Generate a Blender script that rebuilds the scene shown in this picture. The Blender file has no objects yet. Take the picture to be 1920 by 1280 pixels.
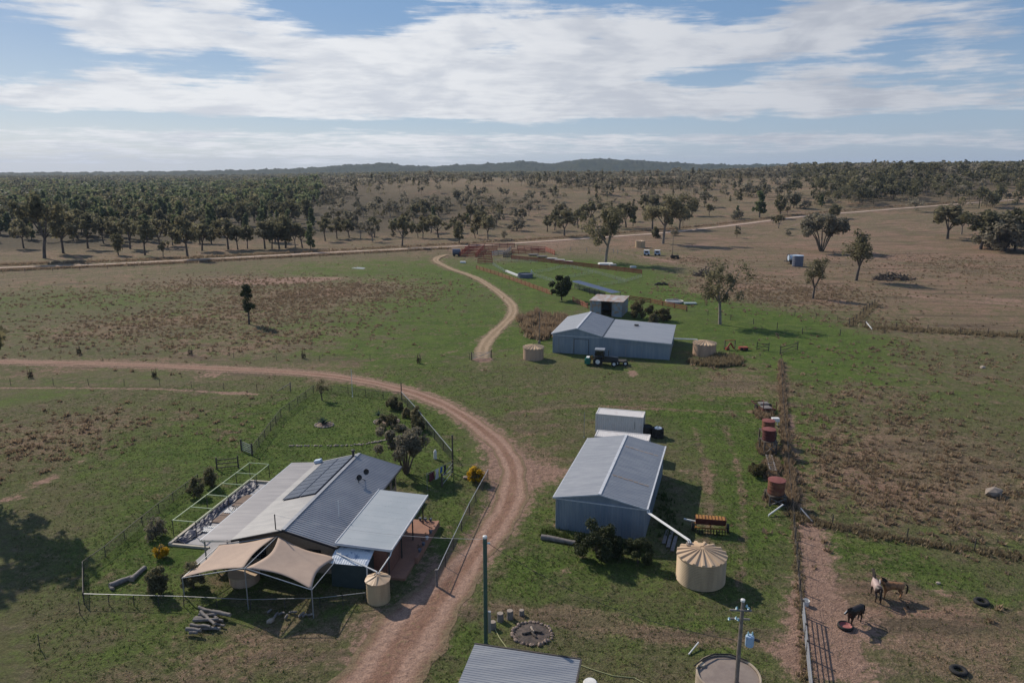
import bpy, bmesh, math, random
import numpy as np
from mathutils import Vector, Matrix
R = math.radians
rnd = random.Random(7)
NR = np.random.default_rng(7)
scene = bpy.context.scene
COL = scene.collection

# ------------------------------------------------------------------ camera
H, F, HZ = 32.0, 1383.0, 318.0
PITCH = math.atan((640 - HZ) / F)
PC, PS = math.cos(PITCH), math.sin(PITCH)
cd = bpy.data.cameras.new('camera')
cam = bpy.data.objects.new('camera', cd)
COL.objects.link(cam)
cam.location = (0, 0, H)
cam.rotation_euler = (math.pi / 2 - PITCH, 0, 0)
cd.sensor_width = 36
cd.lens = F / 1920 * 36
cd.clip_start = 0.5
cd.clip_end = 40000
scene.camera = cam

# ------------------------------------------------------------------ light
SUN_EL, SUN_AZ = R(35), math.atan2(-0.70, 0.71)      # azimuth clockwise from +Y
sd = bpy.data.lights.new('sun', 'SUN')
sun = bpy.data.objects.new('sun', sd)
COL.objects.link(sun)
sd.energy = 4.7
sd.angle = R(0.6)
sd.color = (1.0, 0.90, 0.77)
sdir = Vector((math.sin(SUN_AZ) * math.cos(SUN_EL), math.cos(SUN_AZ) * math.cos(SUN_EL), math.sin(SUN_EL)))
sun.rotation_euler = sdir.to_track_quat('Z', 'Y').to_euler()
scene.view_settings.view_transform = 'Standard'
scene.view_settings.look = 'None'
scene.view_settings.exposure = -0.06
scene.view_settings.gamma = 1.0
scene.render.engine = 'CYCLES'
scene.cycles.use_denoising = True
scene.cycles.max_bounces = 5
scene.cycles.diffuse_bounces = 2
scene.cycles.volume_bounces = 0
scene.cycles.transparent_max_bounces = 6


class NG:
    """small node-graph helper"""
    def __init__(s, tree):
        s.t = tree; s.n = tree.nodes; s.l = tree.links

    def node(s, typ, **kw):
        n = s.n.new(typ)
        for k, v in kw.items():
            setattr(n, k, v)
        return n

    def put(s, sock, v):
        if hasattr(v, 'is_output') or isinstance(v, bpy.types.NodeSocket):
            s.l.new(v, sock)
        else:
            sock.default_value = v

    def math(s, op, a, b=0.0, clamp=False):
        n = s.node('ShaderNodeMath', operation=op, use_clamp=clamp)
        s.put(n.inputs[0], a); s.put(n.inputs[1], b)
        return n.outputs[0]

    def smooth(s, v, lo, hi):
        n = s.node('ShaderNodeMapRange', interpolation_type='SMOOTHSTEP')
        s.put(n.inputs[0], v); s.put(n.inputs[1], lo); s.put(n.inputs[2], hi)
        return n.outputs[0]

    def mix(s, f, a, b, blend='MIX'):
        n = s.node('ShaderNodeMix', data_type='RGBA', blend_type=blend)
        s.put(n.inputs[0], f)
        s.put(n.inputs[6], a if not isinstance(a, tuple) else (*a[:3], 1))
        s.put(n.inputs[7], b if not isinstance(b, tuple) else (*b[:3], 1))
        return n.outputs[2]

    def noise(s, vec, scale, detail=4, rough=.55, dist=0.0):
        n = s.node('ShaderNodeTexNoise')
        if vec is not None:
            s.l.new(vec, n.inputs['Vector'])
        n.inputs['Scale'].default_value = scale
        n.inputs['Detail'].default_value = detail
        n.inputs['Roughness'].default_value = rough
        n.inputs['Distortion'].default_value = dist
        return n.outputs[0]


# ------------------------------------------------------------------ sky with clouds (world)
def PX(px, py):
    """direction of a photo pixel as azimuth / elevation"""
    u = (px - 960) / F; v = (640 - py) / F
    d = Vector((u, PC + v * PS, -PS + v * PC)).normalized()
    return math.atan2(d.x, d.y), math.asin(d.z)


world = bpy.data.worlds.new('World')
scene.world = world
world.use_nodes = True
g = NG(world.node_tree)
g.n.clear()
wout = g.node('ShaderNodeOutputWorld')
sky = g.node('ShaderNodeTexSky', sky_type='NISHITA')
sky.sun_disc = False
sky.sun_elevation = SUN_EL
sky.sun_rotation = SUN_AZ
sky.altitude = 300
sky.air_density = 1.0
sky.dust_density = 1.6
sky.ozone_density = 1.2
tc = g.node('ShaderNodeTexCoord')
nrm = g.node('ShaderNodeVectorMath', operation='NORMALIZE')
g.l.new(tc.outputs['Generated'], nrm.inputs[0])
sp = g.node('ShaderNodeSeparateXYZ')
g.l.new(nrm.outputs[0], sp.inputs[0])
X, Y, Z = sp.outputs
az = g.math('ARCTAN2', X, Y)
el = g.math('ARCSINE', Z)
zp = g.math('ADD', g.math('MAXIMUM', Z, 0.0), 0.055)
cx = g.math('DIVIDE', X, zp)
cy = g.math('DIVIDE', Y, zp)
cmb = g.node('ShaderNodeCombineXYZ')
g.l.new(cx, cmb.inputs[0]); g.l.new(cy, cmb.inputs[1])
cv = cmb.outputs[0]
cmb2 = g.node('ShaderNodeCombineXYZ')
g.l.new(az, cmb2.inputs[0]); g.l.new(g.math('MULTIPLY', el, 2.6), cmb2.inputs[1])
av = cmb2.outputs[0]
warp = g.noise(av, 5.0, 3)
BLOBS = [  # px, py, rx, ry, strength, skew
    (330, 50, 270, 60, .85, 0), (60, 20, 180, 40, .3, 0), (150, 150, 150, 18, .5, 0), (60, 185, 200, 20, .6, 0),
    (560, 205, 420, 26, .62, 0), (760, 140, 330, 55, .75, 0), (640, 110, 160, 30, .4, 0), (1000, 50, 270, 60, .6, 0),
    (1000, 170, 330, 40, .7, 0), (1180, 90, 230, 45, .55, 0), (1430, 90, 190, 40, .62, 0), (1560, 40, 90, 40, .4, 0),
    (1320, 205, 330, 24, .55, 0), (1600, 130, 190, 16, .5, 0), (1640, 175, 280, 18, .55, 0), (1840, 60, 140, 34, .62, 0), (1730, 15, 160, 20, .42, 0),
    (1760, 200, 220, 20, .4, 0), (300, 258, 520, 16, .62, 0), (800, 285, 600, 10, .48, 0), (1250, 258, 420, 10, .5, 0), (1600, 265, 400, 12, .5, 0),
    (200, 300, 600, 12, .4, 0),
    (640, 35, 75, 36, -1.0, 0), (20, 75, 90, 40, -.5, 0), (430, 118, 90, 20, -.8, 0), (940, 98, 60, 18, -.55, 0), (1330, 142, 110, 16, -.9, 0), (1560, 110, 60, 14, -.5, 0), (1700, 100, 60, 25, -.35, 0),
    (1400, 15, 60, 14, -.5, 0), (1420, 236, 460, 9, -.6, 0), (300, 226, 420, 8, -.7, 0), (60, 90, 80, 36, -.3, 0)]
acc = None
for (bx, by, rx, ry, st, sk) in BLOBS:
    a0, e0 = PX(bx, by)
    du = g.math('MULTIPLY', g.math('SUBTRACT', az, a0), F / rx)
    dv = g.math('MULTIPLY', g.math('SUBTRACT', el, e0), F / ry)
    q = g.math('ADD', g.math('MULTIPLY', du, du), g.math('MULTIPLY', dv, dv))
    w = g.math('MULTIPLY', g.math('POWER', 2.71828, g.math('MULTIPLY', q, -0.75)), st)
    acc = w if acc is None else g.math('ADD', acc, w)
n1 = g.noise(cv, 0.9, 9, .62, .5)
n2 = g.noise(av, 9.0, 9, .62, .3)
n3 = g.noise(cv, 3.2, 7, .6, .2)
strk = g.node('ShaderNodeMapping'); strk.inputs['Rotation'].default_value = (0, 0, .35); strk.inputs['Scale'].default_value = (1.6, 9.0, 1)
g.l.new(av, strk.inputs[0])
n5 = g.noise(strk.outputs[0], 5.0, 7, .6, .3)


def cc(v, k): return g.math('MULTIPLY', g.math('SUBTRACT', v, .5), k)


cov = g.math('ADD', acc, g.math('ADD', cc(n1, 1.3), g.math('ADD', g.math('ADD', cc(n2, 1.35), cc(n5, 1.3)), cc(n3, .7))))
# clouds all round the rest of the sky
rest = g.math('MULTIPLY', g.smooth(el, .24, .40), .34)
cov = g.math('ADD', cov, rest)
cf = g.smooth(cov, .31, .90)
n4 = g.noise(av, 7.0, 6, .55, .5)
shade = g.smooth(g.math('ADD', n4, g.math('ADD', cc(n3, .5), g.math('MULTIPLY', cov, -.02))), .30, .60)
east = g.smooth(az, -.25, .55)
cloud_lit = g.mix(east, (.90, .91, .93), (.62, .64, .69))
cloud_dim = g.mix(east, (.68, .71, .77), (.45, .48, .55))
cloud = g.mix(shade, cloud_dim, cloud_lit)
SKY_K = 0.085
skym = g.node('ShaderNodeVectorMath', operation='SCALE')
g.l.new(sky.outputs[0], skym.inputs[0]); skym.inputs['Scale'].default_value = SKY_K
grad_hi = g.mix(g.smooth(el, .25, .6), g.mix(g.smooth(el, .02, .20), (.47, .62, .77), (.19, .36, .63)), (.12, .21, .42))
grad = g.mix(g.smooth(el, .07, -.005), grad_hi, g.mix(east, (.68, .75, .81), (.52, .61, .71)))
blue = g.mix(.80, skym.outputs[0], g.mix(g.math('MULTIPLY', east, .30), grad, (.20, .28, .42)))
final = g.mix(g.math('MULTIPLY', cf, .94), blue, cloud)
inv = g.node('ShaderNodeVectorMath', operation='SCALE')
g.l.new(final, inv.inputs[0]); inv.inputs['Scale'].default_value = 10.0
bgn = g.node('ShaderNodeBackground')
g.l.new(inv.outputs[0], bgn.inputs[0])
bgn.inputs[1].default_value = 0.1
g.l.new(bgn.outputs[0], wout.inputs[0])
world.cycles.sampling_method = 'MANUAL'
world.cycles.sample_map_resolution = 512


# ------------------------------------------------------------------ terrain
def sstep(x, a, b):
    t = np.clip((x - a) / (b - a), 0, 1)
    return t * t * (3 - 2 * t)


def terrain(x, y):
    x = np.asarray(x, float); y = np.asarray(y, float)
    r = np.hypot(x, y); a = np.arctan2(x, y)
    wc = sstep(a, -.40, -.10)
    z = wc * 21 * sstep(r, 330, 820)
    z = z - wc * 9 * sstep(r, 850, 1500) * (1 - sstep(a, .18, .42))
    z = z + 7 * sstep(r, 800, 1350) * sstep(a, .12, .45)
    z = z + sstep(a, .2, .5) * 3.0 * sstep(r, 300, 520)
    amp = sstep(r, 280, 700)
    z = z + amp * (1.6 * np.sin(x / 61 + 1.3 * np.sin(y / 83)) + 1.2 * np.sin(y / 47 + x / 130 + 1) + .8 * np.sin((x - y) / 29))
    z = z - sstep(r, 2500, 9000) * 10
    return z


def tz(x, y):
    return float(terrain(x, y))


def ray(px, py):
    u = (px - 960) / F; v = (640 - py) / F
    return (u, PC + v * PS, -PS + v * PC)


def at(px, py, z=0.0):
    """ground point (plus z) that a pixel of the photograph looks at"""
    d = ray(px, py)
    t = (z - H) / d[2] if d[2] < -1e-4 else 9e9
    if 0 < t * d[1] < 300:
        return Vector((d[0] * t, d[1] * t, z))
    t = 200.0
    while t < 6000:
        x, y, zz = d[0] * t, d[1] * t, H + d[2] * t
        if zz <= tz(x, y) + z:
            break
        t += max(.5, t * .002)
    return Vector((d[0] * t, d[1] * t, tz(d[0] * t, d[1] * t) + z))


def proj(x, y, z):
    a = y * PC - (z - H) * PS; b = y * PS + (z - H) * PC
    return 960 + F * x / a, 640 - F * b / a


def hgt(base, py):
    """height above the ground of what stands at pixel base and reaches up to row py"""
    p = at(*base); lo, hi = 0.0, 60.0
    for _ in range(40):
        m = (lo + hi) / 2
        if proj(p.x, p.y, p.z + m)[1] > py: lo = m
        else: hi = m
    return lo


# ------------------------------------------------------------------ materials
def new_mat(name):
    m = bpy.data.materials.new(name)
    m.use_nodes = True
    gg = NG(m.node_tree)
    bs = m.node_tree.nodes['Principled BSDF']
    return m, gg, bs


def pm(name, c1, c2=None, rough=.75, metal=0.0, scale=2.0, lo=.35, hi=.7, fine=.16, fscale=25., bump=.0, spec=.3, vary=0.0, streak=None):
    """painted / weathered material: colour c1 with c2 in worn patches"""
    m, gg, bs = new_mat(name)
    t = gg.node('ShaderNodeTexCoord').outputs['Object']
    if streak:
        mpn = gg.node('ShaderNodeMapping'); mpn.inputs['Scale'].default_value = streak
        gg.l.new(t, mpn.inputs[0]); a = gg.noise(mpn.outputs[0], scale, 6, .65)
    else:
        a = gg.noise(t, scale, 5, .6)
    col = gg.mix(gg.smooth(a, lo, hi), c1, c2 if c2 else tuple(v * .82 for v in c1))
    b = gg.noise(t, fscale, 4, .6)
    br = gg.math('ADD', gg.math('MULTIPLY', gg.math('SUBTRACT', b, .5), fine * 2), 1.0)
    if vary:
        oi = gg.node('ShaderNodeObjectInfo').outputs['Random']
        br = gg.math('ADD', br, gg.math('MULTIPLY', gg.math('SUBTRACT', oi, .5), vary))
    col = gg.mix(1.0, col, br, 'MULTIPLY')
    gg.l.new(col, bs.inputs['Base Color'])
    bs.inputs['Roughness'].default_value = rough
    bs.inputs['Metallic'].default_value = metal
    bs.inputs['Specular IOR Level'].default_value = spec
    if bump:
        bn = gg.node('ShaderNodeBump')
        bn.inputs['Strength'].default_value = bump
        bn.inputs['Distance'].default_value = .03
        gg.l.new(b, bn.inputs['Height'])
        gg.l.new(bn.outputs[0], bs.inputs['Normal'])
    return m


def leaf_mat(name, dark, light, hue=(.0, .0, .0), trans=.5):
    m, gg, bs = new_mat(name)
    at_ = gg.node('ShaderNodeAttribute', attribute_name='tone')
    oi = gg.node('ShaderNodeObjectInfo').outputs['Random']
    f = gg.math('ADD', gg.math('MULTIPLY', at_.outputs['Fac'], .8), gg.math('MULTIPLY', oi, .25))
    col = gg.mix(f, dark, light)
    gg.l.new(col, bs.inputs['Base Color'])
    bs.inputs['Roughness'].default_value = .65
    bs.inputs['Specular IOR Level'].default_value = .18
    tr = gg.node('ShaderNodeBsdfTranslucent')
    gg.l.new(col, tr.inputs['Color'])
    mx = gg.node('ShaderNodeMixShader')
    mx.inputs[0].default_value = trans
    gg.l.new(bs.outputs[0], mx.inputs[1]); gg.l.new(tr.outputs[0], mx.inputs[2])
    gg.l.new(mx.outputs[0], m.node_tree.nodes['Material Output'].inputs[0])
    return m


# ------------------------------------------------------------------ object helpers
def tag(o, label=None, cat=None, group=None, kind=None):
    if label: o['label'] = label
    if cat: o['category'] = cat
    if group: o['group'] = group
    if kind: o['kind'] = kind
    return o


def empty(name, loc, rz=0.0):
    o = bpy.data.objects.new(name, None)
    o.empty_display_size = .5
    COL.objects.link(o)
    o.location = loc
    o.rotation_euler = (0, 0, rz)
    return o


def thing(name, label, cat, loc, rz=0.0, group=None):
    return tag(empty(name, loc, rz), label, cat, group)


def kids(o):
    return list(o.children)


def copy_tree(o, parent=None, loc=None, rz=None, label=None, group=None):
    c = o.copy()
    COL.objects.link(c)
    c.parent = parent
    if loc is not None: c.location = loc
    if rz is not None: c.rotation_euler = (0, 0, rz)
    if label: c['label'] = label
    if group: c['group'] = group
    for ch in kids(o):
        copy_tree(ch, c)
    return c


class MB:
    def __init__(s):
        s.v = []; s.f = []; s.M = None; s.tone = []

    def add(s, vs, fs):
        b = len(s.v)
        for p in vs:
            p = Vector(p)
            s.v.append(tuple(s.M @ p) if s.M else tuple(p))
        for f in fs:
            s.f.append(tuple(b + i for i in f))

    def box(s, x0, x1, y0, y1, z0, z1):
        s.add([(x0, y0, z0), (x1, y0, z0), (x1, y1, z0), (x0, y1, z0), (x0, y0, z1), (x1, y0, z1), (x1, y1, z1), (x0, y1, z1)],
              [(0, 3, 2, 1), (4, 5, 6, 7), (0, 1, 5, 4), (1, 2, 6, 5), (2, 3, 7, 6), (3, 0, 4, 7)])
        return s

    def bar(s, a, b, w, h=None, up=(0, 0, 1)):
        """rectangular bar from a to b"""
        a = Vector(a); b = Vector(b); h = h or w
        d = (b - a).normalized(); u = Vector(up)
        if abs(d.dot(u)) > .95: u = Vector((1, 0, 0))
        r = d.cross(u).normalized(); u = r.cross(d).normalized()
        vs = []
        for p in (a, b):
            for sx, sz in ((-1, -1), (1, -1), (1, 1), (-1, 1)):
                vs.append(p + r * (sx * w / 2) + u * (sz * h / 2))
        s.add(vs, [(0, 1, 2, 3), (7, 6, 5, 4), (0, 4, 5, 1), (1, 5, 6, 2), (2, 6, 7, 3), (3, 7, 4, 0)])
        return s

    def tube(s, pts, rad, n=8, cap=True):
        pts = [Vector(p) for p in pts]
        rads = rad if isinstance(rad, (list, tuple)) else [rad] * len(pts)
        rings = []; prev = None
        for i, p in enumerate(pts):
            d = (pts[min(i + 1, len(pts) - 1)] - pts[max(i - 1, 0)])
            d = d.normalized() if d.length > 1e-9 else Vector((0, 0, 1))
            if prev is None:
                u = Vector((0, 0, 1)) if abs(d.z) < .9 else Vector((1, 0, 0))
            else: u = prev
            r = d.cross(u).normalized(); u = r.cross(d).normalized(); prev = u
            rings.append([p + (r * math.cos(2 * math.pi * k / n) + u * math.sin(2 * math.pi * k / n)) * rads[i] for k in range(n)])
        vs = [q for rg in rings for q in rg]; fs = []
        for i in range(len(pts) - 1):
            for k in range(n):
                a = i * n + k; b = i * n + (k + 1) % n
                fs.append((a, b, b + n, a + n))
        if cap:
            fs.append(tuple(range(n))[::-1]); fs.append(tuple((len(pts) - 1) * n + k for k in range(n)))
        s.add(vs, fs)
        return s

    def lathe(s, prof, n=24, c=(0, 0, 0), cap=True, wob=None):
        vs = []; fs = []
        for r, z in prof:
            for k in range(n):
                a = 2 * math.pi * k / n; rr = r * (wob(a) if wob else 1)
                vs.append((c[0] + rr * math.cos(a), c[1] + rr * math.sin(a), c[2] + z))
        m = len(prof)
        for i in range(m - 1):
            for k in range(n):
                a = i * n + k; b = i * n + (k + 1) % n
                fs.append((a, b, b + n, a + n))
        if cap:
            fs.append(tuple(range(n))[::-1]); fs.append(tuple((m - 1) * n + k for k in range(n)))
        s.add(vs, fs)
        return s

    def corr(s, A, B, D, pitch=.2, amp=.02, thick=.03, trap=True):
        """ribbed metal sheet: ribs run A->D and repeat along A->B"""
        A = Vector(A); B = Vector(B); D = Vector(D)
        e = B - A; L = e.length; e = e / L; dn = D - A
        nrm_ = e.cross(dn).normalized()
        n = max(1, int(round(L / pitch))); p = L / n
        offs = []
        for i in range(n):
            for q, hgt_ in ((0, 0), (.55, 0), (.68, 1), (.87, 1)):
                offs.append(((i + q) * p, hgt_ * amp))
        offs.append((L, 0))
        vs = []
        for o, hh in offs:
            b = A + e * o
            vs += [b + nrm_ * hh, b + dn + nrm_ * hh, b - nrm_ * thick, b + dn - nrm_ * thick]
        fs = []
        for i in range(len(offs) - 1):
            a = i * 4; b = a + 4
            fs += [(a, b, b + 1, a + 1), (a + 2, a + 3, b + 3, b + 2), (a, a + 2, b + 2, b), (a + 1, b + 1, b + 3, a + 3)]
        m = len(vs)
        fs += [(0, 1, 3, 2), (m - 4, m - 2, m - 1, m - 3)]
        s.add(vs, fs)
        return s

    def build(s, name, mat, parent=None, smooth=False, loc=None, mats=None):
        me = bpy.data.meshes.new(name)
        me.from_pydata(s.v, [], s.f)
        me.materials.append(mat)
        if smooth:
            me.polygons.foreach_set('use_smooth', [True] * len(me.polygons))
        me.update()
        o = bpy.data.objects.new(name, me)
        COL.objects.link(o)
        if parent: o.parent = parent
        if loc is not None: o.location = loc
        return o


def fast_mesh(name, V, Q, mat, tone=None, parent=None, tri=False):
    """mesh from numpy arrays V (n,3) and Q (m,4) or (m,3)"""
    me = bpy.data.meshes.new(name)
    k = Q.shape[1]
    me.vertices.add(len(V)); me.vertices.foreach_set('co', np.ascontiguousarray(V, np.float32).ravel())
    me.loops.add(Q.size); me.loops.foreach_set('vertex_index', np.ascontiguousarray(Q, np.int32).ravel())
    me.polygons.add(len(Q)); me.polygons.foreach_set('loop_start', np.arange(0, Q.size, k, dtype=np.int32))
    me.update(calc_edges=True)
    if tone is not None:
        at_ = me.attributes.new('tone', 'FLOAT', 'FACE')
        at_.data.foreach_set('value', np.ascontiguousarray(tone, np.float32))
    me.materials.append(mat)
    o = bpy.data.objects.new(name, me)
    COL.objects.link(o)
    if parent: o.parent = parent
    return o

# ------------------------------------------------------------------ ground cover fields
def spots(L):
    out = []
    for (px, py, rx, ry, s) in L:
        c = at(px, py)
        a1 = at(px - rx, py); a2 = at(px + rx, py)
        b1 = at(px, py - min(ry, (py - 326) * .8)); b2 = at(px, py + ry)
        out.append((c.x, c.y, max(.3, (a2 - a1).length / 2), max(.3, (b2 - b1).length / 2), math.atan2(c.x, c.y), s))
    return out


def field(x, y, S, base=0.0):
    v = np.full(x.shape, base, float)
    for (cx_, cy_, rx, ry, a, s) in S:
        dx = x - cx_; dy = y - cy_
        t = dx * math.cos(a) - dy * math.sin(a); rr = dx * math.sin(a) + dy * math.cos(a)
        q = (t / rx) ** 2 + (rr / ry) ** 2
        v += s * np.exp(-np.minimum(q, 30) * .9)
    return v


def seg_dist(x, y, pts):
    d = np.full(x.shape, 1e9)
    for (a, b) in zip(pts[:-1], pts[1:]):
        ex, ey = b[0] - a[0], b[1] - a[1]
        L2 = ex * ex + ey * ey + 1e-9
        t = np.clip(((x - a[0]) * ex + (y - a[1]) * ey) / L2, 0, 1)
        d = np.minimum(d, np.hypot(x - a[0] - t * ex, y - a[1] - t * ey))
    return d


LUSH = spots([
    (560, 790, 190, 60, .75), (700, 800, 150, 70, .5), (520, 870, 130, 60, .4), (420, 960, 120, 60, .5), (270, 1060, 110, 50, .55), (860, 1000, 60, 90, .5),
    (800, 900, 80, 60, .35), (1010, 955, 50, 45, .55), (1120, 1060, 150, 50, .55), (980, 1080, 60, 60, .4), (1400, 800, 80, 110, .5), (1300, 780, 90, 40, .5),
    (1390, 1000, 70, 120, .5), (1240, 1190, 130, 40, .45), (880, 1200, 50, 60, .45), (640, 1130, 90, 40, .4), (300, 1190, 200, 60, .3),
    (1050, 507, 120, 22, 1.3), (1150, 520, 90, 20, 1.0), (1240, 560, 120, 22, 1.2), (1400, 615, 160, 32, 1.2), (1330, 590, 110, 25, .5), (1500, 655, 130, 40, .7),
    (980, 560, 60, 30, .55), (770, 600, 150, 60, .9), (700, 500, 150, 15, .9), (860, 520, 60, 30, .5), (820, 640, 120, 30, .4), (100, 560, 160, 18, .35), (320, 590, 80, 10, .4),
    (1000, 640, 60, 25, .4), (1240, 700, 120, 20, .25), (1620, 1030, 120, 25, .65), (1700, 1080, 90, 25, .3), (1600, 690, 120, 30, .4), (1560, 800, 60, 60, .35), (1700, 880, 60, 30, .3),
    (1230, 475, 70, 6, .7), (1780, 525, 120, 7, .45), (1560, 430, 80, 8, .35), (1420, 440, 120, 10, .35), (300, 960, 120, 60, .3), (250, 850, 130, 30, .3), (60, 745, 100, 10, .35),
    (100, 487, 150, 5, .35), (1110, 760, 100, 25, .25), (1850, 1100, 90, 30, .25), (1650, 950, 60, 20, .25), (930, 770, 60, 30, .15)])
DRY = spots([
    (1080, 505, 120, 18, -.6), (1250, 560, 110, 18, -.6), (1400, 610, 150, 26, -.6), (700, 800, 130, 50, -.35), (560, 560, 160, 26, .5), (680, 540, 110, 14, .5), (430, 525, 90, 10, .5), (250, 610, 190, 22, .5), (470, 640, 160, 20, .35), (60, 530, 160, 14, .3), (300, 530, 120, 14, .4),
    (130, 800, 170, 30, .5), (70, 850, 100, 30, .4), (420, 800, 60, 30, .4), (250, 680, 400, 10, .35), (560, 690, 160, 12, .45), (620, 715, 100, 10, .3),
    (1000, 800, 80, 50, .35), (1020, 870, 60, 30, .45), (1180, 740, 120, 22, .35), (1390, 715, 70, 25, .9), (1030, 1150, 120, 14, .6), (1200, 1185, 160, 12, .6), (950, 1150, 60, 14, .4),
    (1710, 830, 180, 50, .55), (1800, 900, 180, 60, .65), (1600, 900, 90, 60, .55), (1620, 740, 100, 22, .45), (1780, 960, 200, 40, .4), (1780, 700, 160, 25, .3),
    (1700, 1150, 120, 60, .65), (1850, 1180, 120, 60, .5), (1600, 1110, 70, 50, .6), (1760, 1240, 160, 50, .4), (540, 1190, 200, 50, .45), (430, 1240, 200, 40, .4), (250, 1170, 80, 30, .3),
    (1430, 530, 120, 24, .8), (1500, 555, 120, 16, .6), (1330, 545, 60, 12, .6), (1700, 480, 200, 40, .6), (1800, 560, 160, 40, .5), (1850, 610, 100, 20, .5), (1300, 490, 120, 10, .4),
    (1250, 450, 100, 8, .4), (1700, 620, 120, 14, .4), (1000, 462, 160, 6, .5), (700, 835, 90, 14, .2), (790, 930, 40, 14, .4), (880, 960, 30, 12, .4), (1330, 930, 40, 60, .25), (1100, 900, 30, 20, .2)])
DIRT = spots([
    (520, 527, 90, 6, 1.4), (600, 523, 60, 3, .6), (440, 530, 30, 3, .5), (995, 886, 70, 18, 1.0), (960, 900, 60, 40, .35), (890, 850, 60, 40, .2), (1055, 885, 40, 8, .4), (1530, 1080, 40, 120, .95), (1560, 1180, 80, 60, .8), (1530, 1240, 60, 40, .6), (1600, 1250, 80, 30, .45),
    (1510, 1000, 22, 30, 1.0), (1480, 790, 10, 16, .9), (1485, 850, 8, 40, .5), (1495, 930, 8, 40, .5), (1186, 700, 9, 6, 1.3), (70, 905, 30, 6, .55), (30, 935, 30, 6, .5), (100, 895, 20, 4, .4), (390, 704, 30, 6, .7), (440, 737, 40, 3, .6),
    (905, 690, 18, 9, .6), (908, 675, 20, 4, .9), (1290, 885, 20, 6, .6), (1060, 1072, 20, 7, .6), (1180, 1120, 20, 6, .5), (1650, 1180, 70, 30, .35), (1760, 1110, 40, 14, .3), (800, 990, 30, 30, .35), (800, 1075, 30, 60, .55),
    (600, 750, 14, 8, .3), (780, 745, 30, 4, .2), (1880, 563, 60, 6, .8), (1720, 556, 20, 4, .5), (1240, 524, 30, 4, .4), (990, 640, 10, 3, .4), (1040, 455, 70, 6, .5), (1300, 460, 60, 3, .6), (1545, 1140, 60, 40, .35), (700, 1200, 60, 60, .5), (760, 1170, 60, 30, .5), (1440, 1210, 50, 10, .4), (1490, 1240, 30, 20, .4), (560, 1250, 120, 20, .25), (880, 1270, 30, 20, .35)])
TRACKS = [  # faint wheel tracks worn in the grass: pixels, width m, strength, field
    ([(1310, 1150), (1320, 1050), (1330, 960), (1325, 880), (1300, 800)], .5, .55, 'dry'), ([(1385, 1130), (1392, 1040), (1395, 960), (1385, 880), (1360, 800)], .5, .5, 'dry'),
    ([(960, 775), (1080, 760), (1200, 765), (1330, 772), (1420, 770)], .8, .5, 'dry'), ([(950, 745), (1050, 735), (1150, 730)], .6, .3, 'dry'),
    ([(900, 1140), (1000, 1150), (1120, 1165), (1230, 1190), (1330, 1200), (1450, 1205)], 1.2, .5, 'dry'), ([(800, 680), (870, 650), (905, 630)], .6, .4, 'dirt'), ([(690, 690), (770, 668), (860, 658)], .5, .3, 'dirt'),
    ([(1210, 482), (1330, 503), (1450, 525), (1530, 540), (1650, 548), (1760, 560), (1930, 575)], 1.6, .6, 'dirt'), ([(1150, 470), (1200, 480), (1260, 490)], 2, .5, 'dirt'), ([(1290, 462), (1380, 450), (1440, 435), (1500, 420)], 1.5, .5, 'dirt'),
    ([(1400, 502), (1530, 506), (1700, 515)], 1.5, .4, 'dirt'), ([(0, 727), (150, 727), (300, 729), (400, 735), (480, 739)], .5, .9, 'dirt'), ([(-60, 530), (0, 525), (120, 516), (220, 508), (340, 499)], 1.0, .7, 'dirt'),
    ([(0, 940), (60, 915), (110, 885), (160, 860)], .7, .35, 'dirt'), ([(640, 1010), (640, 1011)], .1, 0, 'dry'), ([(1467, 680), (1475, 800), (1485, 900), (1490, 960)], 1.0, .6, 'dry')]
TRACKS = [([at(*p)[:2] for p in pts], w, s, k) for pts, w, s, k in TRACKS]
FOREST = spots([(150, 400, 300, 40, .9), (400, 380, 260, 30, .6), (60, 360, 500, 20, .8), (1800, 345, 260, 22, .8), (1700, 380, 160, 20, .5), (1400, 322, 500, 8, .4), (760, 395, 130, 16, .35), (1000, 375, 120, 12, .25)])
HILL_RED = spots([(1150, 370, 260, 40, .5), (1000, 335, 300, 12, .3), (1350, 400, 200, 20, .4), (580, 395, 60, 20, .3), (900, 430, 300, 14, .3)])
TUSS = spots([
    (560, 565, 160, 30, .9), (680, 545, 120, 16, 1.0), (430, 535, 110, 14, .7), (250, 610, 190, 24, .8), (470, 635, 160, 22, .7), (100, 560, 160, 18, .3),
    (130, 800, 160, 26, .8), (60, 850, 90, 26, .6), (230, 830, 90, 12, .5), (420, 800, 60, 30, .25),
    (1620, 735, 90, 18, .8), (1700, 800, 150, 30, .8), (1620, 900, 110, 60, 1.0), (1800, 900, 160, 60, 1.1), (1780, 970, 180, 40, .8), (1560, 860, 60, 60, .8), (1780, 680, 200, 30, .45), (1650, 770, 120, 18, .7),
    (1430, 555, 130, 14, 1.0), (1390, 530, 90, 14, .7), (1560, 545, 100, 10, .5), (1320, 490, 50, 5, .6), (1700, 610, 160, 8, .7), (1800, 500, 160, 20, .3), (1650, 440, 200, 20, .3), (1350, 690, 50, 18, .5), (1700, 1150, 150, 60, .06)])


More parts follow.
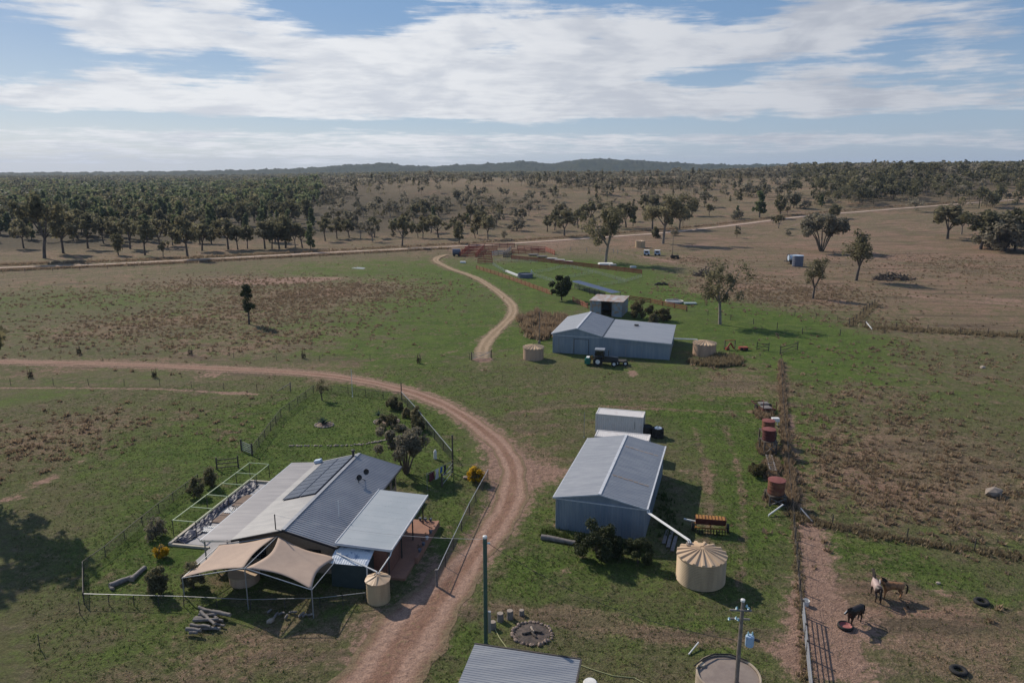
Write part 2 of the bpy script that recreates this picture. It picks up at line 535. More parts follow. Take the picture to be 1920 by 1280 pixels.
def masks(x, y):
    r = np.hypot(x, y); a = np.arctan2(x, y)
    near = 1 - sstep(r, 215, 330)
    lush = field(x, y, LUSH, 0.0)
    right = sstep(a, .12, .3)
    lush += near * (.38 - .16 * right * sstep(r, 100, 190))
    dry = field(x, y, DRY, 0.0) + (.12 + .14 * (1 - sstep(a, -.2, .0)) * sstep(r, 95, 130)) * near + .75 * (1 - near) + .22 * right * sstep(r, 120, 240) * near
    dirt = field(x, y, DIRT, 0.0) + .16 * field(x, y, HILL_RED) * (1 - near)
    for pts, w, s, k in TRACKS:
        d = seg_dist(x, y, pts)
        v = s * np.exp(-(d / w) ** 2)
        if k == 'dry': dry += v
        else: dirt += v
    for pts, ws in ROADS.values():
        d = seg_dist(x, y, [(p.x, p.y) for p in pts])
        w = float(np.mean(ws))
        dirt += .62 * np.exp(-(d / (w * .62)) ** 4) + .34 * np.exp(-(d / (w * .95)) ** 2)
        dry += .3 * np.exp(-(d / (w * 1.0)) ** 2)
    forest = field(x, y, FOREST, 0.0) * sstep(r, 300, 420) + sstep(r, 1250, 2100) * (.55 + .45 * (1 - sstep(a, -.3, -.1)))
    return np.clip(lush, 0, 1), np.clip(dry, 0, 1), np.clip(dirt, 0, 1), np.clip(forest, 0, 1)


def smooth_line(pts, n=12):
    out = []
    for i in range(len(pts) - 1):
        p0 = pts[max(i - 1, 0)]; p1 = pts[i]; p2 = pts[i + 1]; p3 = pts[min(i + 2, len(pts) - 1)]
        for k in range(n):
            t = k / n
            out.append(.5 * ((2 * p1) + (p2 - p0) * t + (2 * p0 - 5 * p1 + 4 * p2 - p3) * t * t + (3 * p1 - p0 - 3 * p2 + p3) * t ** 3))
    out.append(pts[-1])
    return out


def road_line(pix, widths, n=12):
    pts = [at(*p) for p in pix]
    q = smooth_line(pts, n)
    w = np.interp(np.linspace(0, len(pix) - 1, len(q)), range(len(pix)), widths)
    return q, w


ROADS = {
    'driveway': road_line([(-160, 675), (0, 678), (200, 682), (400, 690), (550, 698), (650, 709), (760, 732), (850, 768), (920, 818), (955, 862), (962, 905), (948, 955), (908, 1015), (862, 1075), (808, 1140), (755, 1205), (715, 1270), (680, 1340)],
                          [2.4, 2.4, 2.4, 2.5, 2.5, 2.6, 2.8, 2.8, 2.8, 2.9, 3.0, 3.1, 3.3, 3.9, 4.8, 5.6, 6.2, 6.6]),
    'yard_track': road_line([(903, 672), (912, 640), (945, 607), (962, 585), (955, 566), (932, 546), (892, 521), (850, 506), (822, 493), (818, 485), (838, 478)], [2.4, 2.8, 2.4, 2.4, 2.4, 2.4, 2.2, 2.2, 2.4, 2.6, 2.6]),
    'gravel_road': road_line([(-200, 515), (0, 503), (150, 498), (300, 491), (450, 483), (600, 475), (750, 468), (850, 463), (960, 457), (1100, 447.5), (1240, 437.5), (1330, 428), (1430, 416), (1520, 405), (1620, 397), (1750, 387), (1850, 379), (1990, 369)],
                             [3.4, 3.4, 3.4, 3.6, 3.8, 4, 4, 4, 4.2, 4.4, 4.4, 4.2, 4, 3.8, 3.6, 3.6, 3.6, 3.6]),
}

# one sheet from under the camera to the horizon: fine near, coarse far
NA, NRR = 760, 900
aa = np.concatenate([np.linspace(-1.5, -.72, 60, endpoint=False), np.linspace(-.72, .72, NA), np.linspace(.72, 1.5, 61)[1:]])
rr_ = np.concatenate([[6, 14, 22, 30], np.geomspace(34, 900, NRR), np.geomspace(905, 9500, 160)])
A_, R_ = np.meshgrid(aa, rr_)
gx = R_ * np.sin(A_); gy = R_ * np.cos(A_)
gz = terrain(gx, gy)
V = np.stack([gx, gy, gz], -1).reshape(-1, 3)
na = len(aa); nr = len(rr_)
ii = np.arange(nr - 1)[:, None] * na + np.arange(na - 1)[None, :]
Q = np.stack([ii, ii + na, ii + na + 1, ii + 1], -1).reshape(-1, 4)
Q = Q[:, ::-1]

gm, gg, bs = new_mat('ground cover')
ca = gg.node('ShaderNodeAttribute', attribute_name='cover')
sc = gg.node('ShaderNodeSeparateColor')
gg.l.new(ca.outputs['Color'], sc.inputs[0])
lu, dr, di = sc.outputs
fo = ca.outputs['Alpha']
pos = gg.node('ShaderNodeNewGeometry').outputs['Position']
na_ = gg.noise(pos, .045, 5, .6)
nb_ = gg.noise(pos, .33, 6, .65, .4)
nc_ = gg.noise(pos, 1.6, 5, .65, .3)
nd_ = gg.noise(pos, 7.0, 5, .7)
ne_ = gg.noise(pos, .12, 4, .6, .6)


def cen(v, k):
    return gg.math('MULTIPLY', gg.math('SUBTRACT', v, .5), k)


def add(*v):
    r = v[0]
    for q in v[1:]: r = gg.math('ADD', r, q)
    return r


nf_ = gg.noise(pos, .75, 5, .6, .5)
mp = gg.node('ShaderNodeMapping'); mp.inputs['Rotation'].default_value = (0, 0, .5); mp.inputs['Scale'].default_value = (.05, .30, 1)
gg.l.new(pos, mp.inputs[0])
ns_ = gg.noise(mp.outputs[0], 1.0, 5, .6, .6)
lf = gg.smooth(add(lu, cen(nb_, 1.6), cen(nc_, 1.0), cen(nd_, .8), cen(na_, 1.2), cen(nf_, .9)), .20, 1.0)
df = gg.smooth(add(dr, cen(nb_, -1.5), cen(nc_, 1.6), cen(ne_, 1.7), cen(nd_, 1.0), cen(nf_, 1.1), cen(ns_, .9)), .22, .95)
tf = gg.smooth(add(di, cen(nc_, 1.5), cen(nd_, .9), cen(nb_, 1.1), cen(nf_, 1.0)), .34, .86)
olive = gg.mix(gg.smooth(ne_, .35, .65), (.150, .140, .068), (.105, .118, .048))
olive = gg.mix(gg.smooth(nf_, .42, .68), olive, (.170, .145, .090))
lush_c = gg.mix(gg.smooth(nb_, .35, .65), (.066, .118, .022), (.120, .165, .040))
lush_c = gg.mix(gg.math('MULTIPLY', gg.smooth(nf_, .48, .72), .6), lush_c, (.135, .145, .058))
straw = gg.mix(gg.smooth(na_, .38, .62), (.215, .155, .098), (.345, .195, .148))
straw = gg.mix(gg.smooth(nd_, .40, .66), straw, (.285, .215, .150))
straw = gg.mix(gg.smooth(ns_, .46, .66), straw, (.140, .104, .074))
straw = gg.mix(gg.math('MULTIPLY', gg.smooth(ne_, .52, .66), .55), straw, (.150, .142, .072))
dirt_c = gg.mix(nc_, (.28, .175, .13), (.38, .255, .195))
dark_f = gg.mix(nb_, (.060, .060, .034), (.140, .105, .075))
col = gg.mix(lf, olive, lush_c)
col = gg.mix(gg.math('MULTIPLY', df, .92), col, straw)
col = gg.mix(tf, col, dirt_c)
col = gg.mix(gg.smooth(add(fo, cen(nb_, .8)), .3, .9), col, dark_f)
fine = add(1.0, cen(nd_, 1.7), cen(gg.noise(pos, 3.1, 3, .6), 1.0), cen(nc_, .7), cen(ns_, .35))
fine = gg.math('MAXIMUM', fine, .3)
col = gg.mix(1.0, col, fine, 'MULTIPLY')
gg.l.new(col, bs.inputs['Base Color'])
bs.inputs['Roughness'].default_value = .95
bs.inputs['Specular IOR Level'].default_value = .08
bn = gg.node('ShaderNodeBump')
bn.inputs['Strength'].default_value = .9
bn.inputs['Distance'].default_value = .34
gg.l.new(add(nd_, gg.math('MULTIPLY', nc_, 1.2), gg.math('MULTIPLY', nf_, 1.0)), bn.inputs['Height'])
gg.l.new(bn.outputs[0], bs.inputs['Normal'])

ground = fast_mesh('ground', V, Q, gm)
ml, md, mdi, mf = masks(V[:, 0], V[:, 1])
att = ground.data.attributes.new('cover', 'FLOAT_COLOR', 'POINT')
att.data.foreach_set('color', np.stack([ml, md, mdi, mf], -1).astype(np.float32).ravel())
ground.data.polygons.foreach_set('use_smooth', np.ones(len(Q), bool))
tag(ground, kind='structure')

# roads: worn dirt strips with ragged edges and wheel ruts
def road_mat(name, c1, c2, c3):
    m, q, b = new_mat(name)
    ps = q.node('ShaderNodeNewGeometry').outputs['Position']
    ua = q.node('ShaderNodeAttribute', attribute_name='across').outputs['Fac']
    a1 = q.noise(ps, .35, 6, .65, .4); a2 = q.noise(ps, 2.2, 6, .7, .3); a3 = q.noise(ps, 9, 4, .7)
    rut = q.math('SUBTRACT', 1.0, q.smooth(q.math('ABSOLUTE', q.math('SUBTRACT', q.math('ABSOLUTE', ua), .5)), .08, .34))
    cl = q.mix(q.smooth(a1, .3, .7), c1, c2)
    cl = q.mix(q.math('MULTIPLY', rut, .75), cl, c3)
    mid = q.math('MULTIPLY', q.math('SUBTRACT', 1.0, q.smooth(q.math('ABSOLUTE', ua), .06, .3)), q.smooth(a2, .5, .68))
    cl = q.mix(q.math('MULTIPLY', mid, .8), cl, (.13, .115, .055))
    eg = q.math('MULTIPLY', q.smooth(q.math('ABSOLUTE', ua), .50, .95), q.smooth(q.math('ADD', a2, q.math('MULTIPLY', q.smooth(q.math('ABSOLUTE', ua), .7, 1.0), .2)), .40, .62))
    cl = q.mix(q.math('MULTIPLY', eg, .72), cl, (.175, .145, .085))
    cl = q.mix(1.0, cl, q.math('ADD', 1.0, q.math('ADD', q.math('MULTIPLY', q.math('SUBTRACT', a2, .5), 1.5), q.math('MULTIPLY', q.math('SUBTRACT', a3, .5), 1.7))), 'MULTIPLY')
    q.l.new(cl, b.inputs['Base Color'])
    b.inputs['Roughness'].default_value = .95
    b.inputs['Specular IOR Level'].default_value = .1
    bb = q.node('ShaderNodeBump'); bb.inputs['Strength'].default_value = .9; bb.inputs['Distance'].default_value = .22
    q.l.new(a2, bb.inputs['Height']); q.l.new(bb.outputs[0], b.inputs['Normal'])
    return m


RM = {'driveway': road_mat('drive dirt', (.225, .128, .090), (.275, .168, .122), (.36, .24, .182)),
      'yard_track': road_mat('track dirt', (.26, .19, .12), (.33, .24, .155), (.38, .28, .19)),
      'gravel_road': road_mat('road gravel', (.40, .29, .225), (.47, .355, .285), (.55, .44, .365))}
for nm, (pts, ws) in ROADS.items():
    dense = smooth_line(pts, 5)
    wd = np.interp(np.linspace(0, 1, len(dense)), np.linspace(0, 1, len(ws)), ws)
    vs = []; across = []
    cols = 12
    ph = [rnd.uniform(0, 6.28) for _ in range(8)]; run = 0.0
    for i, p in enumerate(dense):
        d = dense[min(i + 1, len(dense) - 1)] - dense[max(i - 1, 0)]
        d.z = 0; d.normalize(); nrm2 = Vector((d.y, -d.x, 0))
        if i: run += (p - dense[i - 1]).length
        wig = lambda o: 1 + .10 * math.sin(run / 3.1 + ph[o]) + .09 * math.sin(run / 1.3 + ph[o + 1]) + .07 * math.sin(run / 7.7 + ph[o + 2]) + .05 * math.sin(run / .55 + ph[o + 3])
        jl = wig(0); jr = wig(4)
        for k in range(cols + 1):
            u = -1 + 2 * k / cols
            q = p + nrm2 * (u * wd[i] / 2 * (jl if u < 0 else jr))
            lift = .02 + .02 * sstep(np.array(q.length), 150, 300) * 8
            vs.append((q.x, q.y, tz(q.x, q.y) + float(lift))); across.append(u)
    m_ = cols + 1
    jj = (np.arange(len(dense) - 1)[:, None] * m_ + np.arange(cols)[None, :])
    Qr = np.stack([jj, jj + 1, jj + m_ + 1, jj + m_], -1).reshape(-1, 4)
    o = fast_mesh(nm, np.array(vs), Qr, RM[nm])
    t_ = o.data.attributes.new('across', 'FLOAT', 'POINT'); t_.data.foreach_set('value', np.array(across, np.float32))
    tag(o, kind='structure')

# far wooded hills on the horizon
prof = [(-900, 321), (-400, 321), (0, 321.5), (200, 320.5), (350, 319), (480, 317), (570, 314), (620, 310.5), (700, 306), (725, 305), (760, 309), (800, 311), (840, 309), (890, 307), (940, 305), (975, 301), (1000, 303),
        (1030, 306), (1060, 303), (1090, 298), (1130, 297.5), (1190, 300), (1240, 303), (1300, 306.5), (1360, 308), (1420, 308), (1520, 306), (1600, 305.5), (1700, 306), (1800, 305), (1920, 304), (2300, 306), (2900, 308)]
hpx = np.array([p[0] for p in prof]); hpy = np.array([p[1] for p in prof])
ha = np.linspace(-.78, .78, 900)
hpxs = 960 + F * np.tan(ha) * (PC + .23 * PS)
top = np.interp(hpxs, hpx, hpy)
rows = np.linspace(3000, 5200, 46)
HA, HR = np.meshgrid(ha, rows)
topz = (H + (HZ - top) / F * 4100 / 1.0)[None, :]
shape = np.exp(-((HR - 4100) / 520) ** 2)
front = .62 * np.exp(-((HR - 3500) / 300) ** 2) * (.5 + .5 * np.sin(HA * 23 + 1)) * sstep(HA, -.25, -.1)
base = -8.0
hz_ = base + (topz - base - 6) * np.maximum(shape, front * .8)
bump = NR.normal(0, 1, HA.shape) * 2.4 + 2.5 * np.sin(HA * 310 + HR / 60) + 2.0 * np.sin(HA * 131 - HR / 90)
hz_ = hz_ + bump * (.35 + .65 * np.maximum(shape, .3))
HV = np.stack([HR * np.sin(HA), HR * np.cos(HA), hz_], -1).reshape(-1, 3)
hh = np.arange(len(rows) - 1)[:, None] * len(ha) + np.arange(len(ha) - 1)[None, :]
HQ = np.stack([hh, hh + 1, hh + len(ha) + 1, hh + len(ha)], -1).reshape(-1, 4)
hm = pm('wooded hill', (.040, .050, .026), (.060, .064, .036), rough=.95, scale=.012, fscale=.08, fine=.35, spec=.05)
tag(fast_mesh('hills', HV, HQ, hm), kind='structure')

# ------------------------------------------------------------------ paints and metals
M = {
    'shed_wall': pm('blue grey wall sheet', (.215, .265, .325), (.29, .33, .375), rough=.45, metal=.25, scale=1.6, fine=.08, streak=(1, 1, .12)),
    'shed_trim': pm('pale flashing', (.55, .57, .60), rough=.5, fine=.05),
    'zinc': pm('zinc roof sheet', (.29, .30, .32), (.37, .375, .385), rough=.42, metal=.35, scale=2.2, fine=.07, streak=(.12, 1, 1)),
    'zinc_dull': pm('dull and shaded zinc roof', (.27, .285, .31), (.35, .36, .37), rough=.45, metal=.35, scale=2.2, fine=.08, streak=(.12, 1, 1)),  # duller zinc; puts shade into the colour of slopes off the sun
    'house_lit': pm('pale house roof', (.19, .192, .20), (.245, .245, .25), rough=.5, metal=.25, scale=2.0, fine=.08, streak=(.12, 1, 1)),  # sunlit slope's own copy of the roof, colour lowered against the sun's glare
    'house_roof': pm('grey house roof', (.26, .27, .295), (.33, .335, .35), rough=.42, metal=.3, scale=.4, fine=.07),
    'veranda_roof': pm('dull verandah roof', (.20, .196, .208), (.26, .252, .26), rough=.55, metal=.15, scale=2.0, fine=.1, streak=(.12, 1, 1)),
    'panel_roof': pm('pale insulated panel roof', (.34, .375, .395), (.39, .42, .435), rough=.45, metal=.1, scale=.4, fine=.05),
    'black_trim': pm('black gutter', (.02, .021, .024), rough=.4),
    'brick': pm('tan brick wall', (.33, .235, .165), (.28, .19, .13), scale=5, fine=.3, fscale=14),
    'brick_red': pm('red brown brick', (.22, .105, .075), (.17, .08, .06), scale=5, fine=.3, fscale=14),
    'terracotta': pm('terracotta paving', (.32, .165, .11), (.26, .14, .10), scale=1.5, fine=.25, fscale=9),
    'concrete': pm('weathered concrete', (.36, .34, .31), (.27, .25, .225), scale=1.2, fine=.2, bump=.2),
    'slab': pm('pale slab', (.36, .35, .35), (.29, .28, .28), scale=.8, fine=.12),
    'glass': pm('dark window glass', (.012, .014, .018), rough=.08, spec=.6, fine=.0),
    'solar': pm('solar cell', (.028, .036, .062), (.045, .054, .085), rough=.2, spec=.6, scale=1.2, fine=.05),
    'alu': pm('bare aluminium', (.55, .56, .57), rough=.35, metal=.6, fine=.05),
    'white': pm('white paint', (.72, .72, .70), (.62, .62, .60), rough=.5, fine=.06),
    'cont': pm('container paint', (.66, .63, .60), (.55, .50, .46), rough=.5, scale=1.5, lo=.5, hi=.8, fine=.1),
    'beige': pm('beige tank sheet', (.50, .37, .225), (.38, .28, .17), rough=.55, scale=1.8, fine=.1, streak=(1, 1, .15)),
    'beige_pink': pm('pink beige tank', (.48, .325, .225), (.37, .25, .175), rough=.6, scale=1.8, fine=.1, streak=(1, 1, .15)),
    'beige_roof': pm('beige tank roof', (.56, .41, .27), (.50, .36, .235), rough=.5, scale=1.2, fine=.1),
    'tank_concrete': pm('concrete tank', (.42, .35, .26), (.31, .25, .19), scale=1.1, fine=.22),
    'tank_lid': pm('dusty tank lid', (.25, .205, .175), (.20, .16, .14), scale=1.5, fine=.25),
    'sail': pm('sand shade cloth', (.43, .325, .255), (.385, .29, .23), rough=.85, scale=1.0, fine=.06, fscale=60),
    'pipe_grey': pm('galvanised pipe', (.38, .39, .40), (.30, .30, .31), rough=.4, metal=.5, fine=.08),
    'dark_post': pm('dark steel post', (.055, .055, .052), (.08, .06, .05), rough=.7),
    'green_pipe': pm('pale green pipe', (.36, .46, .27), (.46, .50, .32), rough=.5, scale=2.5),
    'green_paint': pm('faded green pole', (.045, .095, .07), (.07, .10, .08), rough=.7, scale=3),
    'shed_green': pm('dark green shed wall', (.035, .05, .05), (.045, .06, .06), rough=.5),
    'plastic_dark': pm('dark plastic sheet', (.03, .033, .06), (.08, .08, .11), rough=.55, scale=2.5, lo=.45, hi=.65, spec=.5),
    'wood_grey': pm('grey weathered timber', (.21, .19, .18), (.13, .115, .105), scale=4, fine=.3),
    'wood_dark': pm('dark timber', (.075, .06, .05), (.11, .09, .075), scale=4, fine=.3),
    'wood_pole': pm('old timber pole', (.15, .125, .105), (.22, .19, .165), scale=3, fine=.25),
    'log_end': pm('cut log', (.33, .28, .23), (.25, .2, .16), scale=6),
    'ochre_rail': pm('red oxide rail', (.34, .085, .055), (.25, .07, .048), rough=.8, scale=2),
    'ochre_pink': pm('faded red oxide picket', (.46, .185, .12), (.36, .13, .09), rough=.85, scale=2),
    'rust': pm('rusted tank', (.15, .055, .036), (.21, .10, .055), rough=.85, scale=1.6, lo=.4, hi=.7, fine=.2),
    'rust_dark': pm('dark red tank', (.075, .022, .022), (.11, .035, .03), rough=.8, scale=1.8),
    'rust_top': pm('red tank lid', (.17, .055, .050), (.22, .08, .07), rough=.85, scale=2.2, fine=.2),
    'stone': pm('field stone', (.36, .30, .245), (.25, .2, .165), scale=4, fine=.3, vary=.5),
    'stone_dark': pm('sooty stone', (.21, .155, .12), (.30, .23, .19), scale=5, fine=.3, vary=.6),
    'ash': pm('ash bed', (.055, .045, .04), (.12, .09, .075), scale=3, fine=.4),
    'soil': pm('garden soil', (.15, .10, .075), (.20, .14, .105), scale=2.5, fine=.35, bump=.5),
    'rubber': pm('black rubber', (.018, .018, .018), (.03, .028, .026), rough=.8),
    'orange': pm('orange machine paint', (.36, .17, .04), (.22, .10, .035), rough=.6, scale=3, fine=.2),
    'red_paint': pm('red machine paint', (.33, .07, .04), (.24, .06, .04), rough=.6, scale=3),
    'tractor': pm('dark tractor paint', (.02, .024, .03), (.03, .033, .04), rough=.35, spec=.5),
    'teal': pm('green implement paint', (.02, .17, .12), (.03, .13, .09), rough=.5),
    'insul': pm('pale blue insulator', (.35, .55, .60), rough=.2, spec=.5),
    'trafo': pm('pale blue transformer', (.36, .48, .62), (.30, .41, .54), rough=.4),
    'wire': pm('dark wire', (.03, .03, .032), rough=.6),
    'wire_pale': pm('galvanised wire', (.42, .43, .44), rough=.4, metal=.5),
    'hose': pm('yellow green hose', (.45, .45, .22), rough=.5),
    'dark_blue': pm('blue plastic', (.10, .115, .155), (.13, .14, .18), rough=.5),
    'pale_blue': pm('pale blue paint', (.42, .53, .66), (.52, .58, .66), rough=.45),
    'old_sheet': pm('patchy old sheet', (.28, .33, .37), (.34, .26, .20), rough=.6, metal=.15, scale=1.1, lo=.45, hi=.58, fine=.15),
    'old_roof': pm('rust blotched roof', (.42, .41, .40), (.33, .22, .16), rough=.6, metal=.1, scale=.9, lo=.42, hi=.58, fine=.15),
    'trough': pm('pale trough', (.44, .42, .39), (.36, .34, .31), rough=.7, scale=2),
    'steel_blue': pm('blue grey awning', (.235, .27, .35), (.27, .30, .37), rough=.4, metal=.3),
    'cloth_red': pm('maroon cloth', (.12, .03, .04), rough=.9), 'cloth_white': pm('white cloth', (.68, .67, .68), rough=.9),
    'cloth_blue': pm('blue cloth', (.05, .13, .38), rough=.9), 'cloth_dark': pm('dark cloth', (.03, .03, .05), rough=.9),
}


def PL(base, dx, dy):
    return (base[0] + dx, base[1] + dy)


def mb(): return MB()


def gable_wall(m, w1, w2, he, hr, y0, y1, hb=None, x0=0.0):
    """gable end as one prism between y0 and y1"""
    hb = he if hb is None else hb
    vs = []
    for y in (y0, y1):
        vs += [(x0, y, 0), (x0 + w1 + w2, y, 0), (x0 + w1 + w2, y, hb), (x0 + w1, y, hr), (x0, y, he)]
    m.add(vs, [(0, 1, 2, 3, 4), (9, 8, 7, 6, 5), (0, 5, 6, 1), (1, 6, 7, 2), (2, 7, 8, 3), (3, 8, 9, 4), (4, 9, 5, 0)])
    return m


# ------------------------------------------------------------------ machinery shed (near)
SA = -0.30
shed = thing('machinery_shed', 'blue grey steel shed with low gable roof, beside the white containers and big beige tank', 'shed', (3.85, 61.88, 0), SA)
W1, W2, SL, HE, HR_ = 4.12, 4.14, 15.59, 3.15, 3.98
WW = W1 + W2
w = mb()
i_ = .12
# side and end walls of ribbed sheet
w.corr((i_, i_, 0), (WW - i_, i_, 0), (i_, i_, HE - .05), .26, .04)
w.corr((WW - i_, i_, 0), (WW - i_, SL - i_, 0), (WW - i_, i_, HE - .05), .26, .04)
w.corr((WW - i_, SL - i_, 0), (i_, SL - i_, 0), (WW - i_, SL - i_, HE - .05), .26, .04)
w.corr((i_, SL - i_, 0), (i_, i_, 0), (i_, SL - i_, HE - .05), .26, .04)
w.build('wall', M['shed_wall'], shed)
for yy in (i_ + .02, SL - i_ - .05):
    gb = mb()
    vs = []
    for y in (yy, yy + .03):
        vs += [(i_, y, HE - .12), (WW - i_, y, HE - .12), (W1, y, HR_ - .05)]
    gb.add(vs, [(0, 1, 2), (5, 4, 3), (0, 3, 4, 1), (1, 4, 5, 2), (2, 5, 3, 0)])
    for k in range(1, 40):
        x = i_ + k * (WW - 2 * i_) / 40
        t = HE - .12 + (HR_ - HE + .07) * (1 - abs(x - W1) / W1) - .03
        gb.box(x - .03, x + .03, yy - .015, yy + .003, HE - .1, max(t, HE - .08))
    gb.build('gable', M['shed_wall'], shed)
rf = mb().corr((-.08, -.08, HE), (-.08, SL + .08, HE), (W1, -.08, HR_), .30, .03)
rf.f = [f[::-1] for f in rf.f]
rf.build('roof', M['zinc'], shed)['label'] = 'sunlit zinc roof slope'
rf = mb().corr((WW + .08, -.08, HE), (WW + .08, SL + .08, HE), (W1, -.08, HR_), .30, .03)
for yy in ():
    pass
rf.build('roof', M['zinc_dull'], shed)['label'] = 'darker zinc roof slope with two rusty bands'
for fy in (.30, .80):
    sb = mb()
    for k in range(7):
        x0 = .35 + k * .5
        z0 = lambda x: HE + (HR_ - HE) * x / W2 + .045
        xa, xb = WW - x0, WW - x0 - .42
        y0 = SL * fy + rnd.uniform(-.06, .06) - .1
        sb.add([(xa, y0, z0(x0)), (xa, y0 + .2, z0(x0)), (xb, y0 + .2, z0(x0 + .42)), (xb, y0, z0(x0 + .42))], [(0, 1, 2, 3)])
    sb.build('rust_band', bpy.data.materials.get('rust streak') or pm('rust streak', (.30, .235, .19), (.27, .23, .20), fine=.2), shed)
t = mb()
t.bar((W1, -.1, HR_ + .03), (W1, SL + .1, HR_ + .03), .26, .05)
t.build('ridge_cap', M['shed_trim'], shed)
t = mb()
t.bar((-.1, -.1, HE - .03), (-.1, SL + .1, HE - .03), .12, .12)
t.bar((WW + .1, -.1, HE - .03), (WW + .1, SL + .1, HE - .03), .14, .14)
t.build('gutter', M['shed_trim'], shed)
t = mb()
t.bar((-.02, .08, HE - .16), (WW, .08, HE - .16), .05, .1)
t.bar((-.05, -.09, HE - .02), (W1, -.09, HR_ - .02), .04, .12)
t.bar((WW + .05, -.09, HE - .02), (W1, -.09, HR_ - .02), .04, .12)
t.build('barge_trim', M['shed_trim'], shed)
d = mb(); d.box(WW - .10, WW - .07, 4.5, 8.3, .05, 2.7)
for k in range(18): d.box(WW - .08, WW - .055, 4.55 + k * .21, 4.6 + k * .21, .08, 2.68)
d.build('sliding_door', M['shed_wall'], shed)


# ------------------------------------------------------------------ shed by the yards (gable + skillion)
s2 = thing('farm_shed', 'long grey shed, half gabled and half flat roofed, with the dark tractor in front', 'shed', (7.15, 128.54, 0), -.26)
w1, w2, w3, L2, he, hr, hs = 4.42, 4.59, 11.83, 16.14, 3.52, 4.71, 2.93
wt = w1 + w2 + w3
w = mb()
hm_ = lambda x: (he + (hr - he) * (1 - abs(x - w1) / w1)) if x < w1 + w2 else he - .1 + (hs - he + .05) * (x - w1 - w2) / w3
for y0, y1 in ((.1, .16), (L2 - .16, L2 - .1)):
    vs = []
    for y in (y0, y1):
        vs += [(.1, y, 0), (wt - .15, y, 0), (wt - .15, y, hs - .05), (w1 + w2, y, he - .12), (w1 + w2, y, he - .05), (w1, y, hr - .06), (.1, y, he - .05)]
    n = 7
    w.add(vs, [tuple(range(n)), tuple(range(2 * n - 1, n - 1, -1))] + [(k, k + n, (k + 1) % n + n, (k + 1) % n) for k in range(n)])
w.box(.1, .16, .16, L2 - .16, 0, he - .05)
w.box(wt - .21, wt - .15, .16, L2 - .16, 0, hs - .08)
for k in range(int(wt / .3)):
    x = .2 + k * .3
    if x < wt - .3: w.box(x, x + .06, .075, .1, 0, min(he, hm_(x)) - .12)
w.build('wall', M['shed_wall'], s2)
r_ = mb().corr((-.1, -.12, he), (-.1, L2 + .1, he), (w1, -.12, hr), .25, .02)
r_.f = [f[::-1] for f in r_.f]
r_.build('roof', M['zinc'], s2)['label'] = 'gable roof slope facing the sun'
mb().corr((w1 + w2, -.12, he), (w1 + w2, L2 + .1, he), (w1, -.12, hr), .25, .02).build('roof', M['zinc_dull'], s2)['label'] = 'shaded gable roof slope'
r_ = mb().corr((w1 + w2 + .18, -.15, he - .08), (w1 + w2 + .18, L2 + .1, he - .08), (wt + .1, -.15, hs), .25, .02)
r_.f = [f[::-1] for f in r_.f]
r_.build('roof', M['zinc'], s2)['label'] = 'low skillion roof with a seam'
t = mb(); t.bar((w1, -.14, hr + .03), (w1, L2 + .1, hr + .03), .35, .06); t.bar((-.12, -.12, he - .02), (-.12, L2, he - .02), .12)
t.bar((-.1, -.15, he - .02), (w1, -.15, hr - .02), .05, .16); t.bar((w1 + w2, -.15, he - .02), (w1, -.15, hr - .02), .05, .16)
t.bar((0, .06, he - .28), (w1 + w2, .06, he - .3), .05, .1)
t.bar((w1 + w2 + .1, -.17, he - .13), (wt + .1, -.17, hs - .07), .06, .14)
t.build('ridge_cap', M['shed_trim'], s2)
t = mb(); t.bar((w1 + w2 + .08, -.1, he - .05), (w1 + w2 + .08, L2, he - .05), .3, .06); t.build('valley_gutter', M['black_trim'], s2)
t = mb(); t.box(w1 + w2 + 4.4, w1 + w2 + 5.2, L2 * .72, L2 * .72 + .5, he - .18, he + .02); t.build('roof_vent', M['dark_post'], s2)
for x0, x1, y_, h_ in ((1.25, 3.9, .05, 2.85), (4.0, 6.6, .10, 2.75), (10.6, 13.1, .05, 2.35), (13.2, 15.9, .05, 2.35)):
    d = mb(); yf = .045
    d.box(x0, x1, yf, yf + .04, .08, h_)
    for k in range(int((x1 - x0) / .3)):
        d.box(x0 + .1 + k * .3, x0 + .15 + k * .3, yf - .02, yf, .1, h_ - .05)
    dd = d.build('sliding_door', M['shed_wall'], s2)
    f_ = mb()
    f_.bar((x0, yf - .02, h_ + .03), (x1, yf - .02, h_ + .03), .05, .07); f_.bar((x0, yf - .025, .05), (x0, yf - .025, h_), .06); f_.bar((x1, yf - .025, .05), (x1, yf - .025, h_), .06)
    f_.build('door_frame', M['dark_post'] if x0 > 3.95 and x0 < 5 else M['zinc_dull'], dd)


# ------------------------------------------------------------------ old tin shed behind it
o0 = at(1106, 591); ob = thing('old_shed', 'small old tin shed with patchy rusted walls and open front, behind the farm shed', 'shed', o0, -.33)
ow, ol, oh1, oh2 = 7.2, 7.6, hgt((1106, 591), 563), 3.6
w = mb()
w.corr((0, 0, 0), (2.6, 0, 0), (0, 0, oh1 - .1), .3, .03); w.corr((0, ol, 0), (0, 0, 0), (0, ol, oh1 - .1), .3, .03)
w.corr((ow, 0, 0), (ow, ol, 0), (ow, 0, oh1 - .1), .3, .03); w.corr((ow, ol, 0), (0, ol, 0), (ow, ol, oh1 - .1), .3, .03)
w.corr((4.9, 0, 0), (ow, 0, 0), (4.9, 0, oh1 - .1), .3, .03)
w.build('wall', M['old_sheet'], ob)
mb().corr((-.2, -.3, oh1), (-.2, ol + .2, oh1 + .15), (ow + .3, -.3, oh1 + .02), .3, .03).build('roof', M['old_roof'], ob)
t = mb()
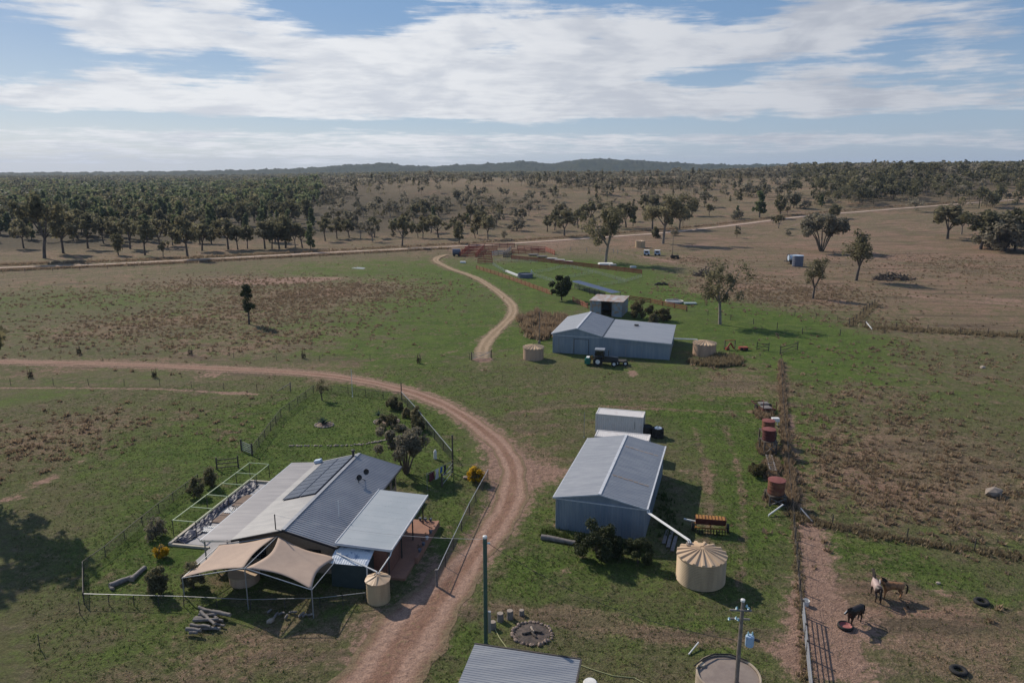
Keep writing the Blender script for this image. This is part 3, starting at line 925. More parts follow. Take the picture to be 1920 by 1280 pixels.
for x in (2.6, 4.9): MB().bar((x, -.05, 0), (x, -.05, oh1), .15).build('post', M['wood_dark'], ob)


# ------------------------------------------------------------------ house
HA_ = -.17
house = thing('farmhouse', 'tan brick farmhouse with grey metal gable roof, solar panels and flat roofed patio', 'house', (-25.63, 55.46, 0), HA_)
wv, wl, wr, HL, hv, hk, hr, hre = 2.73, 4.63, 4.47, 16.67, 2.31, 2.55, 3.85, 2.74
xk, xr, xe = wv, wv + wl, wv + wl + wr
w = mb()
xa, xb = wv + .35, xe - .5
ya, yb = .55, HL - .5
w.box(xa, xa + .2, ya, yb, 0, hk - .05); w.box(xb - .2, xb, ya, yb, 0, hre - .05)
zr_ = lambda x: hk + (hr - hk) * (x - xk) / wl if x < xr else hr + (hre - hr) * (x - xr) / wr
for y0, y1 in ((ya, ya + .2), (yb - .2, yb)):
    vs = []
    for y in (y0, y1): vs += [(xa + .2, y, 0), (xb - .2, y, 0), (xb - .2, y, zr_(xb) - .12), (xr, y, hr - .12), (xa + .2, y, zr_(xa) - .12)]
    w.add(vs, [(0, 1, 2, 3, 4), (9, 8, 7, 6, 5), (0, 5, 6, 1), (1, 6, 7, 2), (2, 7, 8, 3), (3, 8, 9, 4), (4, 9, 5, 0)])
w.build('wall', M['brick'], house)
r_ = mb().corr((0, 0, hv), (0, HL, hv), (wv, 0, hk), .42, .055)
r_.f = [f[::-1] for f in r_.f]; r_.build('roof', M['veranda_roof'], house)['label'] = 'flat ribbed verandah roof'
r_ = mb().corr((xk + .002, 0, hk + .01), (xk + .002, HL, hk + .01), (xr, 0, hr), .36, .05)
r_.f = [f[::-1] for f in r_.f]; r_.build('roof', M['house_lit'], house)['label'] = 'sunlit main roof slope'
mb().corr((xe, 0, hre), (xe, HL, hre), (xr, 0, hr), .30, .05).build('roof', M['house_roof'], house)['label'] = 'dark ribbed main roof slope'
t = mb(); t.bar((xr, 0, hr + .04), (xr, HL, hr + .04), .3, .05); t.build('ridge_cap', M['zinc'], house)
t = mb()
t.bar((xk, -.03, hk - .08), (xr, -.03, hr - .08), .05, .18); t.bar((xe, -.03, hre - .08), (xr, -.03, hr - .08), .05, .18)
t.bar((xk, HL + .03, hk - .08), (xr, HL + .03, hr - .08), .05, .18); t.bar((xe, HL + .03, hre - .08), (xr, HL + .03, hr - .08), .05, .18)
t.bar((xe + .07, 0, hre - .05), (xe + .07, HL, hre - .05), .12, .12)
t.build('barge_board', M['black_trim'], house)
t = mb(); t.bar((-.07, 0, hv - .06), (-.07, HL, hv - .06), .12, .13); t.bar((0, -.05, hv - .08), (wv, -.05, hk - .08), .05, .12); t.build('gutter', M['alu'], house)
for k in range(6):
    p = mb(); p.bar((.12, .3 + k * (HL - .6) / 5, 0), (.12, .3 + k * (HL - .6) / 5, hv - .05), .09); p.build('verandah_post', M['pipe_grey'], house)
sl = mb(); sl.box(-1.0, xa - .02, -.2, HL * .93, 0, .1); sl.build('verandah_slab', M['slab'], house)
# front gable windows
for x0, x1, z0, z1 in ((3.7, 5.4, .85, 1.95), (8.6, 10.2, .9, 2.05), (6.2, 6.9, .1, 2.1)):
    f = mb()
    f.bar((x0, ya - .03, z0), (x1, ya - .03, z0), .08, .06); f.bar((x0, ya - .03, z1), (x1, ya - .03, z1), .08, .06)
    f.bar((x0, ya - .03, z0), (x0, ya - .03, z1), .08, .06); f.bar((x1, ya - .03, z0), (x1, ya - .03, z1), .08, .06); f.bar(((x0 + x1) / 2, ya - .03, z0), ((x0 + x1) / 2, ya - .03, z1), .05, .05)
    fo_ = f.build('window' if x1 - x0 > 1 else 'door', M['black_trim'], house)
    q = mb(); q.box(x0 + .03, x1 - .03, ya - .02, ya - .004, z0 + .03, z1 - .03); q.build('pane', M['glass'], fo_)
for y0, y1, z0 in ((2, 3.6, .9), (6, 7.0, .1), (9, 10.6, .9), (13, 14.4, .9)):
    f = mb(); f.box(xa - .03, xa - .003, y0, y1, z0, 2.1); fo_ = f.build('window', M['alu'], house)
    q = mb(); q.box(xa - .045, xa - .032, y0 + .06, y1 - .06, z0 + .06, 2.04); q.build('pane', M['glass'], fo_)
for y0, y1 in ((12.5, 14.2), (14.8, 15.8)):
    f = mb(); f.box(xb + .003, xb + .03, y0, y1, .9, 2.0); fo_ = f.build('window', M['alu'], house)
    q = mb(); q.box(xb + .032, xb + .045, y0 + .06, y1 - .06, .96, 1.94); q.build('pane', M['glass'], fo_)
f = mb()
q = mb()
# solar array on the sunlit slope: 2 rows of panels
sl_n = Vector((-(hr - hk), 0, wl)).normalized(); sl_d = Vector((wl, 0, hr - hk)).normalized()
def on_slope(u, y, h):  # u metres up from the kink
    b = Vector((xk, y, hk)) + sl_d * u + sl_n * h
    return b
y0s, npan, pw = 6.9, 9, 1.02
for row, (u0, u1) in enumerate(((1.15, 2.78), (2.86, 4.45))):
    for k in range(npan):
        ya_, yb_ = y0s + k * pw + (row * .0), y0s + k * pw + pw - .03
        pb = mb()
        c8 = [on_slope(u, y, h) for h in (.10, .145) for u, y in ((u0, ya_), (u1, ya_), (u1, yb_), (u0, yb_))]
        pb.add(c8, [(0, 1, 2, 3), (7, 6, 5, 4), (0, 4, 5, 1), (1, 5, 6, 2), (2, 6, 7, 3), (3, 7, 4, 0)])
        po = pb.build('solar_panel', M['solar'], house)
        fb = mb()
        for (a, b) in (((u0, ya_), (u1, ya_)), ((u0, yb_), (u1, yb_)), ((u0, ya_), (u0, yb_)), ((u1, ya_), (u1, yb_))):
            fb.bar(on_slope(a[0], a[1], .150), on_slope(b[0], b[1], .150), .025, .02)
        fb.build('frame', M['solar'], po)
# roof fittings
t = mb().tube([(xr - .35, HL - .75, hr - .15), (xr - .35, HL - .75, hr + .55)], .13, 10).lathe([(.2, 0), (.2, .14), (.02, .2)], 10, (xr - .35, HL - .75, hr + .5)); t.build('flue', M['dark_post'], house)
t = mb()
zz = lambda x: hr + (hre - hr) * (x - xr) / wr
dx_, dy_ = xr + 2.15, 10.9
t.bar((dx_, dy_, zz(dx_)), (dx_, dy_, zz(dx_) + .75), .06); t.bar((dx_ - .5, dy_ + .4, zz(dx_ - .5)), (dx_, dy_, zz(dx_) + .6), .04); t.bar((dx_ + .35, dy_ + .8, zz(dx_ + .4)), (dx_, dy_, zz(dx_) + .6), .04)
an = t.build('dish_antenna', M['black_trim'], house)
for kk in range(2):
    dm = mb()
    c = Vector((dx_ + .1 + .42 * kk, dy_ - .2 + .75 * kk, zz(dx_) + .62 + .3 * kk))
    dm.M = Matrix.Translation(c) @ Matrix.Rotation(.8, 4, 'Z') @ Matrix.Rotation(1.25, 4, 'X')
    dm.lathe([(.02, 0), (.15, .03), (.27, .10), (.28, .10), (.15, .05), (.02, .02)], 14, cap=False)
    dm.M = None
    dm.bar(c, c + Vector((.35, -.35, .05)), .03)
    dm.build('dish', M['black_trim'], an)
t = mb(); xq = xe - 1.55; t.tube([(xq, 4.3, zz(xq)), (xq, 4.3, zz(xq) + 1.5)], .03, 6); t.build('aerial', M['white'], house)
t = mb(); t.tube([(xr - .85, .4, zr_(xr - .85)), (xr - .85, .4, zr_(xr - .85) + 1.35)], .045, 6); t.build('service_mast', M['dark_post'], house)
t = mb(); t.M = Matrix.Translation((xk + .3, HL - .35, hk + .16)) @ Matrix.Rotation(-.25, 4, 'Y'); t.box(-.35, .35, -.25, .25, 0, .3); t.M = None; t.build('roof_cooler', M['pale_blue'], house)
# flat patio roof on posts, patio and walls (its own frame = house frame shifted)
fo0 = Vector((-14.03, 53.52, 0)) - Vector((-25.63, 55.46, 0))
fx = fo0.x * math.cos(-HA_) - fo0.y * math.sin(-HA_); fy = fo0.x * math.sin(-HA_) + fo0.y * math.cos(-HA_)
fw, fl, fh1, fh2 = 4.58, 10.22, 3.09, 2.91
r_ = mb()
for k in range(10):
    y0 = fy + k * fl / 10; y1 = y0 + fl / 10 - .012
    r_.add([(fx, y0, fh1), (fx + fw, y0, fh2), (fx + fw, y1, fh2), (fx, y1, fh1), (fx, y0, fh1 - .1), (fx + fw, y0, fh2 - .1), (fx + fw, y1, fh2 - .1), (fx, y1, fh1 - .1)],
           [(0, 1, 2, 3), (7, 6, 5, 4), (0, 4, 5, 1), (1, 5, 6, 2), (2, 6, 7, 3), (3, 7, 4, 0)])
r_.build('patio_roof', M['panel_roof'], house)
t = mb(); t.bar((fx - .04, fy - .04, fh1 - .05), (fx + fw, fy - .04, fh2 - .05), .06, .2); t.bar((fx + fw + .05, fy, fh2 - .05), (fx + fw + .05, fy + fl, fh2 - .05), .1, .18)
t.bar((fx - .04, fy, fh1 - .03), (fx - .04, fy + fl, fh1 - .03), .08, .16); t.build('patio_gutter', M['shed_trim'], house)
for k in range(4):
    p = mb(); y = fy + .4 + k * (fl - .8) / 3; p.bar((fx + fw - .35, y, 0), (fx + fw - .35, y, fh2 - .12), .1); p.build('patio_post', M['dark_post'], house)
pw_ = mb(); pw_.box(xb + .02, fx + fw + .9, fy + .5, fy + fl + .3, 0, .22); pw_.build('patio_floor', M['terracotta'], house)
bw = mb(); bw.box(xb + .3, fx + fw - .5, fy + .35, fy + .5, 0, 2.5); bw.box(fx + fw - .65, fx + fw - .5, fy + .5, fy + 3.6, 0, 2.3); bw.build('patio_wall', M['brick_red'], house)
lw = mb(); lw.box(fx + fw + .9, fx + fw + 1.15, fy + 3.2, fy + fl - .2, 0, .55); lw.build('planter_wall', M['terracotta'], house)
# lean-to store in front of the patio
lx0, lx1, ly0, ly1 = fx + .05, fx + 3.0, fy - 1.35, fy + .3
t = mb(); t.box(lx0, lx1, ly0 + .15, ly0 + .22, 0, 2.05); t.box(lx0, lx0 + .07, ly0 + .22, ly1, 0, 2.1); t.box(lx1 - .07, lx1, ly0 + .22, ly1, 0, 2.1); t.build('lean_to', M['shed_green'], house)
t = mb(); t.corr((lx0 - .1, ly0, 2.1), (lx1 + .1, ly0, 2.1), (lx0 - .1, ly1, 2.62), .2, .02)
t.build('lean_to_roof', pm('translucent blue sheet', (.26, .33, .44), (.62, .66, .70), rough=.35, scale=1.3, lo=.42, hi=.52, fine=.05), house)
t = mb(); t.bar((lx1 + .02, ly0 + .1, 0), (lx1 + .02, ly0 + .1, 2.1), .09); t.build('corner_trim', M['white'], house)


def HW(x, y, z=0.0):
    """house coordinates to world"""
    c, s = math.cos(HA_), math.sin(HA_)
    return Vector((-25.63 + x * c - y * s, 55.46 + x * s + y * c, z))


def SW(x, y, z=0.0):
    c, s = math.cos(SA), math.sin(SA)
    return Vector((3.85 + x * c - y * s, 61.88 + x * s + y * c, z))


def S2W(x, y, z=0.0):
    c, s = math.cos(-.26), math.sin(-.26)
    return Vector((7.15 + x * c - y * s, 128.54 + x * s + y * c, z))


# ------------------------------------------------------------------ roof at the bottom of the frame
b0 = at(868, 1208, 0)
br = thing('carport', 'grey ribbed roofed carport standing near the stone fire pit', 'carport', (0, 0, 0))
hC = 2.7
A = at(890, 1207, hC); B = at(1088, 1236, hC); D = at(862, 1290, hC)
ax = (B - A).normalized(); ay = Vector((ax.y, -ax.x, 0)); Lx = (B - A).length; Ly = 6.5
rr2 = mb(); A_l = A; rr2.corr(A + ay * 0, A + ay * Ly + Vector((0, 0, -.25)), A + ax * Lx, .2, .02)
rr2.f = [f[::-1] for f in rr2.f]
rr2.build('roof', M['zinc_dull'], br)
t = mb(); t.bar(A + ax * (-.03) + Vector((0, 0, -.02)) - ay * .06, B - ay * .06 + Vector((0, 0, -.02)), .1, .12); t.bar(B + ax * .06, B + ax * .06 + ay * Ly + Vector((0, 0, -.25)), .1, .12); t.build('gutter', M['dark_post'], br)
for u in (.2, Lx - .2):
    for v in (.2, Ly - .3):
        p = mb(); q = A + ax * u + ay * v; p.bar((q.x, q.y, 0), (q.x, q.y, hC - .08 - .25 * v / Ly), .1); p.build('post', M['pipe_grey'], br)

# ------------------------------------------------------------------ shipping containers
def container(name_label, o, rz, l, wd, h):
    c = thing('shipping_container', name_label, 'container', o, rz, 'white containers behind the near shed')
    b = mb()
    b.corr((0, .03, .12), (l, .03, .12), (0, .03, h - .06), .28, .04, .04); b.corr((l, wd - .03, .12), (0, wd - .03, .12), (l, wd - .03, h - .06), .28, .04, .04)
    b.corr((0, wd, .12), (0, 0, .12), (0, wd, h - .06), .28, .04, .04)
    b.build('wall', M['cont'], c)
    r = mb(); r.corr((.06, .06, h - .02), (l - .06, .06, h - .02), (.06, wd - .06, h - .02), .24, .02, .04); r.build('roof', M['cont'], c)
    f = mb()
    for y in (0, wd):
        for z in (.08, h - .02): f.bar((0, y, z), (l, y, z), .12, .12)
        for x in (0, l): f.bar((x, y, 0), (x, y, h + .03), .15, .15)
    for x in (0, l):
        for z in (.08, h - .02): f.bar((x, 0, z), (x, wd, z), .12, .12)
    f.build('frame', M['cont'], c)
    for k in range(2):
        d = mb(); y0 = .1 + k * (wd / 2 - .05); d.box(l - .03, l + .03, y0, y0 + wd / 2 - .15, .2, h - .12)
        do = d.build('door', M['cont'], c)
        q = mb()
        for yy in (.3, .75): q.bar((l + .06, y0 + yy, .15), (l + .06, y0 + yy, h - .08), .035)
        q.build('lock_bar', M['pipe_grey'], do)
    tx = mb()
    for k in range(6): tx.box(l - 1.0 + (k % 2) * .03, l - .93 + (k % 2) * .03, -.045, -.028, h - .75 - k * .16, h - .66 - k * .16)
    tx.build('marking', M['dark_post'], c)
    return c


container('white shipping container standing whole behind the near shed', (10.51, 87.48, 0), -.27, 5.75, 2.35, 2.4)
c2 = at(1117, 822, 0)
c2b = SW(1.15, SL + 1.2)
container('white container tight against the near shed, only its roof showing', (at(1116, 817, 2.45).x, at(1116, 817, 2.45).y, 0), -.27, 6.0, 2.0, 2.45)

# ------------------------------------------------------------------ fences
def ptz(p, z=0.0):
    return Vector((p[0], p[1], tz(p[0], p[1]) + z))


def fence(name, label, pts, spacing, ph, pr, rails=(), wires=(), post_mat='dark_post', rail_mat='wire_pale', wire_mat='wire', mesh=0.0, cat='fence', group=None, skip=False, pickets=None, rail_w=.06, rail_h=None):
    """posts, rails and wires along a line of ground points"""
    base = ptz(pts[0])
    root = thing(name, label, cat, base, 0, group)
    L = lambda p: Vector(p) - base
    plist = []
    for a, b in zip(pts[:-1], pts[1:]):
        a = Vector((a[0], a[1], 0)); b = Vector((b[0], b[1], 0))
        n = max(1, int(round((b - a).length / spacing)))
        for k in range(n):
            plist.append(a + (b - a) * (k / n))
    plist.append(Vector((pts[-1][0], pts[-1][1], 0)))
    tops = []
    proto = None
    for i, p in enumerate(plist):
        q = L(ptz(p))
        tops.append(q)
        if i >= 95: continue
        if proto is None:
            m = MB(); m.tube([(0, 0, -.1), (0, 0, ph)], pr, 6)
            proto = m.build('post', M[post_mat], root, loc=q)
        else:
            c = proto.copy(); COL.objects.link(c); c.parent = root; c.location = q
            c.rotation_euler = (rnd.uniform(-.04, .04), rnd.uniform(-.04, .04), 0)
            c.scale = (1, 1, rnd.uniform(.94, 1.06))
    for z in rails:
        m = MB()
        for a, b in zip(tops[:-1], tops[1:]):
            m.bar(a + Vector((0, 0, z)), b + Vector((0, 0, z)), rail_w, rail_h)
        m.build('rail', M[rail_mat], root)
    if wires:
        m = MB()
        for z in wires:
            for a, b in zip(tops[:-1], tops[1:]):
                m.tube([a + Vector((0, 0, z)), b + Vector((0, 0, z))], .008, 3, cap=False)
        m.build('wire', M[wire_mat], root)
    if mesh:
        m = MB()
        for a, b in zip(tops[:-1], tops[1:]):
            n = max(1, int((b - a).length / .16))
            for k in range(n):
                p = a + (b - a) * (k / n)
                m.bar(p + Vector((0, 0, .02)), p + Vector((0, 0, mesh)), .011)
            for k in range(int(mesh / .14)):
                z = Vector((0, 0, .06 + k * .14))
                m.bar(a + z, b + z, .011)
        m.build('netting', M['dark_post'], root)
    if pickets:
        m = MB()
        sp_, h_, wd_ = pickets
        for a, b in zip(tops[:-1], tops[1:]):
            n = max(1, int((b - a).length / sp_)); e = (b - a).normalized()
            for k in range(n):
                if rnd.random() < .07: continue
                p = a + (b - a) * ((k + .5) / n)
                m.bar(p + Vector((0, 0, 0)), p + Vector((rnd.uniform(-.03, .03), rnd.uniform(-.03, .03), h_ * rnd.uniform(.85, 1.1))), wd_, .03, up=(e.y, -e.x, 0))
        m.build('picket', M[rail_mat], root)['kind'] = 'stuff'
    return root


def px_pts(L): return [at(*p) for p in L]


fence('yard_fence', 'dark netting yard fence with top rail along the open field side of the farmhouse garden', px_pts([(158, 1132), (157, 1072), (198, 1043), (299, 960), (372, 905)]), 2.5, .95, .035, rails=(.95,), mesh=.88, rail_mat='dark_post', group='yard fences', rail_w=.05)
fence('yard_fence', 'dark netting yard fence from the two gates up to the small garden tree', px_pts([(474, 853), (527, 782), (559, 759), (588, 737)]), 2.6, 1.2, .04, rails=(1.15,), mesh=1.1, rail_mat='dark_post', group='yard fences', rail_w=.045)
fence('yard_fence', 'dark netting yard fence along the back of the lawn by the driveway bend', px_pts([(588, 737), (621, 736), (653, 739), (686, 743), (719, 747), (753, 748)]), 30, 1.1, .04, rails=(1.05,), mesh=1.0, rail_mat='dark_post', group='yard fences', rail_w=.045)
fence('yard_fence', 'yard fence with pale top rail behind the row of garden shrubs', px_pts([(753, 750), (776, 776), (815, 824), (849, 866)]), 3.2, 1.25, .04, rails=(1.25,), mesh=1.15, rail_mat='wire_pale', group='yard fences', rail_w=.06)
fence('yard_fence', 'yard fence with pale top rail beside the curving driveway', px_pts([(915, 900), (880, 965), (850, 1030), (819, 1098)]), 2.9, 1.2, .045, rails=(1.18,), mesh=1.05, rail_mat='wire_pale', group='yard fences', rail_w=.05)
fence('yard_fence', 'low front yard fence with one pale rail, passing under the shade sails', px_pts([(158, 1132), (345, 1137), (470, 1143), (600, 1140), (686, 1130)]), 2.1, .88, .03, rails=(.88,), wires=(.3, .6), rail_mat='wire_pale', group='yard fences', rail_w=.035)
for lb, b, tp, r in (('tall dark strainer post at the bend of the yard fence', (753, 748), 718, .07), ('tall grey strainer post at the yard gate by the clothesline', (849, 878), 816, .08), ('thick pale stub post ending the driveway yard fence', (819, 1099), 1069, .11)):
    o = MB().tube([(0, 0, -.2), (0, 0, hgt(b, tp))], r, 8).lathe([(r * 1.25, 0), (r * 1.25, .08), (r, .14)], 8, (0, 0, hgt(b, tp) * .97)).build('strainer_post', M['dark_post'] if r < .09 else M['wood_grey'], loc=at(*b)); tag(o, lb, 'post')
o = MB().tube([(0, 0, 0), (0, 0, hgt((661, 744), 692))], .035, 6).lathe([(.09, 0), (.09, .1)], 8, (0, 0, 0)).build('flag_pole', M['white'], loc=at(661, 744)); tag(o, 'thin white pole standing on the lawn before the back fence', 'pole')
o = MB().tube([(0, 0, 0), (0, 0, 1.4)], .06, 6); o.bar((0, 0, 1.2), (-1.9, -.5, .1), .09); o = o.build('strainer_post', M['wood_grey'], loc=at(545, 733)); tag(o, 'grey post with a slanting stay rail beside the driveway', 'post')


def farm_gate(label, p0, p1, h, mat, nb=4, slant=True, group=None, bw=.1):
    a = at(*p0); b = at(*p1)
    g_ = thing('farm_gate', label, 'gate', a, math.atan2(b.y - a.y, b.x - a.x), group)
    L = (b - a).length
    for k in range(nb):
        z = .2 + k * (h - .25) / (nb - 1)
        MB().bar((0, 0, z), (L, 0, z), .04, bw).build('rail', M[mat], g_)
    for x in (0, L):
        MB().bar((x, 0, -.1), (x, 0, h + .25), .14).build('post', M['wood_dark'], g_)
    if slant: MB().bar((.05, -.03, .2), (L - .05, -.03, h - .05), .03, .08).build('brace', M[mat], g_)
    return g_


farm_gate('dark four rail timber gate panel beside the green pipe frame', (407, 880), (447, 876), 1.15, 'wood_dark', 3, False)
farm_gate('blue grey railed gate standing in the yard fence line', (453, 845), (473, 853), 1.2, 'pipe_grey', 5, False)
farm_gate('thin steel gate between the corner post and clothesline', (849, 886), (829, 912), 1.2, 'wire_pale', 3, True, bw=.04)

# paddock, long boundary lines
fence('paddock_fence', 'dark post and wire fence overgrown with tall dry grass', px_pts([(1464, 678), (1468, 760), (1476, 850), (1484, 955)]), 4.0, 1.2, .05, wires=(.35, .7, 1.05), group='paddock fences')
fence('paddock_fence', 'dark post and wire fence beside the bare pink dirt of the horse paddock', px_pts([(1486, 960), (1493, 1040), (1503, 1150)]), 3.0, 1.2, .06, wires=(.35, .7, 1.05), rails=(.1,), rail_mat='wood_dark', group='paddock fences')
fence('paddock_fence', 'wire fence across the slope above the three horses', px_pts([(1488, 962), (1560, 986), (1700, 1013), (1960, 1052)]), 4.5, 1.15, .05, wires=(.3, .6, .9), group='paddock fences')
pg = thing('paddock_gate', 'long galvanised pipe gate along the horse paddock edge', 'gate', at(1504, 1155), 0)
ga, gb_ = at(1504, 1155), at(1521, 1325)
for z in (.25, .5, .75, 1.0, 1.2):
    MB().tube([(0, 0, z), tuple((gb_ - ga) + Vector((0, 0, z)))], .045 if z > 1 else .03, 6).build('rail', M['pipe_grey'], pg)
for t in (0, .3, .5, 1):
    p = (gb_ - ga) * t; MB().tube([(p.x, p.y, 0), (p.x, p.y, 1.35)], .07, 8).build('post', M['dark_post'], pg)
fence('wire_fence', 'dark posted wire fence below the tall lone gum near the farm shed', px_pts([(1287, 584), (1370, 600), (1457, 616), (1504, 626), (1575, 629)]), 5.0, 1.25, .08, wires=(.4, .8, 1.1), post_mat='wood_dark', group='wire fences')
fence('wire_fence', 'short wire fence with grassy foot running up from the green flat', px_pts([(1592, 612), (1612, 594), (1640, 570)]), 4, 1.25, .09, wires=(.4, .8, 1.1), post_mat='wood_dark', group='wire fences')
fence('wire_fence', 'wire fence with heavy corner post and pale stay past the green flat', px_pts([(1622, 612), (1680, 616), (1800, 625), (1960, 634)]), 5, 1.3, .08, wires=(.4, .8, 1.1), post_mat='wood_dark', group='wire fences')
o = MB().bar((0, 0, 1.0), tuple(at(1635, 618) - at(1622, 611) + Vector((0, 0, .1))), .14).build('stay_rail', M['white'], loc=at(1622, 611)); tag(o, 'pale slanting stay against the heavy corner post', 'rail')
fence('wire_fence', 'line of thin posts across the upper green flat', px_pts([(1490, 592), (1530, 597), (1570, 601), (1592, 606)]), 5, 1.2, .06, wires=(.5, 1.0), post_mat='wood_dark', group='wire fences')
fence('wire_fence', 'thin posted wire fence along the narrow path south of the driveway', px_pts([(-60, 722), (100, 722), (300, 724), (420, 731), (545, 736)]), 6, 1.1, .035, wires=(.4, .75, 1.05), group='wire fences')
fence('wire_fence', 'thin posted wire fence along the strip north of the driveway', px_pts([(-60, 655), (150, 660), (360, 668), (600, 678), (880, 673)]), 9, 1.1, .04, wires=(.4, .75, 1.05), group='wire fences')
fence('wire_fence', 'rusty wire fence along the near edge of the gravel road', px_pts([(-60, 514), (150, 507), (300, 499), (450, 491), (600, 483), (840, 471)]), 8, 1.2, .07, wires=(.4, .8, 1.1), post_mat='wood_dark', group='wire fences')
fence('wire_fence', 'thin fence crossing the bottom corner grass below the log edging', px_pts([(75, 1215), (150, 1150), (158, 1132)]), 4, 1.1, .03, wires=(.4, .75, 1.05), group='wire fences')
fence('wire_fence', 'fence of bare posts around the far grey pens', px_pts([(1070, 470), (1100, 471), (1150, 474), (1158, 476)]), 5, 1.6, .1, wires=(.5, 1.0, 1.5), post_mat='pipe_grey', group='wire fences')
farm_gate('open dark pole gate with its post near the orange loader frame', (1419, 656), (1441, 658), 1.3, 'wood_dark', 3)
farm_gate('dark pole gate hung beside the start of the overgrown fence', (1463, 664), (1495, 655), 1.3, 'wood_dark', 3)
farm_gate('grey wire gate across the dirt track', (884, 675), (921, 671), 1.2, 'wire_pale', 4, bw=.05)

# red oxide cattle yards and pale sheep yards
fence('picket_fence', 'faded red picket fence running down the near side of the sheep yards', px_pts([(893, 504), (935, 517), (985, 535), (1034, 553)]), 3, 1.25, .08, rails=(.35, 1.0), pickets=(.34, 1.2, .14), post_mat='ochre_rail', rail_mat='ochre_pink', group='red yard fences')
fence('picket_fence', 'short faded red picket fence between the round bush and old tin shed', px_pts([(1074, 565), (1102, 578)]), 3, 1.25, .08, rails=(.35, 1.0), pickets=(.34, 1.2, .14), post_mat='ochre_rail', rail_mat='ochre_pink', group='red yard fences')
fence('rail_fence', 'long red rail fence along the far side of the green sheep yard', px_pts([(959, 486), (1020, 492), (1080, 499), (1140, 506), (1203, 514)]), 3.5, 1.4, .1, rails=(.3, .65, 1.0, 1.3), post_mat='ochre_rail', rail_mat='ochre_rail', rail_w=.1, rail_h=.24, group='red yard fences')
YL = [((862, 481), (922, 484), 'near red rail fence of the cattle pens', 'ochre_rail'), ((866, 475), (926, 477), 'second red rail fence inside the cattle pens', 'ochre_rail'), ((872, 470), (932, 471), 'third red rail fence inside the cattle pens', 'ochre_rail'),
      ((862, 481), (880, 467), 'red rail fence closing the dark tank end of the cattle pens', 'ochre_rail'), ((893, 482), (907, 467), 'red rail fence dividing the cattle pens crosswise', 'ochre_rail'), ((880, 466), (965, 464), 'back red rail fence of the cattle pens by the gravel road', 'ochre_pink'),
      ((922, 480), (946, 477), 'blue grey rail panel at the end of the cattle pens', 'steel_blue'), ((944, 482), (958, 470), 'green grey rail panel next to the pale sheep yard', 'pipe_grey'), ((960, 476), (1022, 474), 'red rail fence behind the pale lying slabs', 'ochre_rail'),
      ((970, 468), (1022, 471), 'thin red rail fence towards the far grey pens', 'ochre_pink'), ((944, 483), (960, 484), 'low brown rail panel between red pens and sheep yard', 'wood_dark'), ((1022, 471), (1040, 478), 'last red rail panel sloping to the dirt track', 'ochre_rail'),
      ((896, 494), (923, 493), 'dark red rail panel over the shaded corner of the sheep yard', 'ochre_rail')]
for a, b, lb, mt in YL:
    fence('rail_fence', lb, px_pts([a, b]), 3.0, 1.8, .11, rails=(.4, 1.0, 1.6), post_mat='wood_dark' if mt != 'ochre_rail' else 'ochre_rail', rail_mat=mt, rail_w=.1, rail_h=.30, group='cattle yard rails')
SY = [([(924, 497), (947, 511)], 'pale steel panels leading to the white trough'), ([(1001, 518), (1038, 529)], 'pale steel panels between blue trough and round bush'), ([(1005, 512), (1028, 509), (1049, 503), (1070, 502)], 'curved pale steel panels dividing the sheep yard'),
      ([(1070, 502), (1111, 511), (1163, 526), (1175, 529)], 'long pale steel panels down the middle of the sheep yard'), ([(1059, 523), (1111, 513)], 'pale steel panels crossing to the middle line'), ([(1176, 528), (1203, 520)], 'pale steel panels closing the end of the sheep yard'),
      ([(1121, 536), (1172, 530)], 'pale steel panels above the grey awning'), ([(928, 489), (970, 491), (1007, 493)], 'pale steel panels under the red rails')]
for pts, lb in SY:
    fence('sheep_panel', lb, px_pts(pts), 2.4, 1.0, .035, rails=(.15, .4, .65, .92), post_mat='alu', rail_mat='alu', rail_w=.035, group='sheep yard panels')
fence('rail_fence', 'grey and pink timber race under the flat blue grey awning', px_pts([(1078, 541), (1105, 549), (1134, 558)]), 2.4, 1.3, .09, rails=(.3, .65, 1.0, 1.25), post_mat='wood_dark', rail_mat='wood_grey', rail_w=.06, rail_h=.16)
fence('rail_fence', 'red rail fence behind the bushes beside the old tin shed', px_pts([(1180, 563), (1220, 569), (1288, 583)]), 3.5, 1.2, .1, rails=(.35, .75, 1.1), post_mat='ochre_rail', rail_mat='ochre_rail', rail_w=.09, rail_h=.18, group='red yard fences')
aw = thing('awning', 'long flat blue grey awning on posts over the sheep race', 'awning', (0, 0, 0))
hz0 = 2.0
q4 = [at(*p, hz0) for p in ((1069, 527), (1085, 525.5), (1163, 546), (1147, 549.5))]
r_ = MB(); r_.corr(q4[0], q4[3], q4[1], .4, .04); r_.build('roof', M['steel_blue'], aw)
for p in (q4[0], q4[3], q4[1], q4[2], (q4[0] + q4[3]) / 2, (q4[1] + q4[2]) / 2):
    MB().bar((p.x * .999, p.y * .999, 0), (p.x * .999, p.y * .999, hz0 - .06), .12).build('post', M['wood_dark'], aw)
o = MB(); L_ = at(972, 518) - at(949, 509)
o.bar((0, 0, .35), tuple(L_ + Vector((0, 0, .35))), .7, .5); tag(o.build('feed_trough', M['white'], loc=at(949, 510)), 'long white feed trough among the sheep yard panels', 'trough')
o = MB(); o.lathe([(2.3, 0), (2.3, 1.2), (2.2, 1.2), (2.15, .9), (.0, .9)], 24, cap=False); o.M = Matrix.Identity(4)
tag(o.build('dip_tank', M['dark_blue'], loc=at(985, 520)), 'dark blue grey round tank beside the white trough', 'tank')
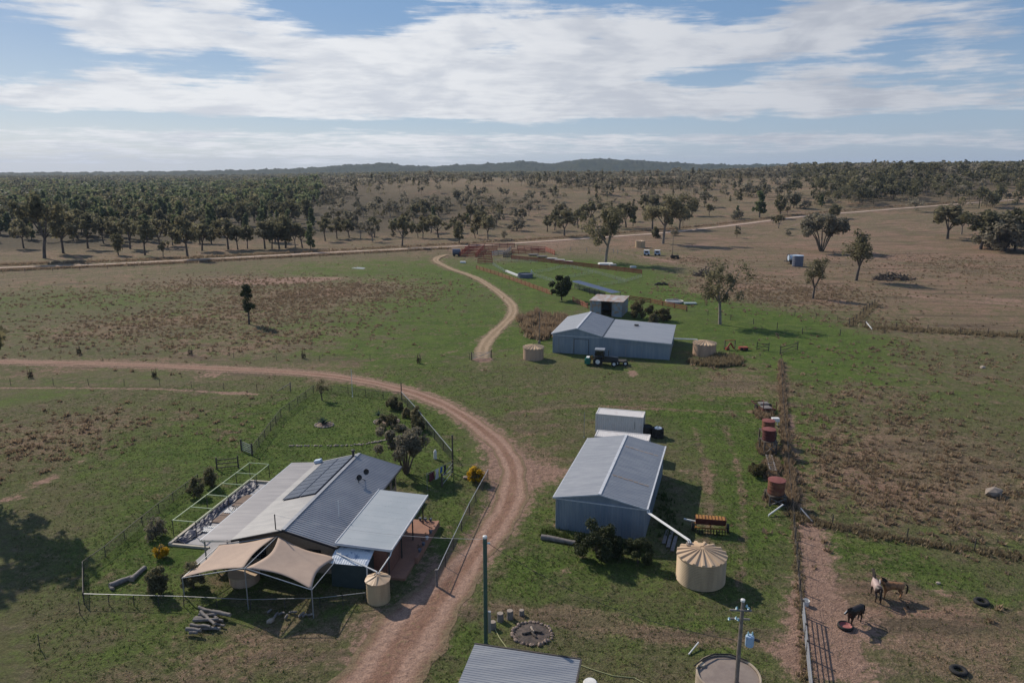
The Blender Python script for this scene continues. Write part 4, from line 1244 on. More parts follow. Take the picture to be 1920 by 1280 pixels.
o = MB(); o.bar((0, 0, 0), (0, 0, 1.8), .25); o.bar((0, 0, 1.8), (1.0, .3, .5), .3, .12); tag(o.build('loading_chute', M['white'], loc=at(996, 517)), 'small white ramp on top of the dark round tank', 'ramp')
for k, (px, py, lb) in enumerate(((1035, 485, 'pale slab lying at the corner of the red rails'), (1049, 488, 'pale slab lying between two others on the red rails'), (1064, 491, 'pale slab farthest along the red rails before the gum'), (1000, 478, 'weathered grey plank stack in the red pens'), (1016, 481, 'weathered plank stack behind the pale slabs'))):
    o = MB(); o.box(-1.9, 1.9, -1.2, 1.2, 0, .25); o.box(-1.7, 1.7, -1.0, 1.0, .25, .34)
    oo = o.build('slab', M['trough'] if k < 3 else M['wood_grey'], loc=at(px, py, .35)); oo.rotation_euler = (0, 0, -.2); tag(oo, lb, 'slab', 'slabs along the red rails')
for px, py, lb, mt, sz in ((1136, 496, 'flat white sheet lying at the foot of the big gum', 'white', 2.6), (1149, 498, 'grey crate beside the flat white sheet', 'trough', 1.2), (1187, 502, 'small white box on the far red rail', 'white', 1.0), (868, 493, 'small white board lying on grass by the red pens', 'white', 1.0)):
    o = MB(); o.box(-sz, sz, -sz * .7, sz * .7, .05, .5 if sz < 2 else .35); o.box(-sz * .9, sz * .9, -sz * .6, sz * .6, .35, .55)
    tag(o.build('crate', M[mt], loc=at(px, py)), lb, 'crate')
o = thing('tank_trailer', 'dark blue grey rounded tank at the end of the cattle pens', 'tank', at(856, 480), .1)
MB().tube([(-1.5, 0, 1.6), (1.5, 0, 1.6)], 1.15, 14).build('body', M['dark_blue'], o)
for x in (-.9, .9): MB().tube([(x, -1.2, .45), (x, -.9, .45)], .45, 12).build('wheel', M['rubber'], o)
o = MB().bar((0, 0, .06), (4.2, -1.8, .06), .5, .1).bar((.5, .6, .14), (4.6, -1.2, .12), .4, .1).bar((1.5, .9, .2), (4.2, -.4, .18), .35, .1); tag(o.build('board_stack', M['white'], loc=at(660, 503)), 'white boards lying on the far green field', 'boards')


# ------------------------------------------------------------------ water tanks
def water_tank(label, c, r, h, mat='beige', roofm='beige_roof', ribs=20, rings=14, cone=.45, scallop=True, name='water_tank', flute=.022, group=None):
    t = thing(name, label, 'tank', c, rnd.uniform(0, 1), group)
    prof = [(r * .995, 0)]
    for k in range(rings):
        z0 = h * k / rings; dz = h / rings
        prof += [(r, z0 + dz * .12), (r + flute, z0 + dz * .5), (r, z0 + dz * .88)]
    prof.append((r, h))
    MB().lathe(prof, 56).build('wall', M[mat], t, smooth=False)
    ro = MB()
    ro.lathe([(r + .06, h - .05), (r + .07, h + .03), (r * .55, h + cone * .55), (r * .12, h + cone), (.02, h + cone * 1.03)], 56)
    if ribs:
        for k in range(ribs):
            a = 2 * math.pi * k / ribs; u = Vector((math.cos(a), math.sin(a), 0)); s_ = Vector((-u.y, u.x, 0))
            wo = math.pi * r / ribs * .48
            A0 = u * (r + .10) + Vector((0, 0, h + .01)); A1 = u * (r * .1) + Vector((0, 0, h + cone + .03))
            hh = .15 if scallop else .05
            vs = [A0 - s_ * wo, A0 + s_ * wo, A0 + s_ * wo * .55 + Vector((0, 0, hh)), A0 - s_ * wo * .55 + Vector((0, 0, hh)),
                  A1 - s_ * .03, A1 + s_ * .03, A1 + s_ * .02 + Vector((0, 0, .04)), A1 - s_ * .02 + Vector((0, 0, .04))]
            ro.add(vs, [(0, 1, 2, 3), (7, 6, 5, 4), (0, 4, 5, 1), (1, 5, 6, 2), (2, 6, 7, 3), (3, 7, 4, 0)])
    ro.build('roof', M[roofm], t)
    return t


big = water_tank('big beige ribbed water tank with fluted conical roof in front of the near shed', at(1313, 1085), 1.88, 2.15, ribs=17, rings=16, cone=.6, flute=.055)
big.rotation_euler = (0, 0, .1)
q = MB(); q.lathe([(.28, 0), (.28, .12), (.2, .16), (.19, .1)], 16, cap=False); q.lathe([(.19, .08), (.01, .09)], 12, cap=False)
iv = Matrix.Rotation(-.1, 3, 'Z') @ (Vector((-.75, .98, 2.45)))
q.build('inlet', M['tank_lid'], big, loc=iv)
sm = water_tank('small narrow beige water tank at the corner of the farmhouse yard', at(710, 1124), .88, 1.75, ribs=6, rings=7, cone=.32, scallop=False, flute=.012)
q = MB(); q.lathe([(.16, 0), (.16, .06), (.13, .1)], 12); q.build('inlet', M['dark_post'], sm, loc=(-.05, .2, 2.0))
q = MB(); q.bar((.6, .72, .03), (.6, .72, 1.9), .05); q.build('outlet_pipe', M['dark_post'], sm)
water_tank('pinkish beige water tank by the dirt track end of the farm shed', at(1000, 672), 1.78, 2.0, mat='beige_pink', ribs=18, rings=1, cone=.5, flute=.0)
water_tank('pinkish beige water tank in tall dry grass at the low end of the farm shed', at(1320, 665), 2.0, 2.1, mat='beige_pink', ribs=20, rings=1, cone=.55, flute=.0)
water_tank('pale yellow water tank far off beside the big gums', at(1200, 464), 2.1, 2.7, ribs=12, rings=1, cone=.4, flute=.0)
water_tank('squat beige tank half hidden under the shade sail', HW(4.6, -1.6), 1.15, .75, ribs=0, rings=3, cone=.12, mat='beige_pink', flute=.01)
ct = thing('concrete_tank', 'round concrete water tank with dusty sunken lid below the timber pole', 'tank', at(1366, 1262, 2.3) * 1.0, 0)
ct.location.z = 0
MB().lathe([(1.92, 0), (1.92, 2.25), (1.9, 2.3), (1.82, 2.3), (1.80, 2.2)], 56, cap=False).build('wall', M['tank_concrete'], ct, smooth=False)
MB().lathe([(1.81, 2.16), (.9, 2.2), (.01, 2.21)], 48, cap=False).build('lid', M['tank_lid'], ct)
q = MB(); q.tube([(-1.95, .55, 2.42), (-1.2, 1.25, 2.42), (-.4, 1.75, 2.38), (.6, 1.75, 2.36), (1.5, 1.1, 2.36)], .045, 6); q.build('pipe', M['rubber'], ct)
q = MB(); q.lathe([(.22, 0), (.22, .1), (.2, .12)], 14, (-1.4, .9, 2.2)); q.build('hatch', M['tank_concrete'], ct)
for lb, p in (('dark round drum close against the white container', (1212, 815)), ('dark round drum with pale rubble on top by the white container', (1233, 819))):
    t = thing('drum', lb, 'drum', at(*p), 0, 'dark drums by the containers')
    MB().lathe([(.72, 0), (.74, .35), (.7, .4), (.74, .75), (.7, .8), (.73, 1.15), (.66, 1.2), (.64, 1.1), (.01, 1.08)], 20, cap=False).build('body', M['rubber'], t)
    if 'rubble' in lb:
        q = MB()
        for k in range(7):
            a = k * .9; q.box(.35 * math.cos(a) - .1, .35 * math.cos(a) + .12, .35 * math.sin(a) - .1, .35 * math.sin(a) + .08, 1.08, 1.24)
        q.build('contents', M['pale_blue'], t)


def red_tank(lb, base, zb, r, h, mat):
    t = thing('elevated_tank', lb, 'tank', at(*base), rnd.uniform(-.2, .2), 'rusty tanks on timber stands')
    prof = [(r, zb)]
    for k in range(4): prof += [(r + .02, zb + h * (k + .5) / 4), (r, zb + h * (k + 1) / 4)]
    MB().lathe(prof, 28).build('drum', M[mat], t)
    MB().lathe([(r + .05, zb + h - .03), (r + .05, zb + h + .04), (r * .5, zb + h + .1), (.01, zb + h + .13)], 28).build('lid', M['rust_top'], t)
    s = .85 * r + .1
    for x in (-s, s):
        for y in (-s, s):
            MB().bar((x, y, 0), (x, y, zb - .12), .15).build('leg', M['wood_dark'], t)
    d = MB()
    for k in range(7): d.bar((-s - .08, -s + k * s / 3, zb - .06), (s + .08, -s + k * s / 3, zb - .06), .24, .1)
    d.build('deck', M['wood_dark'], t)
    b = MB(); b.bar((-s, -s - .05, .1), (s, -s - .05, zb - .2), .08); b.bar((s, -s - .07, .1), (-s, -s - .07, zb - .2), .08); b.bar((s + .05, -s, .1), (s + .05, s, zb - .2), .08)
    b.build('brace', M['wood_grey'], t)
    return t


red_tank('red tank farthest along the row of rusty tanks, brightest lid', (1438, 829), 1.55, .72, 1.2, 'rust')
red_tank('dark maroon tank in the middle of the rusty row', (1439, 848), 1.6, .72, 1.25, 'rust_dark')
red_tank('orange rusted tank alone on a low timber stand nearest the horse paddock', (1453, 942), 1.05, .80, 1.35, 'rust')
o = MB(); o.box(-.45, .45, -.3, .3, .55, 1.0); o.bar((-.3, 0, 0), (-.3, 0, .6), .08).bar((.3, 0, 0), (.3, 0, .6), .08); tag(o.build('bath_trough', M['white'], loc=at(1453, 797)), 'small white tub next to the bright red tank', 'tub')
t = thing('scrap_trailer', 'rusty scrap trailer frame with old timber behind the red tanks', 'trailer', at(1434, 770), .1)
for x in (-.8, .8): MB().bar((x, -1.4, .5), (x, 2.8, .6), .12).build('chassis_rail', M['rust_dark'], t)
for y in (-1.2, .2, 1.6, 2.6): MB().bar((-.9, y, .6), (.9, y, .6), .1).build('cross_member', M['rust_dark'], t)
d = MB(); d.box(-.7, .5, -1.1, .1, .66, .75); d.box(-.5, .8, .4, 1.3, .66, .9); d.build('board', M['wood_grey'], t)
for x in (-1.0, 1.0): MB().tube([(x - .1, .6, .4), (x + .1, .6, .4)], .4, 12).build('wheel', M['rubber'], t)
for x in (-.9, .9): MB().bar((x, -1.4, .5), (x, -1.4, 1.7), .08).build('stake', M['rust_dark'], t)
t = thing('timber_ladder', 'pale old ladder lying in dead grass behind the single rusty tank', 'ladder', at(1449, 890), 0)
lv = at(1441, 858) - at(1449, 890); lv.z = 0
sd_ = Vector((lv.y, -lv.x, 0)).normalized() * .3
for s in (-1, 1): MB().bar(tuple(sd_ * s + Vector((0, 0, .5))), tuple(lv + sd_ * s + Vector((0, 0, .35))), .12).build('side_rail', M['wood_grey'], t)
for k in range(9):
    c = lv * ((k + .5) / 9) + Vector((0, 0, .48 - .015 * k)); MB().bar(tuple(c - sd_), tuple(c + sd_), .14, .06).build('rung', M['wood_grey'], t)
for lb, a, b, za, zb in (('white pipe slanting up beside the single rusty tank stand', (1441, 968), (1467, 960), .15, .8), ('thin grey rail leaning in the dark paddock corner', (1500, 965), (1523, 979), .7, .1)):
    p = at(*a); q = at(*b); o = MB().tube([(0, 0, za), tuple(q - p + Vector((0, 0, zb)))], .07, 8).bar((0, 0, 0), (0, 0, za), .06); tag(o.build('pipe_rail', M['white'] if 'white' in lb else M['pipe_grey'], loc=p), lb, 'pipe')

# ------------------------------------------------------------------ downpipes to the tanks
def downpipe(lb, pts, r=.055, mat='white', n=1, gap=.16):
    t = thing('downpipe', lb, 'pipe', pts[0], 0)
    b = Vector(pts[0])
    for k in range(n):
        off = Vector((gap * k, 0, 0))
        MB().tube([tuple(Vector(p) - b + off) for p in pts], r, 8).build('pipe', M[mat], t)
    return t


bt = Vector(at(1313, 1085)) + Vector((-.75, .98, 0))
downpipe('pair of white overhead pipes from the near shed gutter to the big tank', [SW(WW + .1, .1, HE - .12), SW(WW + .1, -.15, HE - .25), bt + Vector((-.1, .25, 2.75)), bt + Vector((-.05, .05, 2.6))], .06, n=2)
st = Vector(at(710, 1124)) + Vector((0, .2, 0))
downpipe('white pipe crossing from the farmhouse eave to the small tank', [HW(xe + .1, .15, hre - .15), HW(xe + .1, -.3, hre - .3), st + Vector((-.1, .1, 2.2)), st + Vector((-.08, 0, 2.05))], .055)
downpipe('white pipe from the patio gutter down to the small tank', [HW(fx + fw + .02, fy + .05, fh2 - .15), HW(fx + fw + .02, fy - .2, fh2 - .35), st + Vector((.1, .15, 2.2)), st + Vector((.02, 0, 2.05))], .05)
t2_ = at(1320, 665)
downpipe('white pipe from the farm shed to the tank in dry grass', [S2W(wt + .1, 5.0, hs - .1), S2W(wt + .4, 5.0, hs - .2), t2_ + Vector((-1.2, .7, 2.65)), t2_ + Vector((-1.1, .6, 2.4))], .11)

# ------------------------------------------------------------------ shade sails and their frame
FL_, FM, FR_ = HW(1.18, -4.46), HW(6.91, -5.2), HW(12.17, -5.39)
TL, TM, TR = FL_ + Vector((0, 0, 1.6)), FM + Vector((0, 0, 3.42)), FR_ + Vector((0, 0, 2.3))
BM = HW(6.9, -.1, 3.32); BL_ = HW(1.75, -.15, 2.1); BR_ = HW(12.15, -.4, 2.12)
sf = thing('sail_frame', 'grey pipe frame of posts and rails carrying the sand coloured shade sails', 'frame', (0, 0, 0))
for p, tp in ((FL_, TL), (FM, TM), (FR_, TR), (HW(12.15, -.4), BR_), (HW(1.75, -.15), BL_)):
    MB().tube([p, tp], .05, 8).build('post', M['pipe_grey'], sf)
for a, b in ((TL, TM), (TM, TR), (TL, BL_), (TM, BM), (TR, BR_), (BM, BL_)):
    MB().tube([a, b], .035, 6).build('rail', M['pipe_grey'], sf)


def sail(lb, c4, pull=.13, sagz=.10):
    """cloth between four corners c00,c10,c11,c01 with edges drawn inwards"""
    c00, c10, c11, c01 = [Vector(c) for c in c4]
    ctr = (c00 + c10 + c11 + c01) / 4
    def edge(a, b, t):
        m = a.lerp(b, t); k = 4 * t * (1 - t)
        return m + (ctr - m) * (pull * 2 * k * .5) 
    N = 22; vs = []; fs = []
    for i in range(N + 1):
        for j in range(N + 1):
            u, v = i / N, j / N
            p = edge(c00, c10, u) * (1 - v) + edge(c01, c11, u) * v + edge(c00, c01, v) * (1 - u) + edge(c10, c11, v) * u
            p -= c00 * (1 - u) * (1 - v) + c10 * u * (1 - v) + c01 * (1 - u) * v + c11 * u * v
            p = p + Vector((0, 0, -sagz * math.sin(math.pi * u) * math.sin(math.pi * v)))
            vs.append(p)
    n = N + 1
    for i in range(N):
        for j in range(N): fs.append((i * n + j, (i + 1) * n + j, (i + 1) * n + j + 1, i * n + j + 1))
    m = MB(); m.add(vs, fs); o = m.build('shade_sail', M['sail'], smooth=True)
    md_ = o.modifiers.new('thick', 'SOLIDIFY'); md_.thickness = .012
    tag(o, lb, 'shade sail', 'shade sails')
    return o


up = Vector((0, 0, .05))
sail('sand coloured shade sail low at its outer corner, over the squat tank', [TL + up, TM + up + (TL - TM) * .02, BM + up + (BL_ - BM) * .02, BL_ + up], .17)
sail('sand coloured shade sail with strongly curved edges by the lean to', [TM + up + (TR - TM) * .02, TR + up, BR_ + up, BM + up + (BR_ - BM) * .02], .22)

# ------------------------------------------------------------------ garden by the verandah
pgf = thing('pergola_frame', 'pale green pipe frame like a ladder on posts beside the garden bed', 'frame', (-25.63, 55.46, 0), HA_)
px0, px1, py0, py1, ph_ = -5.5, -3.25, 4.2, 17.6, 1.5
for x in (px0, px1): MB().bar((x, py0, ph_), (x, py1, ph_), .07).build('rail', M['green_pipe'], pgf)
for k in range(6):
    y = py0 + k * (py1 - py0) / 5
    MB().bar((px0, y, ph_ + .06), (px1, y, ph_ + .06), .06).build('cross_bar', M['green_pipe'], pgf)
    if k in (0, 2, 4, 5):
        for x in (px0, px1):
            MB().bar((x, y, 0), (x, y, ph_), .05).build('post', M['dark_post'], pgf)
bed = thing('garden_bed', 'long garden bed with pale edging, soil and crumpled black plastic beside the verandah', 'garden bed', (-25.63, 55.46, 0), HA_)
bx0, bx1, by0, by1 = -4.75, -1.05, 2.6, 16.1
e = MB(); e.box(bx0 - .15, bx0 + .1, by0 - .1, by1 + .1, 0, .28); e.box(bx0 + .1, bx1, by0 - .12, by0 + .1, 0, .2); e.box(bx0 + .1, bx1, by1 - .1, by1 + .12, 0, .3); e.build('edging', pm('pale edging', (.46, .42, .33), (.38, .34, .28), fine=.15), bed)
e = MB(); e.box(bx0 + .1, bx1, by0 + .1, by1 - .1, 0, .06); e.build('slab', M['slab'], bed)
N1, N2 = 10, 70
vs = []; fs = []
for i in range(N1 + 1):
    for j in range(N2 + 1):
        u, v = i / N1, j / N2
        x = bx0 + .15 + u * (1.0 + .35 * math.sin(v * 9)); y = by0 + .3 + v * (by1 - by0 - .7)
        z = .14 + .12 * math.sin(v * 95 + u * 5 + math.sin(v * 23) * 2) * (.4 + .6 * math.sin(math.pi * u)) + .07 * rnd.random() + .1 * math.sin(math.pi * u)
        vs.append((x, y, max(z, .075)))
for i in range(N1):
    for j in range(N2): fs.append((i * (N2 + 1) + j, (i + 1) * (N2 + 1) + j, (i + 1) * (N2 + 1) + j + 1, i * (N2 + 1) + j + 1))
e = MB(); e.add(vs, fs); e.build('plastic_sheet', M['plastic_dark'], bed)
e = MB()
for y0, y1 in ((7.0, 9.0), (10.5, 13.0)): e.box(bx0 + 1.2, bx1, y0, y1, .06, .16)
e.build('soil', M['soil'], bed)
for k, (x, y) in enumerate(((-3.0, 5.6), (-2.8, 9.4), (-2.4, 10.0))):
    pal = thing('pallet', ('whitewashed pallet lying in the bed nearest the shade sail', 'pale pallet lying flat in the middle of the garden bed', 'grey pallet overlapping another in the garden bed')[k], 'pallet', HW(x, y, .1), HA_ + .1 * k, 'pallets in the garden bed')
    for j in range(7): MB().box(-.6 + j * .19, -.47 + j * .19, -.55, .55, .09, .12).build('slat', M['white'] if k < 2 else M['wood_grey'], pal)
    for j in range(3): MB().box(-.6, .67, -.5 + j * .45, -.4 + j * .45, 0, .09).build('bearer', M['wood_grey'], pal)


def pick(px, py, z=0.0): return at(px, py, z)


# logs, stumps, stones
def log_thing(lb, p, q, r, grp, mat='wood_grey', z0=None, name='log'):
    p = Vector(p); q = Vector(q)
    t = thing(name, lb, 'log', p, 0, grp)
    d = q - p; pts = []; rr = []
    for k in range(6):
        f = k / 5
        pts.append(d * f + Vector((rnd.uniform(-.05, .05), rnd.uniform(-.05, .05), rnd.uniform(-.02, .02)))); rr.append(r * (1.08 - .2 * f + rnd.uniform(-.06, .06)))
    MB().tube(pts, rr, 9, cap=False).build('bark', M[mat], t, smooth=True)
    c = MB(); e0 = (pts[0] - pts[1]).normalized() * .012; e1 = (pts[-1] - pts[-2]).normalized() * .012
    c.tube([pts[0] + e0 * .2, pts[0] + e0], [rr[0] * .96] * 2, 9); c.tube([pts[-1] + e1 * .2, pts[-1] + e1], [rr[-1] * .96] * 2, 9)
    c.build('cut_end', M['log_end'], t)
    return t


log_thing('long curved grey log edging the lawn, upper piece', at(246, 1086, .15), at(273, 1063, .15), .22, 'grey logs edging the lawn')
log_thing('long curved grey log edging the lawn, lower piece', at(206, 1098, .15), at(246, 1082, .15), .24, 'grey logs edging the lawn')
log_thing('short pale log stub at the end of the log edging', at(207, 1100, .12), at(212, 1104, .12), .14, 'grey logs edging the lawn')
LP = [((366, 1175), (412, 1178), .13), ((358, 1171), (395, 1175), .12), ((362, 1163), (410, 1160), .12), ((366, 1157), (418, 1164), .14), ((372, 1152), (406, 1152), .11), ((376, 1146), (402, 1170), .12),
      ((375, 1137), (408, 1158), .13), ((384, 1143), (420, 1150), .12), ((398, 1145), (432, 1153), .15), ((402, 1168), (420, 1172), .1), ((356, 1185), (370, 1186), .12), ((351, 1178), (376, 1181), .14), ((364, 1160), (392, 1158), .12)]
for k, (a, b, r) in enumerate(LP):
    z = .14 + .13 * (k % 3)
    log_thing('grey weathered fence log in the loose pile below the shade sails', at(*a, z), at(*b, z + .05), r, 'grey logs in the loose pile')
for k in range(9):
    x = 505 + k * 9 + rnd.uniform(-3, 3); y = 1152 + rnd.uniform(-6, 8)
    log_thing('split firewood piece scattered in the shade beside the sail post', at(x, y, .1), at(x + rnd.uniform(4, 10), y - rnd.uniform(2, 9), .25), .09, 'split firewood by the sail post')
log_thing('squared timber beam on the grass against the dark shrubs', at(1015, 1006, .2), at(1079, 1017, .2), .24, None, name='beam')
for k, (b, tp, lb) in enumerate((((938, 1163), 1149, 'tallest log stump seat by the fire pit'), ((956, 1159), 1144, 'second log stump seat, between two stumps by the fire pit'), ((978, 1152), 1143, 'small dark stump seat farthest from the green pole'), ((924, 1177), 1165, 'low pale topped stump at the foot of the green pole'))):
    t = thing('stump', lb, 'stump', at(*b), 0, 'stump seats by the fire pit'); h = hgt(b, tp); r = .24 if k != 2 else .19
    MB().lathe([(r * 1.1, 0), (r, h * .3), (r * .97, h)], 14, wob=lambda a: 1 + .06 * math.sin(3 * a + k)).build('bark', M['wood_grey'], t)
    MB().lathe([(r * .93, h), (r * .9, h + .012)], 14).build('cut_top', M['log_end'], t)


def stone(lb, c, s, grp, mat='stone', name='stone', seed=0):
    rg = random.Random(seed); bm = bmesh.new(); bmesh.ops.create_icosphere(bm, subdivisions=1, radius=1)
    for v in bm.verts: v.co *= rg.uniform(.78, 1.15)
    sx, sy, sz = s * rg.uniform(.8, 1.25), s * rg.uniform(.7, 1.1), s * rg.uniform(.55, .8)
    for v in bm.verts: v.co = Vector((v.co.x * sx, v.co.y * sy, v.co.z * sz + sz * .6))
    me = bpy.data.meshes.new(name); bm.to_mesh(me); bm.free(); me.materials.append(M[mat])
    o = bpy.data.objects.new(name, me); COL.objects.link(o); o.location = c; o.rotation_euler = (0, 0, rg.uniform(0, 6)); tag(o, lb, 'stone', grp)
    return o


fc = at(998, 1188)
o = MB(); o.lathe([(1.35, .03), (1.0, .05), (.6, .09), (.01, .12)], 26, cap=False, wob=lambda a: 1 + .08 * math.sin(5 * a)); tag(o.build('ash_bed', M['ash'], loc=fc), 'black ash and charcoal bed inside the stone ring', 'ash', kind='stuff')
for k in range(30):
    a = 2 * math.pi * k / 30 + rnd.uniform(-.04, .04); r = 1.42 + rnd.uniform(-.08, .08)
    stone('sooty rounded stone in the fire pit ring', fc + Vector((r * math.cos(a), r * .92 * math.sin(a), 0)), rnd.uniform(.13, .2), 'stones of the fire pit ring', 'stone_dark', seed=k)
for k in range(4):
    a = k * 1.7; log_thing('charred log lying in the fire pit', fc + Vector((.7 * math.cos(a), .6 * math.sin(a), .15)), fc + Vector((-.15 * math.cos(a + .7), -.1 * math.sin(a), .26)), .08, 'charred logs in the fire pit', 'log_end' if k == 1 else 'wood_dark')
for c, rx, n, grp, lb in (((608, 797), 1.15, 18, 'stones around the agave bed', 'pale stone in the ring around the small agave bed'), ((725, 791), 1.65, 22, 'stones around the shrub mound', 'pale stone in the ring around the big shrub mound')):
    cc = at(*c)
    for k in range(n):
        a = 2 * math.pi * k / n
        stone(lb, cc + Vector((rx * math.cos(a), rx * .85 * math.sin(a), 0)), rnd.uniform(.13, .2), grp, seed=k + 50)
    o = MB(); o.lathe([(rx * .95, .02), (rx * .7, .16), (.01, .24)], 20, cap=False); o.build('soil_mound', M['soil'], loc=cc); tag(bpy.data.objects[o_name] if False else COL.objects[-1], 'low brown soil mound inside the ' + ('agave' if rx < 1.3 else 'shrub') + ' stone ring', 'soil')
wl_ = smooth_line([at(544, 836), at(580, 836), at(630, 836), at(673, 834), at(705, 829), at(728, 824)], 10)
for k in range(48):
    p = wl_[int(k * (len(wl_) - 1) / 47)]
    stone('pale stone in the low curved garden edging', p + Vector((rnd.uniform(-.1, .1), rnd.uniform(-.12, .12), 0)), rnd.uniform(.12, .2), 'stones of the curved edging', seed=k + 90)
stone('grey boulder beside the yellow flowering bush', at(874, 897), .4, None, 'stone_dark', 'boulder', 7)
for lb, px, py, s in (('pale boulder lying alone in the tussock field', 1862, 928, .9), ('small pale rock in the horse paddock', 1759, 1094, .22), ('pale rocks by the low rise in the tussock field', 1842, 690, .5)):
    stone(lb, at(px, py), s, None, 'stone', 'boulder', int(px))
stone('pale rock lying on the grass below the firewood', at(507, 1166), .3, None, 'stone', 'boulder', 3)

# ------------------------------------------------------------------ yard odds and ends
t = thing('gas_bottle', 'white upright gas bottle standing on the lawn', 'bottle', at(816, 860)); MB().lathe([(.17, 0), (.19, .05), (.19, .85), (.12, 1.0), (.05, 1.03)], 14).build('body', M['white'], t); MB().lathe([(.09, 1.02), (.09, 1.12)], 10).build('valve', M['white'], t)
cl = thing('clothesline', 'wire clothesline on pale posts by the yard gate', 'clothesline', at(801, 917))
ca_, cb_ = Vector((0, 0, 0)), at(846, 893) - at(801, 917)
for p in (ca_, cb_): MB().tube([p, p + Vector((0, 0, 1.75))], .035, 6).build('post', M['pipe_grey'], cl)
for dz in (1.7, 1.6): MB().tube([ca_ + Vector((0, .1 if dz > 1.65 else -.1, dz)), cb_ + Vector((0, 0, dz))], .012, 4).build('line', M['wire_pale'], cl)
for lb, mt, f, w_, h_ in (('maroon cloth hanging on the clothesline', 'cloth_red', .08, .9, .95), ('white shirt hanging on the clothesline', 'cloth_white', .34, .55, 1.05), ('blue garment hanging on the clothesline', 'cloth_blue', .54, .4, .6), ('dark trousers hanging on the clothesline', 'cloth_dark', .68, .45, 1.0)):
    p = at(801, 917) + cb_ * f; e = cb_.normalized(); e.z = 0; vs = []; n = 6
    for i in range(n + 1):
        for j in range(5):
            u = i / n; vs.append(e * (w_ * u) + Vector((.05 * math.sin(u * 9 + j), .06 * math.sin(u * 7 + j * .8), -h_ * j / 4)))
    m = MB(); m.add(vs, [(i * 5 + j, (i + 1) * 5 + j, (i + 1) * 5 + j + 1, i * 5 + j + 1) for i in range(n) for j in range(4)])
    o = m.build('laundry', M[mt], loc=p + Vector((0, 0, 1.66))); o.modifiers.new('t', 'SOLIDIFY').thickness = .015; tag(o, lb, 'laundry', 'washing on the line')
for k in range(7):
    t = thing('flower_pot', ('pot plant on the low patio wall' if k < 4 else 'dark pot plant at the far patio edge'), 'pot', HW(fx + fw + 1.02 if k < 4 else fx + fw + .2 - .5 * (k - 4), fy + 4.2 + k * 1.1 if k < 4 else fy + fl + .15, .55 if k < 4 else .22), 0, 'pots on the patio wall' if k < 4 else 'pots at the patio edge')
    MB().lathe([(.1, 0), (.15, .25), (.15, .28)], 10).build('pot', M['cloth_white'] if k == 2 else M['dark_blue'], t)
    b = MB()
    for j in range(26):
        a = rnd.uniform(0, 6.3); q = Vector((math.cos(a), math.sin(a), 0)) * rnd.uniform(.02, .2); z = rnd.uniform(.28, .6)
        b.add([q + Vector((0, 0, z)), q + Vector((.08 * math.cos(a), .08 * math.sin(a), z + .05)), q + Vector((.06, -.05, z + .1))], [(0, 1, 2)])
    b.build('foliage', pm('pot leaves', (.04, .06, .03)) if k == 0 else bpy.data.materials['pot leaves'], t)
for k, (px, py) in enumerate(((57, 708), (289, 708), (148, 664), (357, 665), (569, 672), (785, 681))):
    t = thing('guarded_sapling', 'staked sapling with a dark guard in the paddock strip along the driveway', 'sapling', at(px, py), 0, 'guarded saplings along the driveway')
    for j in range(3): MB().tube([(.3 * math.cos(j * 2.1), .3 * math.sin(j * 2.1), 0), (.3 * math.cos(j * 2.1), .3 * math.sin(j * 2.1), 1.5)], .03, 5).build('stake', M['rust_dark'], t)
    b = MB()
    for j in range(70):
        a = rnd.uniform(0, 6.3); r_ = rnd.uniform(.1, .42); z = rnd.uniform(0, .75); q = Vector((r_ * math.cos(a), r_ * math.sin(a), z))
        b.add([q, q + Vector((rnd.uniform(-.15, .15), rnd.uniform(-.15, .15), .3)), q + Vector((.07, .07, 0))], [(0, 1, 2)])
    b.build('leaves', pm('guard grass', (.05, .045, .025), (.09, .055, .03)) if k == 0 else bpy.data.materials['guard grass'], t)

# tyres, tub, bucket
for lb, px, py in (('black tyre lying flat on the far paddock grass', 1840, 1130), ('black tyre with hollow centre near the bottom of the paddock', 1797, 1259)):
    tag(MB().lathe([(.28, .05), (.3, 0), (.5, 0), (.56, .08), (.56, .16), (.5, .24), (.32, .24), (.28, .18), (.28, .05)], 24, cap=False).build('tyre', M['rubber'], loc=at(px, py), smooth=True), lb, 'tyre', 'tyres in the paddock')
t = thing('feed_tub', 'dark tyre feed tub with red lining under the black horse head', 'tub', at(1585, 1176)); MB().lathe([(.3, .04), (.5, 0), (.56, .1), (.54, .24), (.46, .27), (.42, .2)], 22, cap=False).build('rim', M['rubber'], t, smooth=True); MB().lathe([(.44, .22), (.3, .08), (.01, .07)], 18, cap=False).build('liner', pm('pink feed', (.36, .14, .13), (.26, .08, .08)), t)
t = thing('bucket', 'white bucket standing by the paddock fence', 'bucket', at(1511, 1134)); MB().lathe([(.2, 0), (.26, .42), (.24, .42), (.19, .05), (.01, .05)], 16, cap=False).build('body', M['white'], t); MB().tube([(-.25, 0, .4), (-.15, 0, .6), (.15, 0, .6), (.25, 0, .4)], .012, 5).build('handle', M['pipe_grey'], t)
o = MB().tube([(0, 0, .08), (.9, 1.0, .3)], .05, 6); tag(o.build('white_stick', M['white'], loc=at(1291, 1228)), 'short white stick lying on the grass near the concrete tank', 'stick')
o = MB().tube([at(1088, 1246, .05), at(1110, 1254, .05), at(1150, 1266, .05), at(1190, 1270, .05), at(1215, 1284, .05)], .03, 5); tag(o.build('garden_hose', M['hose']), 'pale hose winding over the grass beside the carport', 'hose')
o = MB().tube([at(928, 1178, .05), at(936, 1194, .05), at(946, 1208, .05), at(952, 1216, .05)], .025, 5); tag(o.build('garden_hose', M['hose']), 'pale hose running from the low stump towards the carport', 'hose')
